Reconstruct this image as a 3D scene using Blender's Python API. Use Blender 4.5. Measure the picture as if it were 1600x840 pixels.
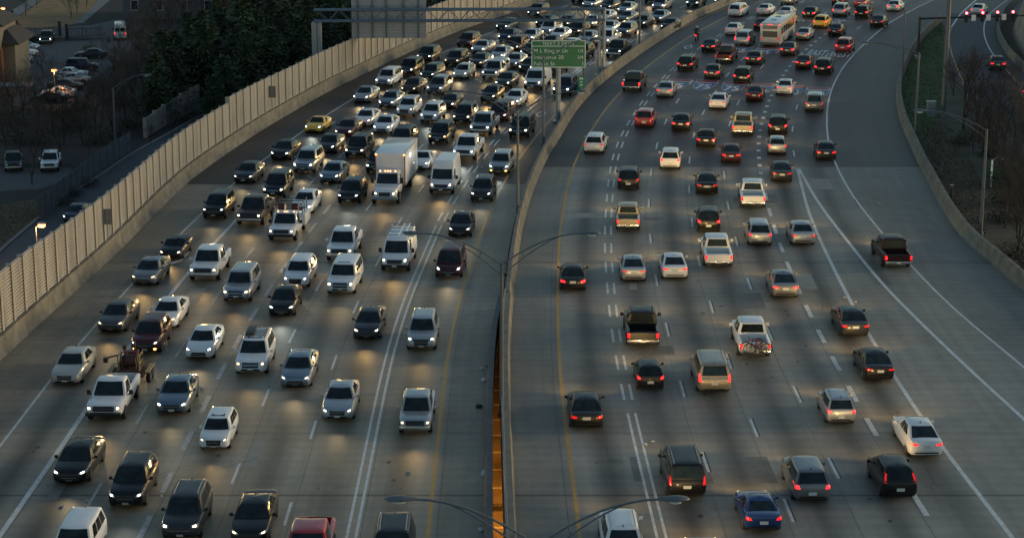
import bpy, bmesh, math, random
import numpy as np
from mathutils import Vector, Matrix
from mathutils.bvhtree import BVHTree

R = math.radians
SC = bpy.context.scene
COL = SC.collection
for o in list(bpy.data.objects):
    bpy.data.objects.remove(o)

# ------------------------------------------------------------------ camera
FPX = 3111.1                       # focal length in pixels of the 1600 px wide photograph
TH = math.atan(810 / FPX)          # camera pitch
H = math.cos(TH) / 0.0273          # camera height above the carriageway
cam_d = bpy.data.cameras.new('camera')
cam_d.sensor_width = 36
cam_d.lens = FPX * 36 / 1600
cam_d.clip_start = 1
cam_d.clip_end = 6000
cam = bpy.data.objects.new('camera', cam_d)
cam.location = (0, 0, H)
cam.rotation_euler = (math.pi / 2 - TH, 0, 0)
COL.objects.link(cam)
SC.camera = cam

# ------------------------------------------------------------------ dusk light
SUN_AZ = 78      # degrees clockwise from straight ahead (+Y) towards the right
SUN_EL = 4.0
wd = bpy.data.worlds.new('World')
SC.world = wd
wd.use_nodes = True
nt = wd.node_tree
nt.nodes.clear()
sky = nt.nodes.new('ShaderNodeTexSky')
sky.sky_type = 'NISHITA'
sky.sun_disc = False
sky.sun_elevation = R(SUN_EL)
sky.sun_rotation = R(SUN_AZ)
sky.air_density = 1.0
sky.dust_density = 0.6
sky.ozone_density = 1.6
bg = nt.nodes.new('ShaderNodeBackground')
bg.inputs[1].default_value = 0.13
wo = nt.nodes.new('ShaderNodeOutputWorld')
nt.links.new(sky.outputs[0], bg.inputs[0])
nt.links.new(bg.outputs[0], wo.inputs[0])
sun_d = bpy.data.lights.new('sun', 'SUN')
sun_d.energy = 0.72
sun_d.angle = R(22)
sun_d.color = (1.0, 0.80, 0.52)
sun = bpy.data.objects.new('sun', sun_d)
sun.rotation_euler = (R(90 - 9), 0, R(180 - SUN_AZ))
COL.objects.link(sun)
SC.view_settings.view_transform = 'Standard'
SC.view_settings.look = 'None'
SC.view_settings.exposure = 1.22
SC.view_settings.gamma = 1.0
SC.view_settings.use_curve_mapping = False
SC.cycles.use_denoising = True
SC.cycles.sample_clamp_indirect = 4
SC.cycles.max_bounces = 5
SC.cycles.diffuse_bounces = 2
SC.cycles.glossy_bounces = 3
SC.cycles.use_light_tree = True

# ------------------------------------------------------------------ mapping from the photograph to the ground
def P(px, py, z=0.0):
    dx = (px - 800) / FPX
    dy = (420 - py) / FPX
    d = Vector((dx, math.cos(TH) + dy * math.sin(TH), -math.sin(TH) + dy * math.cos(TH)))
    t = (z - H) / d.z
    return Vector((0, 0, H)) + d * t
def mpp(p):                        # metres per photograph pixel at a point
    return (p - Vector((0, 0, H))).dot(Vector((0, math.cos(TH), -math.sin(TH)))) / FPX

# ------------------------------------------------------------------ small helpers
def link(o, parent=None):
    COL.objects.link(o)
    if parent is not None:
        o.parent = parent
    return o
def tag(o, label=None, cat=None, group=None, kind=None):
    if label: o['label'] = label
    if cat: o['category'] = cat
    if group: o['group'] = group
    if kind: o['kind'] = kind
    return o
def empty(name, loc=(0, 0, 0), rz=0.0):
    o = bpy.data.objects.new(name, None)
    o.location = loc
    o.rotation_euler = (0, 0, rz)
    o.empty_display_size = 0.3
    return link(o)
def mesh_obj(name, verts, faces, mat=None, parent=None, smooth=None, mats=None, fmat=None):
    me = bpy.data.meshes.new(name)
    me.from_pydata([tuple(v) for v in verts], [], faces)
    for m in (mats or ([mat] if mat else [])):
        me.materials.append(m)
    if fmat is not None:
        me.polygons.foreach_set('material_index', fmat)
    if smooth is not None:
        me.polygons.foreach_set('use_smooth', [True] * len(me.polygons))
        if smooth < 180:
            me.set_sharp_from_angle(angle=R(smooth))
    me.update()
    return link(bpy.data.objects.new(name, me), parent)
def fix_normals(me):
    bm = bmesh.new(); bm.from_mesh(me)
    bmesh.ops.recalc_face_normals(bm, faces=bm.faces)
    bm.to_mesh(me); bm.free()

class MB:
    """collects boxes, tubes and quads into one mesh"""
    def __init__(s): s.v = []; s.f = []; s.m = []
    def add(s, vs, fs, mi=0):
        b = len(s.v); s.v += [tuple(v) for v in vs]
        s.f += [tuple(i + b for i in f) for f in fs]; s.m += [mi] * len(fs)
    def box(s, x0, x1, y0, y1, z0, z1, mi=0, bev=0.0, tf=None):
        if bev <= 0:
            vs = [(x, y, z) for z in (z0, z1) for y in (y0, y1) for x in (x0, x1)]
            fs = [(0, 2, 3, 1), (4, 5, 7, 6), (0, 1, 5, 4), (2, 6, 7, 3), (0, 4, 6, 2), (1, 3, 7, 5)]
        else:
            bm = bmesh.new(); bmesh.ops.create_cube(bm, size=1)
            for v in bm.verts:
                v.co = Vector(((x0 + x1) / 2 + v.co.x * (x1 - x0), (y0 + y1) / 2 + v.co.y * (y1 - y0), (z0 + z1) / 2 + v.co.z * (z1 - z0)))
            bmesh.ops.bevel(bm, geom=bm.edges[:], offset=bev, segments=2, affect='EDGES', profile=0.6)
            bm.verts.index_update()
            vs = [v.co.copy() for v in bm.verts]; fs = [tuple(v.index for v in f.verts) for f in bm.faces]; bm.free()
        if tf is not None: vs = [tf @ Vector(v) for v in vs]
        s.add(vs, fs, mi)
    def tube(s, pts, rad, n=6, mi=0, caps=True):
        pts = [Vector(p) for p in pts]
        rads = rad if isinstance(rad, (list, tuple)) else [rad] * len(pts)
        vs = []; fs = []
        for i, p in enumerate(pts):
            d = (pts[min(i + 1, len(pts) - 1)] - pts[max(i - 1, 0)])
            d = d.normalized() if d.length > 1e-9 else Vector((0, 0, 1))
            a = Vector((0, 0, 1)) if abs(d.z) < 0.9 else Vector((1, 0, 0))
            u = d.cross(a).normalized(); w = d.cross(u)
            for k in range(n):
                t = 2 * math.pi * k / n
                vs.append(p + (u * math.cos(t) + w * math.sin(t)) * rads[i])
        for i in range(len(pts) - 1):
            for k in range(n):
                fs.append((i * n + k, i * n + (k + 1) % n, (i + 1) * n + (k + 1) % n, (i + 1) * n + k))
        if caps:
            fs.append(tuple(range(n - 1, -1, -1))); fs.append(tuple((len(pts) - 1) * n + k for k in range(n)))
        s.add(vs, fs, mi)
    def build(s, name, mat=None, parent=None, smooth=None, mats=None):
        return mesh_obj(name, s.v, s.f, mat, parent, smooth, mats, s.m)

def copy_tree(o, parent=None):
    c = o.copy(); COL.objects.link(c); c.parent = parent
    if parent is not None:
        c.matrix_parent_inverse = o.matrix_parent_inverse.copy()
    for ch in o.children: copy_tree(ch, c)
    return c

# ------------------------------------------------------------------ materials
def newmat(name):
    m = bpy.data.materials.new(name); m.use_nodes = True
    n = m.node_tree.nodes; return m, n, m.node_tree.links, n['Principled BSDF']
def mat(name, col, rough=0.6, metal=0.0, noise=0.0, nscale=4.0, coat=0.0, spec=0.5, bump=0.0):
    m, n, l, b = newmat(name)
    c = (*col, 1)
    b.inputs['Base Color'].default_value = c
    b.inputs['Roughness'].default_value = rough
    b.inputs['Metallic'].default_value = metal
    b.inputs['Coat Weight'].default_value = coat
    b.inputs['Coat Roughness'].default_value = 0.06
    b.inputs['Specular IOR Level'].default_value = spec
    if noise > 0 or bump > 0:
        tc = n.new('ShaderNodeTexCoord'); nz = n.new('ShaderNodeTexNoise')
        nz.inputs['Scale'].default_value = nscale; nz.inputs['Detail'].default_value = 6
        nz.inputs['Roughness'].default_value = 0.65
        l.new(tc.outputs['Object'], nz.inputs['Vector'])
        if noise > 0:
            mr = n.new('ShaderNodeMapRange'); mr.inputs[1].default_value = 0.25; mr.inputs[2].default_value = 0.75
            mr.inputs[3].default_value = 1 - noise; mr.inputs[4].default_value = 1 + noise
            l.new(nz.outputs[0], mr.inputs[0])
            mx = n.new('ShaderNodeMix'); mx.data_type = 'RGBA'; mx.blend_type = 'MULTIPLY'; mx.inputs[0].default_value = 1
            mx.inputs[6].default_value = c
            l.new(mr.outputs[0], mx.inputs[7]); l.new(mx.outputs[2], b.inputs['Base Color'])
        if bump > 0:
            bp = n.new('ShaderNodeBump'); bp.inputs['Strength'].default_value = bump
            l.new(nz.outputs[0], bp.inputs['Height']); l.new(bp.outputs[0], b.inputs['Normal'])
    return m
def emit(name, col, strength, base=(0.8, 0.8, 0.8)):
    m, n, l, b = newmat(name)
    b.inputs['Base Color'].default_value = (*base, 1)
    b.inputs['Roughness'].default_value = 0.15
    b.inputs['Emission Color'].default_value = (*col, 1)
    b.inputs['Emission Strength'].default_value = strength
    m.cycles.emission_sampling = 'NONE'
    return m

M = {}
M['glass'] = mat('tinted_glass', (0.010, 0.016, 0.017), 0.06, 0, 0.9, 1.6, spec=0.36)  # mottled base colour stands in for reflections and cabin detail
M['tyre'] = mat('tyre_rubber', (0.012, 0.012, 0.012), 0.85)
M['rim'] = mat('wheel_alloy', (0.35, 0.35, 0.36), 0.3, 0.9)
M['trim'] = mat('black_trim', (0.012, 0.012, 0.013), 0.5)
M['chrome'] = mat('chrome', (0.55, 0.55, 0.56), 0.2, 1.0)
M['plate'] = mat('plate_white', (0.55, 0.55, 0.52), 0.5)
M['interior'] = mat('seat_vinyl', (0.03, 0.028, 0.027), 0.7)
M['galv'] = mat('galvanised_steel', (0.26, 0.29, 0.32), 0.45, 0.55, 0.15, 2)
M['pole'] = mat('pole_grey_steel', (0.12, 0.135, 0.15), 0.5, 0.4, 0.12, 2)
M['darksteel'] = mat('dark_painted_steel', (0.02, 0.022, 0.025), 0.5)
M['sign_green'] = mat('sign_green', (0.0, 0.165, 0.072), 0.45)
M['sign_white'] = mat('sign_white', (0.82, 0.86, 0.84), 0.45)
M['lens'] = mat('lamp_lens', (0.75, 0.8, 0.82), 0.12)
M['hl_w'] = emit('headlight_white', (1.0, 0.92, 0.74), 5.0)
M['hl_y'] = emit('headlight_warm', (1.0, 0.77, 0.40), 4.6)
M['hl_g'] = emit('headlight_xenon', (0.84, 1.0, 0.92), 4.4)
M['hl_a'] = emit('headlight_amber', (1.0, 0.5, 0.1), 2.6)
M['hl_dw'] = emit('headlight_white_dim', (1.0, 0.90, 0.70), 2.2)
M['hl_dy'] = emit('headlight_warm_dim', (1.0, 0.70, 0.30), 2.0)
M['hl_lens'] = mat('headlight_lens', (0.34, 0.36, 0.38), 0.1)
M['hl_o'] = mat('headlight_off', (0.4, 0.42, 0.45), 0.12)
M['marker'] = emit('marker_lamp_orange', (1.0, 0.33, 0.1), 3, (0.5, 0.15, 0.03))
M['tl'] = emit('taillight_red', (1.0, 0.010, 0.013), 0.9, (0.3, 0.01, 0.01))
M['tld'] = emit('taillight_dim', (1.0, 0.010, 0.013), 0.35, (0.22, 0.01, 0.01))
M['tlb'] = emit('brakelight_red', (1.0, 0.013, 0.016), 2.0, (0.3, 0.01, 0.01))
M['tlo'] = mat('taillight_unlit', (0.16, 0.008, 0.008), 0.2)
M['sodium'] = emit('sodium_lamp', (1.0, 0.27, 0.06), 3.6)

PAINT = {
 'white': ((0.66, 0.66, 0.65), 0.0, 'white'), 'silver': ((0.36, 0.37, 0.38), 0.6, 'silver'), 'gray': ((0.16, 0.165, 0.17), 0.5, 'grey'),
 'charcoal': ((0.035, 0.037, 0.041), 0.35, 'charcoal'), 'black': ((0.006, 0.006, 0.007), 0.0, 'black'), 'maroon': ((0.058, 0.012, 0.014), 0.2, 'maroon'),
 'red': ((0.30, 0.012, 0.016), 0.0, 'red'), 'darkred': ((0.030, 0.010, 0.011), 0.2, 'dark red'), 'beige': ((0.42, 0.395, 0.335), 0.3, 'beige'), 'tan': ((0.30, 0.255, 0.18), 0.3, 'tan'),
 'gold': ((0.30, 0.25, 0.175), 0.5, 'gold'), 'brown': ((0.05, 0.035, 0.022), 0.3, 'brown'), 'blue': ((0.004, 0.032, 0.14), 0.2, 'blue'),
 'navy': ((0.010, 0.022, 0.055), 0.2, 'navy blue'), 'steel': ((0.15, 0.20, 0.25), 0.55, 'steel blue'), 'slate': ((0.11, 0.15, 0.20), 0.5, 'slate blue'),
 'yellow': ((0.85, 0.46, 0.01), 0.0, 'yellow'), 'green': ((0.025, 0.05, 0.045), 0.3, 'dark green'), 'graphite': ((0.09, 0.092, 0.085), 0.5, 'graphite grey'),
 'cream': ((0.56, 0.53, 0.44), 0.0, 'cream'),
}
for k, (c, mt, _) in PAINT.items():
    M['p_' + k] = mat('paint_' + k, c, 0.38, mt, 0.07, 1.5, coat=0.22 if max(c) < 0.13 else 0.7, spec=0.3 if max(c) < .13 else .5)

# ------------------------------------------------------------------ carriageway lines read off the photograph, as X over Y curves on the ground
YG = np.arange(58.0, 452.0, 1.0)
def curve(pts, sm=5.0):
    g = sorted([(P(x, y).y, P(x, y).x) for x, y in pts])
    Y = np.array([a for a, _ in g]); X = np.array([b for _, b in g])
    yy = np.arange(Y[0], Y[-1] + 0.01, 1.0)
    xx = np.interp(yy, Y, X)
    n = int(3 * sm); k = np.exp(-0.5 * (np.arange(-n, n + 1) / sm) ** 2); k /= k.sum()
    m = min(20, len(xx) - 1)
    sl0 = (xx[m] - xx[0]) / m; sl1 = (xx[-1] - xx[-1 - m]) / m
    pre = xx[0] + sl0 * np.arange(-3 * n, 0); post = xx[-1] + sl1 * np.arange(1, 3 * n + 1)
    f = np.convolve(np.concatenate([pre, xx, post]), k, 'same')[3 * n:-3 * n]
    out = np.interp(YG, yy, f)
    lo = YG < yy[0]; hi = YG > yy[-1]
    s0 = (f[m] - f[0]) / m; s1 = (f[-1] - f[-1 - m]) / m
    out[lo] = f[0] + s0 * (YG[lo] - yy[0]); out[hi] = f[-1] + s1 * (YG[hi] - yy[-1])
    return out
LN = {}
LN['WL'] = curve([(-60, 620), (13, 552), (93, 477), (187, 393), (253, 323), (297, 280), (407, 204), (475, 165), (519, 139), (562, 120), (600, 100), (656, 75), (712, 50), (760, 34), (800, 20), (837, 6), (856, 0)])
LN['EL'] = curve([(-112, 838), (0, 697), (85, 585), (118, 540), (160, 497), (210, 438), (248, 398), (317, 332), (367, 283), (400, 258), (425, 240), (477, 202), (505, 183), (555, 152), (587, 134), (687, 84), (716, 72), (750, 57), (777, 47), (880, 11), (899, 4)])
LN['HL'] = curve([(549, 838), (606, 560), (635, 467), (662, 407), (681, 360), (688, 345), (701, 322), (713, 303), (736, 267), (748, 251), (762, 235), (775, 219), (788, 205), (815, 178), (829, 166), (843, 155), (857, 143), (900, 112), (919, 101), (930, 94), (990, 61), (1005, 54), (1020, 47), (1066, 27), (1083, 20), (1112, 7)])
LN['YL'] = curve([(668, 840), (685, 677), (698, 560), (710, 497), (728, 430), (745, 380), (762, 337), (776, 304), (786, 287), (806, 254), (846, 202), (876, 170), (899, 151), (939, 118), (1031, 60), (1104, 25), (1150, 6)])
LN['MR'] = curve([(808, 840), (800, 683), (796, 560), (800, 493), (805, 440), (815, 360), (830, 305), (839, 285), (847, 262), (856, 244), (870, 225), (884, 200), (895, 180), (915, 154), (945, 127), (960, 114), (1000, 85), (1044, 56), (1087, 29), (1125, 14), (1159, 0)])
LN['YR'] = curve([(906, 840), (897, 760), (880, 637), (873, 560), (871, 473), (872, 413), (874, 363), (880, 323), (889, 280), (892, 267), (910, 227), (943, 173), (975, 138), (1003, 110), (1050, 75), (1087, 51), (1137, 25), (1194, 0)])
LN['HR'] = curve([(1034, 840), (986, 645), (978, 610), (970, 567), (962, 523), (957, 487), (955, 456), (952, 426), (950, 398), (949, 372), (950, 347), (951, 324), (953, 303), (955, 283), (957, 260), (963, 239), (969, 223), (975, 208), (984, 194), (993, 181), (1000, 167), (1009, 156), (1019, 143), (1030, 132), (1039, 121), (1049, 111), (1083, 83), (1096, 75), (1120, 58), (1133, 51), (1158, 36), (1171, 29), (1211, 10), (1232, 1)])
LN['A'] = curve([(1140, 827), (1097, 710), (1065, 608), (1045, 525), (1029, 456), (1018, 399), (1014, 346), (1013, 305), (1017, 266), (1027, 222), (1035, 199), (1049, 172), (1065, 148), (1082, 126), (1102, 106), (1145, 70), (1190, 38), (1230, 17)])
LN['B'] = curve([(1228, 785), (1177, 668), (1142, 577), (1117, 498), (1098, 435), (1086, 380), (1079, 330), (1076, 288), (1076, 266), (1079, 224), (1089, 195), (1102, 169), (1127, 129), (1143, 108), (1162, 90), (1183, 72), (1243, 30)])
LN['C'] = curve([(1353, 828), (1292, 712), (1245, 615), (1207, 533), (1177, 463), (1158, 407), (1145, 355), (1135, 312), (1131, 267), (1130, 230), (1138, 198), (1146, 177), (1157, 151), (1184, 111), (1202, 92), (1225, 72), (1262, 42), (1278, 30)])
LN['D'] = curve([(1465, 830), (1432, 778), (1384, 707), (1358, 662), (1332, 613), (1308, 572), (1286, 532), (1268, 496), (1252, 463), (1227, 405), (1218, 379), (1209, 354), (1202, 332), (1186, 260), (1184, 222), (1187, 204), (1198, 164), (1211, 137), (1227, 112), (1236, 100), (1252, 84), (1269, 69), (1292, 51), (1324, 29), (1345, 16)])
LN['E'] = curve([(1582, 838), (1470, 697), (1440, 653), (1397, 587), (1372, 547), (1332, 477), (1303, 420), (1280, 373), (1262, 330), (1250, 280), (1246, 263), (1237, 230), (1237, 201), (1242, 176), (1250, 151), (1260, 129), (1272, 109), (1287, 91), (1304, 74), (1322, 57), (1342, 43), (1378, 20)])
LN['E2'] = curve([(1600, 657), (1490, 558), (1460, 527), (1407, 477), (1367, 435), (1327, 383), (1277, 320), (1255, 280), (1247, 263)])
LN['F'] = curve([(1600, 572), (1583, 558), (1500, 493), (1453, 447), (1422, 413), (1382, 370), (1357, 337), (1333, 310), (1317, 280), (1305, 257), (1293, 223), (1291, 177), (1297, 143), (1313, 110), (1340, 78), (1383, 40), (1413, 22), (1458, 0)])
LN['WR'] = curve([(1640, 488), (1597, 453), (1540, 403), (1509, 381), (1487, 350), (1470, 324), (1454, 292), (1434, 256), (1421, 225), (1409, 200), (1403, 180), (1399, 155), (1401, 125), (1415, 88), (1440, 55), (1472, 28)], 3.0)
def X(k, y): return float(np.interp(y, YG, LN[k] if isinstance(k, str) else k))
def yof(py, px=800): return P(px, py).y
# left deck's right-hand edge: follows the median barrier, and parts from it in the foreground where the gap opens
gl = np.interp(YG, [yof(840), yof(640), yof(520), yof(470), 400], [1.12, 1.02, 0.86, 0.62, 0.62])
gl[YG > yof(470)] = 0.0
SEAM_L = yof(288); SEAM_R = yof(261)
GAP_Y = yof(478)

def lane_mix(ks, x, y):
    xs = [X(k, y) for k in ks]
    for i in range(len(xs) - 1):
        if x < xs[i + 1] or i == len(xs) - 2:
            return ks[i], ks[i + 1], (x - xs[i]) / (xs[i + 1] - xs[i])
LKS = ['EL', 'HL', 'YL']
RKS = ['YR', 'HR', 'A', 'B', 'C', 'D', 'E', 'F', 'WR']
def heading(side, p):
    a, b, t = lane_mix(LKS if side == 'L' else RKS, p.x, p.y)
    q = lambda y: X(a, y) * (1 - t) + X(b, y) * t
    dx = (q(p.y + 3) - q(p.y - 3)) / 6
    d = Vector((dx, 1, 0)).normalized()
    return -d if side == 'L' else d

# ------------------------------------------------------------------ road surfaces
def road_material(name, base, tint2, concrete):
    m, n, l, b = newmat(name)
    tc = n.new('ShaderNodeTexCoord')
    uv = n.new('ShaderNodeUVMap'); uv.uv_map = 'lane'
    at = n.new('ShaderNodeAttribute'); at.attribute_name = 'wear'
    sh = n.new('ShaderNodeAttribute'); sh.attribute_name = 'shoulder'
    def nz(scale, vec, det=5, rough=0.6, stretch=None):
        t = n.new('ShaderNodeTexNoise'); t.inputs['Scale'].default_value = scale; t.inputs['Detail'].default_value = det
        t.inputs['Roughness'].default_value = rough
        if stretch:
            mp = n.new('ShaderNodeMapping'); mp.inputs['Scale'].default_value = stretch; l.new(vec, mp.inputs[0]); vec = mp.outputs[0]
        l.new(vec, t.inputs['Vector']); return t.outputs[0]
    def mrange(s, a, b2, c, d):
        r = n.new('ShaderNodeMapRange'); r.inputs[1].default_value = a; r.inputs[2].default_value = b2
        r.inputs[3].default_value = c; r.inputs[4].default_value = d; l.new(s, r.inputs[0]); return r.outputs[0]
    def mul(a, b2):
        r = n.new('ShaderNodeMath'); r.operation = 'MULTIPLY'
        for i, s in enumerate((a, b2)):
            if isinstance(s, (int, float)): r.inputs[i].default_value = s
            else: l.new(s, r.inputs[i])
        return r.outputs[0]
    big = mrange(nz(0.05, tc.outputs['Object'], 4), 0.3, 0.7, 0.82, 1.16)
    mid = mrange(nz(0.6, tc.outputs['Object'], 6, 0.7), 0.25, 0.75, 0.82, 1.15)
    streak = mrange(nz(1.0, uv.outputs[0], 4, 0.6, (1.3, 0.035, 1)), 0.3, 0.7, 0.84, 1.12)
    slab = mrange(nz(1.0, uv.outputs[0], 2, 0.5, (0.02, 0.16, 1)), 0.3, 0.7, 0.9, 1.08)
    v = mul(mul(big, mid), mul(streak, slab))
    patchy = mrange(nz(1.0, uv.outputs[0], 3, 0.6, (0.25, 0.02, 1)), 0.32, 0.66, 0.5, 1.0)
    wear = mul(at.outputs['Fac'], patchy)
    v = mul(v, mrange(wear, 0, 1, 1.06, 0.30 if concrete else 0.52))
    v = mul(v, mrange(sh.outputs['Fac'], 0, 1, 1.0, 0.78 if concrete else 0.5))
    sp = n.new('ShaderNodeTexVoronoi'); sp.inputs['Scale'].default_value = 0.16; l.new(tc.outputs['Object'], sp.inputs['Vector'])
    v = mul(v, mrange(sp.outputs['Distance'], 0.02, 0.09, 0.72, 1.0))
    # joints across the slabs and fine tining
    sx = n.new('ShaderNodeSeparateXYZ'); l.new(uv.outputs[0], sx.inputs[0])
    if concrete:
        md = n.new('ShaderNodeMath'); md.operation = 'PINGPONG'; md.inputs[1].default_value = 4.6; l.new(sx.outputs[1], md.inputs[0])
        v = mul(v, mrange(md.outputs[0], 0.0, 0.11, 0.72, 1.0))
        md2 = n.new('ShaderNodeMath'); md2.operation = 'PINGPONG'; md2.inputs[1].default_value = 23.0; l.new(sx.outputs[1], md2.inputs[0])
        v = mul(v, mrange(md2.outputs[0], 0.0, 0.22, 0.45, 1.0))
        md3 = n.new('ShaderNodeMath'); md3.operation = 'PINGPONG'; md3.inputs[1].default_value = 0.55; l.new(sx.outputs[1], md3.inputs[0])
        v = mul(v, mrange(md3.outputs[0], 0.0, 0.55, 0.94, 1.05))
    colr = n.new('ShaderNodeMix'); colr.data_type = 'RGBA'
    colr.inputs[6].default_value = (*base, 1); colr.inputs[7].default_value = (*tint2, 1)
    l.new(mrange(nz(0.03, tc.outputs['Object'], 3), 0.35, 0.65, 0, 1), colr.inputs[0])
    mx = n.new('ShaderNodeMix'); mx.data_type = 'RGBA'; mx.blend_type = 'MULTIPLY'; mx.inputs[0].default_value = 1
    l.new(colr.outputs[2], mx.inputs[6]); l.new(v, mx.inputs[7]); l.new(mx.outputs[2], b.inputs['Base Color'])
    b.inputs['Roughness'].default_value = 0.62 if concrete else 0.55
    b.inputs['Specular IOR Level'].default_value = 0.35
    bp = n.new('ShaderNodeBump'); bp.inputs['Strength'].default_value = 0.25; bp.inputs['Distance'].default_value = 0.02
    l.new(nz(9, tc.outputs['Object'], 4, 0.7), bp.inputs['Height']); l.new(bp.outputs[0], b.inputs['Normal'])
    return m
M['concrete_road'] = road_material('concrete_pavement', (0.265, 0.240, 0.185), (0.240, 0.228, 0.192), True)
M['asphalt_road'] = road_material('asphalt_pavement', (0.088, 0.085, 0.078), (0.100, 0.094, 0.084), False)
M['side_concrete'] = mat('weathered_concrete', (0.165, 0.148, 0.112), 0.8, 0, 0.5, 0.9, bump=0.2)

def road(name, xl, xr, lanes, y0, y1, ncol, material, shoulders, deck):
    ys = np.arange(y0, y1 + 0.01, 1.5)
    ys[-1] = y1
    vs = []; uv = []; wear = []; sho = []
    for y in ys:
        a = X(xl, y); b = X(xr, y)
        lc = [X(k, y) for k in lanes]
        for c in range(ncol + 1):
            x = a + (b - a) * c / ncol
            vs.append((x, y, 0.0)); uv.append((x - X(lanes[len(lanes) // 2], y), y))
            w = 0.0
            for i in range(len(lc) - 1):
                if lc[i] <= x < lc[i + 1]:
                    mid = (lc[i] + lc[i + 1]) / 2; hw = (lc[i + 1] - lc[i]) / 2
                    if hw < 3.0: w = math.exp(-((x - mid) / 0.72) ** 2)
            wear.append(w)
            s0, s1 = X(shoulders[0], y), X(shoulders[1], y)
            sho.append(1.0 if (x < s0 - 0.1 or x > s1 + 0.1) else 0.0)
    nr = len(ys); nc = ncol + 1
    fs = [(r * nc + c, r * nc + c + 1, (r + 1) * nc + c + 1, (r + 1) * nc + c) for r in range(nr - 1) for c in range(ncol)]
    top = len(vs)
    # slab depth
    edge = [c for c in range(nc)] + [r * nc + ncol for r in range(1, nr)] + [(nr - 1) * nc + c for c in range(ncol - 1, -1, -1)] + [r * nc for r in range(nr - 2, 0, -1)]
    low = []
    for i in edge:
        low.append(len(vs)); v = vs[i]; vs.append((v[0], v[1], -deck)); uv.append(uv[i]); wear.append(0.0); sho.append(1.0)
    ne = len(edge)
    for i in range(ne):
        j = (i + 1) % ne; fs.append((edge[j], edge[i], low[i], low[j]))
    fs.append(tuple(low))
    o = mesh_obj(name, vs, fs, material)
    me = o.data
    u = me.uv_layers.new(name='lane')
    li = np.zeros(len(me.loops), dtype=np.int32); me.loops.foreach_get('vertex_index', li)
    u.data.foreach_set('uv', np.array(uv, dtype=np.float32)[li].ravel())
    for nm, arr in (('wear', wear), ('shoulder', sho)):
        a = me.attributes.new(nm, 'FLOAT', 'POINT'); a.data.foreach_set('value', np.array(arr, dtype=np.float32))
    return tag(o, kind='structure')

LN['a1'] = LN['EL'] + (LN['HL'] - LN['EL']) * 1 / 6
for i in range(2, 6): LN['a%d' % i] = LN['EL'] + (LN['HL'] - LN['EL']) * i / 6
LN['ML'] = LN['MR'] - np.where(YG < GAP_Y, 0.0, 0.70) - gl
LN['MRin'] = LN['MR'] - 0.62
LL = ['EL', 'a1', 'a2', 'a3', 'a4', 'a5', 'HL', 'YL']
RL = ['YR', 'HR', 'A', 'B', 'C', 'D', 'E', 'F']
LN['WLo'] = LN['WL'] - 1.1
LN['WRo'] = LN['WR'] + 0.6
LN['MRo'] = LN['MRin'] + np.where(YG < GAP_Y, 0.02, -0.14)
YEND = 440.0
M['concrete_warm'] = road_material('concrete_pavement_warm', (0.300, 0.258, 0.185), (0.272, 0.244, 0.190), True)  # warm tint puts the headlight bounce of the oncoming lanes into the colour
M['asphalt_warm'] = road_material('asphalt_pavement_warm', (0.092, 0.080, 0.064), (0.104, 0.090, 0.072), False)  # same headlight warmth tinted into the asphalt of the oncoming side
road('concrete_carriageway', 'WLo', 'ML', LL, 62, SEAM_L, 110, M['concrete_warm'], ('EL', 'YL'), 1.0)
road('asphalt_carriageway', 'WLo', 'ML', LL, SEAM_L, YEND, 110, M['asphalt_warm'], ('EL', 'YL'), 1.0)
road('concrete_carriageway', 'MRo', 'WRo', RL, 62, SEAM_R, 130, M['concrete_road'], ('YR', 'F'), 1.0)
road('asphalt_carriageway', 'MRo', 'WRo', RL, SEAM_R, yof(22), 110, M['asphalt_road'], ('YR', 'F'), 1.0)
LN['WRx'] = LN['F'] + 16
road('asphalt_carriageway', 'MRo', 'WRx', RL, yof(22), YEND, 90, M['asphalt_road'], ('YR', 'F'), 1.0)

# ------------------------------------------------------------------ painted markings
def paint_mat(name, col, wear):
    m, n, l, b = newmat(name)
    tc = n.new('ShaderNodeTexCoord'); t = n.new('ShaderNodeTexNoise'); t.inputs['Scale'].default_value = 2.2; t.inputs['Detail'].default_value = 8
    t.inputs['Roughness'].default_value = 0.75; l.new(tc.outputs['Object'], t.inputs['Vector'])
    r = n.new('ShaderNodeMapRange'); r.inputs[1].default_value = 0.35; r.inputs[2].default_value = 0.65; r.inputs[3].default_value = 1 - wear; r.inputs[4].default_value = 1.0
    l.new(t.outputs[0], r.inputs[0])
    mx = n.new('ShaderNodeMix'); mx.data_type = 'RGBA'; mx.inputs[6].default_value = (0.14, 0.135, 0.12, 1); mx.inputs[7].default_value = (*col, 1)
    l.new(r.outputs[0], mx.inputs[0]); l.new(mx.outputs[2], b.inputs['Base Color']); b.inputs['Roughness'].default_value = 0.55
    return m
M['paint_white'] = paint_mat('road_paint_white', (0.74, 0.74, 0.68), 0.5)
M['paint_yellow'] = paint_mat('road_paint_yellow', (0.52, 0.26, 0.02), 0.45)
M['paint_faded'] = paint_mat('road_paint_faded', (0.55, 0.55, 0.52), 0.7)
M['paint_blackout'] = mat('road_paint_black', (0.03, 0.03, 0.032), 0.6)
M['paint_blue'] = paint_mat('road_paint_blue', (0.022, 0.09, 0.25), 0.4)
M['paint_red'] = paint_mat('road_paint_red', (0.27, 0.045, 0.045), 0.3)
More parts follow.
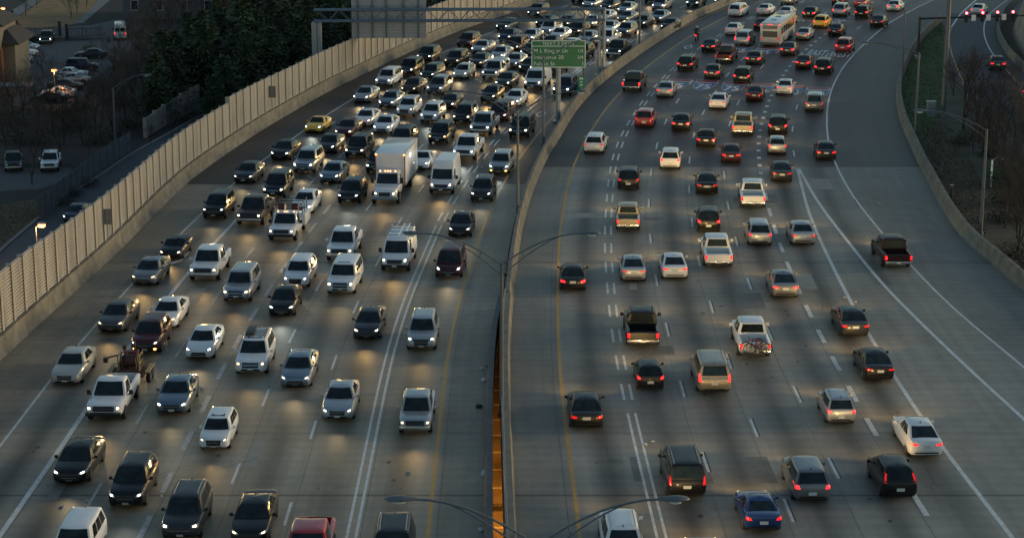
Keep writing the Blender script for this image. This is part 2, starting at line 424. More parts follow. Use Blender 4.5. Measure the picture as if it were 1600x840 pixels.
def ribbon(mb, k, y0, y1, w, off=0.0, z=0.004):
    n = max(2, int((y1 - y0) / 2.5) + 1)
    ys = np.linspace(y0, y1, n); vs = []
    for y in ys:
        t = Vector((X(k, y + 1) - X(k, y - 1), 2, 0)).normalized(); nx = Vector((t.y, -t.x, 0))
        c = Vector((X(k, y), y, z)) + nx * off
        vs += [c - nx * w / 2, c + nx * w / 2]
    mb.add(vs, [(2 * i, 2 * i + 1, 2 * i + 3, 2 * i + 2) for i in range(n - 1)])
def dashes(mb, k, ystart, yend, cyc, ln, w, off=0.0, anchor=None, rnd=0.0):
    y = anchor if anchor is not None else ystart
    while y > ystart: y -= cyc
    while y < yend:
        if y > ystart: ribbon(mb, k, y, y + ln, w * (1 + random.uniform(-rnd, rnd)), off)
        y += cyc
random.seed(5)
def marking(name, m, fn, label=None):
    mb = MB(); fn(mb); o = mb.build(name, m); tag(o, kind='structure')
    return o
marking('edge_line', M['paint_white'], lambda b: (ribbon(b, 'EL', 64, 436, 0.15), ))
marking('merge_line', M['paint_white'], lambda b: ribbon(b, 'a1', 64, yof(335), 0.26))
marking('lane_dashes', M['paint_faded'], lambda b: (dashes(b, 'a1', yof(335), 436, 12.2, 3.2, 0.14, anchor=yof(246)), dashes(b, 'a2', 64, 436, 12.2, 3.2, 0.13, anchor=yof(246))))
marking('wide_dashes', M['paint_faded'], lambda b: (dashes(b, 'a3', 64, yof(300), 6.1, 3.0, 0.27, anchor=yof(703)), dashes(b, 'a3', yof(300), 436, 12.2, 3.2, 0.14, anchor=yof(265))))
marking('lane_dashes', M['paint_white'], lambda b: (dashes(b, 'a4', 64, 436, 12.2, 3.0, 0.14, anchor=yof(755)), dashes(b, 'a5', 64, 436, 12.2, 3.0, 0.14, anchor=yof(820))))
marking('double_line', M['paint_white'], lambda b: (ribbon(b, 'HL', 64, yof(352), 0.14, -0.21), ribbon(b, 'HL', 64, yof(352), 0.14, 0.21),
    dashes(b, 'HL', yof(352), 436, 6.1, 3.0, 0.15, -0.24, anchor=yof(270)), dashes(b, 'HL', yof(352), 436, 6.1, 3.0, 0.15, 0.24, anchor=yof(270))))
marking('yellow_line', M['paint_yellow'], lambda b: ribbon(b, 'YL', 64, 436, 0.19))
marking('yellow_line', M['paint_yellow'], lambda b: ribbon(b, 'YR', 64, 436, 0.19))
marking('double_line', M['paint_white'], lambda b: (ribbon(b, 'HR', 64, yof(645), 0.14, -0.21), ribbon(b, 'HR', 64, yof(645), 0.14, 0.21),
    dashes(b, 'HR', yof(640), 436, 5.65, 2.9, 0.15, -0.23, anchor=yof(577)), dashes(b, 'HR', yof(640), 436, 5.65, 2.9, 0.15, 0.23, anchor=yof(577))))
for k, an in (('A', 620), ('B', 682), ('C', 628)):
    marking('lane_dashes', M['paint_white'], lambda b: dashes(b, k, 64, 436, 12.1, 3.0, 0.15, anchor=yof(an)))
    marking('dash_black_edge', M['paint_blackout'], lambda b: dashes(b, k, 64, SEAM_R, 12.1, 3.0, 0.07, off=0.125, anchor=yof(an)))  # thin black paint strip along the right side of each dash
marking('wide_dashes', M['paint_white'], lambda b: (dashes(b, 'D', 64, yof(285), 5.75, 2.9, 0.28, anchor=yof(627)), dashes(b, 'D', yof(285), 436, 3.35, 0.95, 0.36)))
marking('lane_dashes', M['paint_white'], lambda b: dashes(b, 'E', yof(258), 436, 12.1, 3.0, 0.15, anchor=yof(206)))
marking('gore_line', M['paint_white'], lambda b: (ribbon(b, 'E', 64, yof(264), 0.24), ribbon(b, 'E2', 64, yof(264), 0.24, 0.12, 0.008)))
marking('edge_line', M['paint_white'], lambda b: ribbon(b, 'F', 64, 436, 0.16))

def frame_at(k1, k2, py, t=0.5):
    """a frame lying on the road: x to the right across the lane, y along the lane away from the camera"""
    y = yof(py)
    q = lambda yy: X(k1, yy) * (1 - t) + X(k2, yy) * t
    d = Vector((q(y + 2) - q(y - 2), 4, 0)).normalized()
    return Matrix.Translation((q(y), y, 0)) @ Matrix(((d.y, d.x, 0, 0), (-d.x, d.y, 0, 0), (0, 0, 1, 0), (0, 0, 0, 1)))
def text_mesh(name, s, m, parent, size, tf, sx=1.0, sy=1.0, depth=0.0, space=1.0, bold=0.0):
    cu = bpy.data.curves.new(name, 'FONT'); cu.body = s; cu.size = size; cu.align_x = 'CENTER'; cu.align_y = 'CENTER'; cu.extrude = depth
    cu.space_character = space; cu.resolution_u = 3; cu.offset = bold
    to = bpy.data.objects.new(name, cu); COL.objects.link(to)
    bpy.context.view_layer.update()
    me = bpy.data.meshes.new_from_object(to.evaluated_get(bpy.context.evaluated_depsgraph_get()))
    bpy.data.objects.remove(to); bpy.data.curves.remove(cu)
    me.materials.clear(); me.materials.append(m)
    me.transform(tf @ Matrix.Diagonal((sx, sy, 1, 1)))
    o = bpy.data.objects.new(name, me); link(o, parent); return o
def shield(k1, k2, py, num, t=0.5):
    F = frame_at(k1, k2, py, t)
    out = [(-0.98, 1.0), (-0.6, 1.12), (-0.3, 1.0), (0, 1.12), (0.3, 1.0), (0.6, 1.12), (0.98, 1.0), (1.0, 0.45), (0.96, 0.0), (0.8, -0.5), (0.5, -0.85), (0, -1.15), (-0.5, -0.85), (-0.8, -0.5), (-0.96, 0.0), (-1.0, 0.45)]
    W, L = 1.28, 3.3
    root = mesh_obj('route_shield', [F @ Vector((x * W, y * L, 0.004)) for x, y in out], [tuple(range(len(out)))[::-1]], M['paint_white'])
    tag(root, kind='structure')
    inn = [(x * 0.955 * W, y * 0.97 * L) for x, y in out]
    blue = [(x, y) for x, y in inn if y < 0.5 * L]
    mesh_obj('shield_field', [F @ Vector((x, y, 0.008)) for x, y in blue], [tuple(range(len(blue)))[::-1]], M['paint_blue'], root)
    red = [(x, y) for x, y in inn if y > 0.9 * L] + [(0.9 * W, 0.55 * L), (-0.9 * W, 0.55 * L)]
    mesh_obj('shield_crown', [F @ Vector((x, y, 0.008)) for x, y in red], [tuple(range(len(red)))[::-1]], M['paint_red'], root)
    text_mesh('numeral', num, M['paint_white'], root, 1.7, F @ Matrix.Translation((0, -0.35 * L, 0.013)), 1.0, 2.5, bold=0.04)
shield('HR', 'A', 131.5, '75', 0.58); shield('A', 'B', 133, '75'); shield('B', 'C', 136, '75'); shield('C', 'D', 138.5, '75')
shield('D', 'E', 141.5, '20', 0.62); shield('E', 'F', 144.5, '20', 0.52)
shield('HR', 'A', 73, '85', 0.55); shield('A', 'B', 77, '85'); shield('B', 'C', 80, '85')
def road_word(k1, k2, py, s, t=0.5, size=1.15):
    F = frame_at(k1, k2, py, t)
    o = text_mesh('road_lettering', s, M['paint_white'], None, size, F @ Matrix.Translation((0, 0, 0.004)), 0.80, 5.2, space=1.12, bold=0.035)
    tag(o, kind='structure')
road_word('D', 'E', 83, 'EAST', 0.55); road_word('E', 'F', 85.5, 'WEST', 0.5)
road_word('B', 'C', 31, 'SOUTH'); road_word('C', 'D', 33, 'SOUTH'); road_word('A', 'B', 27.5, 'SOUTH')
def diamond(k1, k2, py, t):
    F = frame_at(k1, k2, py, t); vs = []
    for sx, sy in ((0.55, 2.0), (0.36, 1.45)):
        vs += [F @ Vector((x * sx, y * sy, 0.004)) for x, y in ((0, 1), (1, 0), (0, -1), (-1, 0))]
    o = mesh_obj('lane_diamond', vs, [(i, (i + 1) % 4, 4 + (i + 1) % 4, 4 + i) for i in range(4)], M['paint_white']); tag(o, kind='structure')
diamond('YR', 'HR', 73.5, 0.5); diamond('HL', 'YL', 178, 0.55)
def arrow(k1, k2, py, t, turn=1):
    F = frame_at(k1, k2, py, t)
    pts = [(-0.09, 2.2), (0.09, 2.2), (0.09, -0.2), (0.6, -1.0), (0.6, -0.55), (1.15, -1.45), (0.45, -1.95), (0.5, -1.45), (-0.09, -0.6)]
    o = mesh_obj('lane_arrow', [F @ Vector((x * turn, y, 0.004)) for x, y in pts], [tuple(range(len(pts)))[::-turn]], M['paint_white']); tag(o, kind='structure')
arrow('EL', 'a1', 196, 0.55, -1); arrow('EL', 'a1', 405, 0.6, -1); arrow('a1', 'a2', 203, 0.5, -1); arrow('a1', 'a2', 408, 0.55, -1)

# slab joints, sealed cracks, patches and drips
M['joint'] = mat('joint_sealant', (0.085, 0.08, 0.072), 0.7)
M['patch_dark'] = mat('repair_patch_dark', (0.15, 0.14, 0.118), 0.7, 0, 0.25, 0.9)
M['patch_light'] = mat('repair_patch_light', (0.27, 0.255, 0.215), 0.75, 0, 0.2, 0.9)
M['oil'] = mat('oil_drip', (0.035, 0.032, 0.03), 0.5)
def joints(b):
    for k in ('a1', 'a2', 'a3', 'a4', 'a5'): ribbon(b, k, 64, SEAM_L, .022, .22, .0055)
    for k in ('HL', 'YL'): ribbon(b, k, 64, SEAM_L, .022, .42, .0055)
    for k in ('A', 'B', 'C', 'D'): ribbon(b, k, 64, SEAM_R, .022, -.24, .0055)
    ribbon(b, 'YR', 64, SEAM_R, .022, -.45, .0055)
marking('slab_joints', M['joint'], joints)
rp = random.Random(17)
PATCHED = []
def patches(b, lo, hi, n, ks):
    for _ in range(n):
        i = rp.randrange(len(ks) - 1); y = rp.uniform(lo, hi); t = rp.uniform(.1, .9); x = X(ks[i], y) * (1 - t) + X(ks[i + 1], y) * t
        if any(abs(x - a) < 2.4 and abs(y - b_) < 6 for a, b_ in PATCHED): continue
        PATCHED.append((x, y)); w, l_ = rp.uniform(.5, 1.9), rp.uniform(.8, 4.5); d = (X(ks[i], y + 2) - X(ks[i], y - 2)) / 4
        b.add([(x - w / 2 - d * l_ / 2, y - l_ / 2, .003), (x + w / 2 - d * l_ / 2, y - l_ / 2, .003), (x + w / 2 + d * l_ / 2, y + l_ / 2, .003), (x - w / 2 + d * l_ / 2, y + l_ / 2, .003)], [(0, 1, 2, 3)])
def cracks(b, n, ks, lo, hi):
    for _ in range(n):
        i = rp.randrange(len(ks) - 1); y = rp.uniform(lo, hi); t = rp.random(); x = X(ks[i], y) * (1 - t) + X(ks[i + 1], y) * t
        pts = []; dx, dy = rp.choice(((1, .08), (.12, 1), (.6, .6)))
        for j in range(7): pts.append((x + dx * j * .55 + rp.uniform(-.12, .12), y + dy * j * .55 + rp.uniform(-.12, .12)))
        vs = []
        for px_, py_ in pts: vs += [(px_ - .02 * dy - .004, py_ + .02 * dx, .0065), (px_ + .02 * dy + .004, py_ - .02 * dx, .0065)]
        b.add(vs, [(2 * j, 2 * j + 1, 2 * j + 3, 2 * j + 2) for j in range(6)])
def drips(b, n, ks, lo, hi):
    for _ in range(n):
        i = rp.randrange(len(ks) - 1); y = rp.uniform(lo, hi); x = (X(ks[i], y) + X(ks[i + 1], y)) / 2 + rp.gauss(0, .5); r = rp.uniform(.04, .17); k = 8
        b.add([(x + r * rp.uniform(.6, 1.1) * math.cos(6.283 * j / k), y + 1.5 * r * rp.uniform(.6, 1.2) * math.sin(6.283 * j / k), .0075) for j in range(k)], [tuple(range(k))])
marking('repair_patches', M['patch_dark'], lambda b: (patches(b, 92, SEAM_L - 6, 16, ['WL', 'EL', 'a1', 'a2', 'a3', 'a4', 'a5', 'HL']), patches(b, 92, SEAM_R - 6, 14, ['YR', 'HR', 'A', 'B', 'C', 'D', 'E'])))
marking('repair_patches', M['patch_light'], lambda b: (patches(b, 92, SEAM_L - 6, 7, ['EL', 'a1', 'a2', 'a3', 'a4', 'a5', 'HL']), patches(b, 92, SEAM_R - 6, 7, ['YR', 'HR', 'A', 'B', 'C', 'D', 'E', 'F'])))
marking('sealed_cracks', M['joint'], lambda b: (cracks(b, 40, ['WL', 'EL', 'a1', 'a2', 'a3', 'a4', 'a5', 'HL', 'YL'], 90, 260), cracks(b, 45, ['YR', 'HR', 'A', 'B', 'C', 'D', 'E', 'F', 'WR'], 90, 260)))
marking('oil_drips', M['oil'], lambda b: (drips(b, 130, ['EL', 'a1', 'a2', 'a3', 'a4', 'a5', 'HL', 'YL'], 88, 200), drips(b, 160, ['YR', 'HR', 'A', 'B', 'C', 'D', 'E', 'F'], 88, 210)))

EVL = {(20, 62): 'lone dark evergreen rising beside the roof of the corner building', (246, 192): 'small evergreen at the near left end of the stand, by the short stepped wall'}
BTL = {(80, 172): 'spreading bare tree beside the glowing lamp of the upper lot', (50, 288): 'bare tree standing between the two pickups of the lower lot', (268, 214): 'thin bare tree in front of the short stepped wall', (40, 26): 'small bare tree on the footpath edge of the dry lawn', (58, 12): 'small bare tree farthest along the left footpath by the lawn', (112, 28): 'small bare tree on the dry lawn nearest the pale footpath', (120, 20): 'middle one of the small bare trees lining the pale footpath', (135, 12): 'farthest of the small bare trees lining the pale footpath', (188, 88): 'bare tree standing in front of the white van'}
BRL = {(1505, 202): 'large bare tree beside the thick steel column', (1490, 150): 'small bare tree on the grass edge between the column and the ramp', (1604, 380): 'bare tree at the right edge behind the light pole in the brush'}
VLIST = [
 ('L', 108, 596, 'sedan', 'beige', 'o', (), 'beige sedan with its headlights off near the left edge, beside the work pickup'),
 ('L', 168, 653, 'workpickup', 'white', 'y', (), 'white work pickup with a black grille towing a machine on a trailer'),
 ('L', 272, 643, 'sedan', 'slate', 'w', (), 'oncoming slate blue sedan in the third lane from the noise wall'),
 ('L', 337, 701, 'crossover', 'white', 'y', ('sunroof', 'compact'), 'white crossover with a sunroof, nearest white vehicle facing the camera in full view'),
 ('L', 116, 750, 'sedan', 'black', 'w', (), 'oncoming black sedan just ahead of the white work pickup'),
 ('L', 202, 788, 'crossover', 'black', 'g', (), 'oncoming black crossover following the white sport utility vehicle'),
 ('L', 286, 838, 'suv', 'charcoal', 'y', ('rails',), 'oncoming charcoal sport utility vehicle in the fourth lane from the noise wall'),
 ('L', 393, 842, 'sedan', 'black', 'y', (), 'oncoming black sedan just ahead of the steel blue sedan'),
 ('L', 112, 893, 'suv', 'white', 'y', (), 'white sport utility vehicle cut off by the bottom edge beside the merge line'),
 ('L', 465, 601, 'sedan', 'steel', 'w', (), 'oncoming steel blue sedan following the black sedan'),
 ('L', 530, 652, 'sedan', 'silver', 'w', (), 'oncoming silver sedan following the red pickup'),
 ('L', 650, 676, 'pickup', 'silver', 'y', ('compact',), 'oncoming silver pickup following the black sport utility vehicle'),
 ('L', 478, 908, 'pickup', 'red', 'y', (), 'red pickup cut off by the bottom edge'),
 ('L', 612, 900, 'suv', 'black', 'w', ('rails',), 'black sport utility vehicle cut off by the bottom edge in the carpool lane'),
 ('L', 337, 341, 'suv', 'black', 'w', (), 'oncoming black sport utility vehicle following the black open convertible'),
 ('L', 270, 403, 'convertible', 'black', 'y', (), 'black open convertible with its top down near the noise wall'),
 ('L', 230, 443, 'sedan', 'gray', 'y', (), 'oncoming grey sedan following the graphite grey sedan'),
 ('L', 321, 437, 'pickup', 'white', 'y', (), 'oncoming white pickup following the white sedan'),
 ('L', 179, 516, 'sedan', 'graphite', 'y', (), 'oncoming graphite grey sedan in the lane nearest the noise wall'),
 ('L', 259, 510, 'sedan', 'white', 'y', (), 'oncoming white sedan following the maroon crossover'),
 ('L', 231, 549, 'crossover', 'maroon', 'w', ('fog',), 'maroon crossover with orange fog lamps'),
 ('L', 315, 558, 'sedan', 'white', 'w', (), 'oncoming white sedan following the slate blue sedan'),
 ('L', 373, 469, 'suv', 'silver', 'y', ('rails',), 'oncoming silver sport utility vehicle following the white sedan'),
 ('L', 393, 351, 'pickup', 'brown', 'y', (), 'oncoming brown pickup in the second lane from the noise wall'),
 ('L', 443, 375, 'utility', 'white', 'y', (), 'white utility pickup with a ladder rack and red hose reels'),
 ('L', 474, 332, 'sedan', 'white', 'w', (), 'oncoming white sedan following the white utility pickup with a ladder rack and hose reels'),
 ('L', 547, 317, 'crossover', 'black', 'g', (), 'oncoming black crossover following the white crossover'),
 ('L', 430, 308, 'suv', 'black', 'y', (), 'oncoming black sport utility vehicle following the brown pickup'),
 ('L', 604, 317, 'boxtruck', 'white', 'y', (), 'white box truck with orange marker lamps over its cab'),
 ('L', 691, 302, 'highvan', 'white', 'y', (), 'white high roofed cargo van beside the box truck'),
 ('L', 753, 314, 'crossover', 'charcoal', 'w', (), 'oncoming charcoal crossover in the carpool lane by the median'),
 ('L', 719, 369, 'sedan', 'black', 'w', (), 'oncoming black sedan following the maroon minivan'),
 ('L', 533, 406, 'pickup', 'white', 'y', (), 'oncoming white pickup following the white large sport utility vehicle'),
 ('L', 619, 422, 'ladvan', 'white', 'y', (), 'white cargo van carrying a ladder on its roof rack'),
 ('L', 702, 432, 'minivan', 'maroon', 'w', (), 'oncoming maroon minivan following the silver sport utility vehicle'),
 ('L', 465, 447, 'crossover', 'white', 'w', (), 'oncoming white crossover just ahead of the black crossover'),
 ('L', 535, 458, 'bigsuv', 'white', 'y', ('sunroof',), 'oncoming white large sport utility vehicle in the fifth lane from the noise wall'),
 ('L', 442, 492, 'sedan', 'black', 'g', (), 'oncoming black sedan following the white sport utility vehicle'),
 ('L', 575, 527, 'sedan', 'charcoal', 'y', (), 'charcoal sedan just ahead of the white cargo van with a ladder on its roof rack'),
 ('L', 659, 545, 'suv', 'silver', 'y', ('rails',), 'oncoming silver sport utility vehicle following the silver pickup'),
 ('L', 395, 582, 'suv', 'white', 'y', ('rack',), 'white sport utility vehicle with a dark mat on its roof rack'),
 ('L', 492, 207, 'coupe', 'yellow', 'g', (), 'bright yellow sports coupe in the lane nearest the noise wall'),
 ('L', 540, 214, 'sedan', 'maroon', 'y', (), 'oncoming maroon sedan beside the yellow sports coupe, on its median side'),
 ('L', 569, 197, 'sedan', 'white', 'y', (), 'oncoming white sedan beside the yellow sports coupe, on its median side'),
 ('L', 599, 208, 'sedan', 'white', 'w', (), 'oncoming white sedan just ahead of the white crossover'),
 ('L', 441, 249, 'sedan', 'black', 'w', (), 'oncoming black sedan just ahead of the yellow sports coupe'),
 ('L', 477, 269, 'suv', 'silver', 'w', ('rails',), 'oncoming silver sport utility vehicle following the black sport utility vehicle'),
 ('L', 512, 239, 'sedan', 'charcoal', 'w', (), 'oncoming charcoal sedan following the silver sport utility vehicle'),
 ('L', 557, 246, 'suv', 'black', 'y', (), 'oncoming black sport utility vehicle between the steel blue sedan ahead and the white sedan behind'),
 ('L', 518, 285, 'sedan', 'steel', 'w', (), 'oncoming steel blue sedan beside the silver sport utility vehicle, on its median side'),
 ('L', 384, 285, 'sedan', 'charcoal', 'w', (), 'oncoming charcoal sedan following the black sport utility vehicle'),
 ('L', 602, 135, 'suv', 'white', 'w', (), 'oncoming white sport utility vehicle just ahead of the black sport utility vehicle'),
 ('L', 567, 160, 'sedan', 'silver', 'w', (), 'oncoming silver sedan following the yellow sports coupe'),
 ('L', 607, 168, 'sedan', 'steel', 'w', (), 'oncoming steel blue sedan just ahead of the brown sedan'),
 ('L', 635, 181, 'crossover', 'white', 'w', ('rails',), 'oncoming white crossover following the white sedan'),
 ('L', 642, 146, 'sedan', 'brown', 'y', (), 'oncoming brown sedan in the second lane from the noise wall'),
 ('L', 637, 118, 'suv', 'black', 'w', (), 'oncoming black sport utility vehicle following the white sport utility vehicle'),
 ('L', 671, 125, 'crossover', 'green', 'g', (), 'oncoming dark green crossover in the second lane from the noise wall'),
 ('L', 682, 148, 'suv', 'gray', 'w', (), 'oncoming grey sport utility vehicle following the white crossover'),
 ('L', 721, 123, 'hatchback', 'cream', 'w', (), 'small cream rounded hatchback among the oncoming traffic'),
 ('L', 768, 124, 'camper', 'silver', 'y', (), 'silver pickup with a camper shell'),
 ('L', 788, 137, 'sedan', 'green', 'w', (), 'oncoming dark green sedan following the black sedan'),
 ('L', 765, 159, 'sedan', 'black', 'y', (), 'oncoming black sedan just ahead of the dark green sedan'),
 ('L', 802, 166, 'sedan', 'white', 'w', (), 'oncoming white sedan following the maroon minivan'),
 ('L', 780, 189, 'minivan', 'maroon', 'w', (), 'oncoming maroon minivan following the silver pickup'),
 ('L', 700, 170, 'coupe', 'black', 'w', (), 'oncoming black sports coupe in the fourth lane from the noise wall'),
 ('L', 672, 191, 'suv', 'white', 'g', (), 'oncoming white sport utility vehicle following the black sport utility vehicle'),
 ('L', 723, 194, 'suv', 'black', 'y', (), 'oncoming black sport utility vehicle beside the white sport utility vehicle, on its median side'),
 ('L', 752, 211, 'pickup', 'silver', 'w', (), 'oncoming silver pickup following the white pickup'),
 ('L', 686, 224, 'suv', 'black', 'a', (), 'black sport utility vehicle with amber headlights'),
 ('L', 626, 232, 'suv', 'black', 'o', (), 'black sport utility vehicle with headlights off behind the white box truck'),
 ('L', 727, 249, 'pickup', 'white', 'g', (), 'oncoming white pickup following the white high roofed cargo van'),
 ('L', 657, 264, 'coupe', 'white', 'w', (), 'oncoming white sports coupe in the fifth lane from the noise wall'),
 ('L', 590, 270, 'suv', 'black', 'y', (), 'oncoming black sport utility vehicle following the black crossover'),
 ('L', 781, 271, 'crossover', 'silver', 'g', ('fog',), 'oncoming silver crossover following the charcoal crossover'),
 ('L', 812, 215, 'bigsuv', 'black', 'y', (), 'oncoming black large sport utility vehicle following the silver crossover'),
 ('L', 879, 150, 'bigsuv', 'navy', 'w', (), 'oncoming navy blue large sport utility vehicle in the carpool lane by the median'),
 ('L', 834, 140, 'cargovan', 'white', 'y', (), 'oncoming white cargo van in the sixth lane from the noise wall'),
 ('L', 824, 113, 'sedan', 'black', 'w', (), 'oncoming black sedan beside the black sport utility vehicle, on its noise wall side'),
 ('L', 866, 117, 'suv', 'black', 'w', (), 'oncoming black sport utility vehicle following the white cargo van'),
 ('L', 801, 106, 'sedan', 'silver', 'w', (), 'oncoming silver sedan following the silver pickup with a camper shell'),
 ('L', 779, 94, 'sedan', 'silver', 'w', (), 'oncoming silver sedan beside the brown sport utility vehicle, on its median side'),
 ('L', 826, 89, 'sedan', 'black', 'g', (), 'oncoming black sedan following the silver sedan'),
 ('L', 803, 82, 'suv', 'maroon', 'w', (), 'oncoming maroon sport utility vehicle just ahead of the silver sedan'),
 ('L', 791, 65, 'sedan', 'navy', 'y', (), 'oncoming navy blue sedan following the silver sedan'),
 ('L', 788, 48, 'sedan', 'green', 'g', (), 'oncoming dark green sedan following the maroon sport utility vehicle'),
 ('L', 826, 66, 'sedan', 'silver', 'w', (), 'oncoming silver sedan following the maroon sport utility vehicle'),
 ('L', 836, 28, 'suv', 'black', 'w', (), 'oncoming black sport utility vehicle following the dark green sedan'),
 ('L', 849, 43, 'sedan', 'black', 'g', (), 'oncoming black sedan following the navy blue sedan'),
 ('L', 855, 56, 'suv', 'white', 'w', (), 'oncoming white sport utility vehicle just ahead of the dark green sedan'),
 ('L', 857, 76, 'sedan', 'black', 'w', (), 'oncoming black sedan beside the maroon sport utility vehicle, on its median side'),
 ('L', 883, 43, 'sedan', 'green', 'w', (), 'oncoming dark green sedan following the white sport utility vehicle'),
 ('L', 871, 63, 'sedan', 'white', 'w', (), 'oncoming white sedan beside the silver sedan, on its median side'),
 ('L', 900, 56, 'crossover', 'black', 'w', (), 'oncoming black crossover just ahead of the silver sedan'),
 ('L', 922, 43, 'sedan', 'silver', 'w', (), 'oncoming silver sedan following the black crossover'),
 ('L', 915, 69, 'sedan', 'silver', 'w', (), 'oncoming silver sedan just ahead of the silver sedan'),
 ('L', 888, 82, 'sedan', 'white', 'w', (), 'oncoming white sedan between the black sedan ahead and the silver sedan behind'),
 ('L', 942, 34, 'sedan', 'white', 'o', (), 'white sedan with its headlights off beside the gantry leg'),
 ('L', 948, 52, 'sedan', 'silver', 'w', (), 'oncoming silver sedan following the silver sedan'),
 ('L', 944, 72, 'pickup', 'white', 'w', (), 'oncoming white pickup beside the silver sedan, on its median side'),
 ('L', 961, 90, 'pickup', 'black', 'g', (), 'oncoming black pickup following the navy blue large sport utility vehicle'),
 ('L', 907, 92, 'crossover', 'black', 'g', (), 'oncoming black crossover following the black sport utility vehicle'),
 ('L', 976, 22, 'sedan', 'silver', 'w', (), 'oncoming silver sedan beside the silver minivan, on its noise wall side'),
 ('L', 976, 36, 'sedan', 'gray', 'y', (), 'oncoming grey sedan following the silver sedan'),
 ('L', 975, 57, 'crossover', 'gray', 'w', (), 'oncoming grey crossover just ahead of the charcoal sedan'),
 ('L', 1001, 43, 'sedan', 'charcoal', 'w', (), 'oncoming charcoal sedan following the grey crossover'),
 ('L', 1027, 35, 'sedan', 'steel', 'w', (), 'oncoming steel blue sedan following the charcoal sedan'),
 ('L', 1044, 48, 'sedan', 'black', 'y', (), 'oncoming black sedan following the black pickup'),
 ('L', 1030, 16, 'minivan', 'silver', 'w', (), 'oncoming silver minivan in the fifth lane from the noise wall'),
 ('L', 1084, 12, 'suv', 'black', 'w', (), 'oncoming black sport utility vehicle beside the silver minivan, on its median side'),
 ('L', 1127, 8, 'sedan', 'navy', 'w', (), 'oncoming navy blue sedan following the black sedan'),
 ('L', 904, 6, 'suv', 'black', 'w', (), 'oncoming black sport utility vehicle beside the silver sedan, on its noise wall side'),
 ('L', 921, 13, 'sedan', 'silver', 'w', (), 'oncoming silver sedan following the black sedan'),
 ('L', 949, 17, 'sedan', 'black', 'w', (), 'oncoming black sedan beside the silver sedan, on its noise wall side'),
 ('L', 973, 6, 'sedan', 'black', 'w', (), 'oncoming black sedan beside the maroon sport utility vehicle, on its noise wall side'),
 ('L', 1018, 6, 'suv', 'maroon', 'w', (), 'oncoming maroon sport utility vehicle beside the black sedan, on its median side'),
 ('L', 727, 75, 'suv', 'maroon', 'o', (), 'maroon sport utility vehicle with headlights off nearest the noise wall'),
 ('L', 750, 84, 'sedan', 'silver', 'w', (), 'oncoming silver sedan following the brown sport utility vehicle'),
 ('L', 665, 98, 'suv', 'black', 'w', (), 'oncoming black sport utility vehicle just ahead of the maroon sport utility vehicle'),
 ('L', 709, 104, 'suv', 'brown', 'y', (), 'oncoming brown sport utility vehicle in the second lane from the noise wall'),
 ('L', 746, 105, 'sedan', 'charcoal', 'y', (), 'oncoming charcoal sedan following the cream hatchback'),
 ('R', 916, 665, 'sedan', 'black', 'y', (), 'outbound black sedan just ahead of the white sport utility vehicle'),
 ('R', 1015, 607, 'hatchback', 'black', 'y', ('compact',), 'outbound black hatchback in the second lane from the median'),
 ('R', 1113, 610, 'bigsuv', 'gold', 'y', ('rails',), 'gold large sport utility vehicle with roof rails'),
 ('R', 1070, 771, 'bigsuv', 'black', 'y', ('rails',), 'outbound black large sport utility vehicle following the black hatchback'),
 ('R', 972, 872, 'suv', 'white', 'y', ('rails',), 'white sport utility vehicle under the street lamp arm at the bottom edge'),
 ('R', 1108, 915, 'sedan', 'beige', 'y', (), 'beige sedan with only its roof showing at the bottom edge'),
 ('R', 1189, 826, 'coupe', 'blue', 'y', (), 'blue sports coupe at the bottom edge'),
 ('R', 1264, 778, 'crossover', 'gray', 'y', (), 'outbound grey crossover beside the blue sports coupe, on its outer side'),
 ('R', 1401, 774, 'leaf', 'black', 'y', (), 'black hatchback with tall slim red tail lights'),
 ('R', 1441, 709, 'sedan', 'white', 'y', (), 'outbound white sedan beside the silver crossover, on its outer side'),
 ('R', 1312, 661, 'crossover', 'silver', 'y', ('rails', 'compact'), 'outbound silver crossover following the grey sedan'),
 ('R', 1370, 592, 'sedan', 'black', 'y', (), 'outbound black sedan between the charcoal sedan ahead and the white sedan behind'),
 ('R', 1332, 523, 'sedan', 'charcoal', 'y', (), 'outbound charcoal sedan between the silver sedan ahead and the black sedan behind'),
 ('R', 1225, 463, 'sedan', 'gray', 'y', (), 'outbound grey sedan following the silver crossover'),
 ('R', 1399, 416, 'pickup', 'darkred', 'y', (), 'dark red pickup alone near the outer edge line'),
 ('R', 1253, 381, 'sedan', 'silver', 'y', (), 'outbound silver sedan beside the silver crossover, on its outer side'),
 ('R', 895, 452, 'sedan', 'black', 'y', (), 'outbound black sedan following the white crossover'),
 ('R', 989, 438, 'sedan', 'silver', 'y', (), 'outbound silver sedan following the tan pickup'),
 ('R', 1053, 434, 'sedan', 'white', 'y', (), 'outbound white sedan following the white crossover'),
 ('R', 981, 359, 'pickup', 'tan', 'y', ('compact',), 'outbound tan pickup following the black crossover'),
 ('R', 1004, 538, 'pickup', 'black', 'y', ('rails',), 'black pickup with roof rails casting golden light onto the road'),
 ('R', 1177, 555, 'pickup', 'white', 'y', (), 'white pickup with two bicycles on its tailgate'),
 ('R', 1121, 415, 'pickup', 'white', 'y', (), 'outbound white pickup just ahead of the white pickup'),
 ('R', 1107, 361, 'crossover', 'black', 'y', (), 'outbound black crossover following the black sedan'),
 ('R', 1186, 382, 'crossover', 'silver', 'y', (), 'outbound silver crossover following the white pickup'),
 ('R', 1176, 323, 'pickup', 'white', 'y', (), 'outbound white pickup following the maroon sedan'),
 ('R', 1104, 302, 'sedan', 'black', 'y', (), 'outbound black sedan just ahead of the black crossover'),
 ('R', 982, 295, 'crossover', 'black', 'y', (), 'outbound black crossover following the red crossover'),
 ('R', 929, 239, 'crossover', 'white', 'y', (), 'outbound white crossover following the charcoal pickup'),
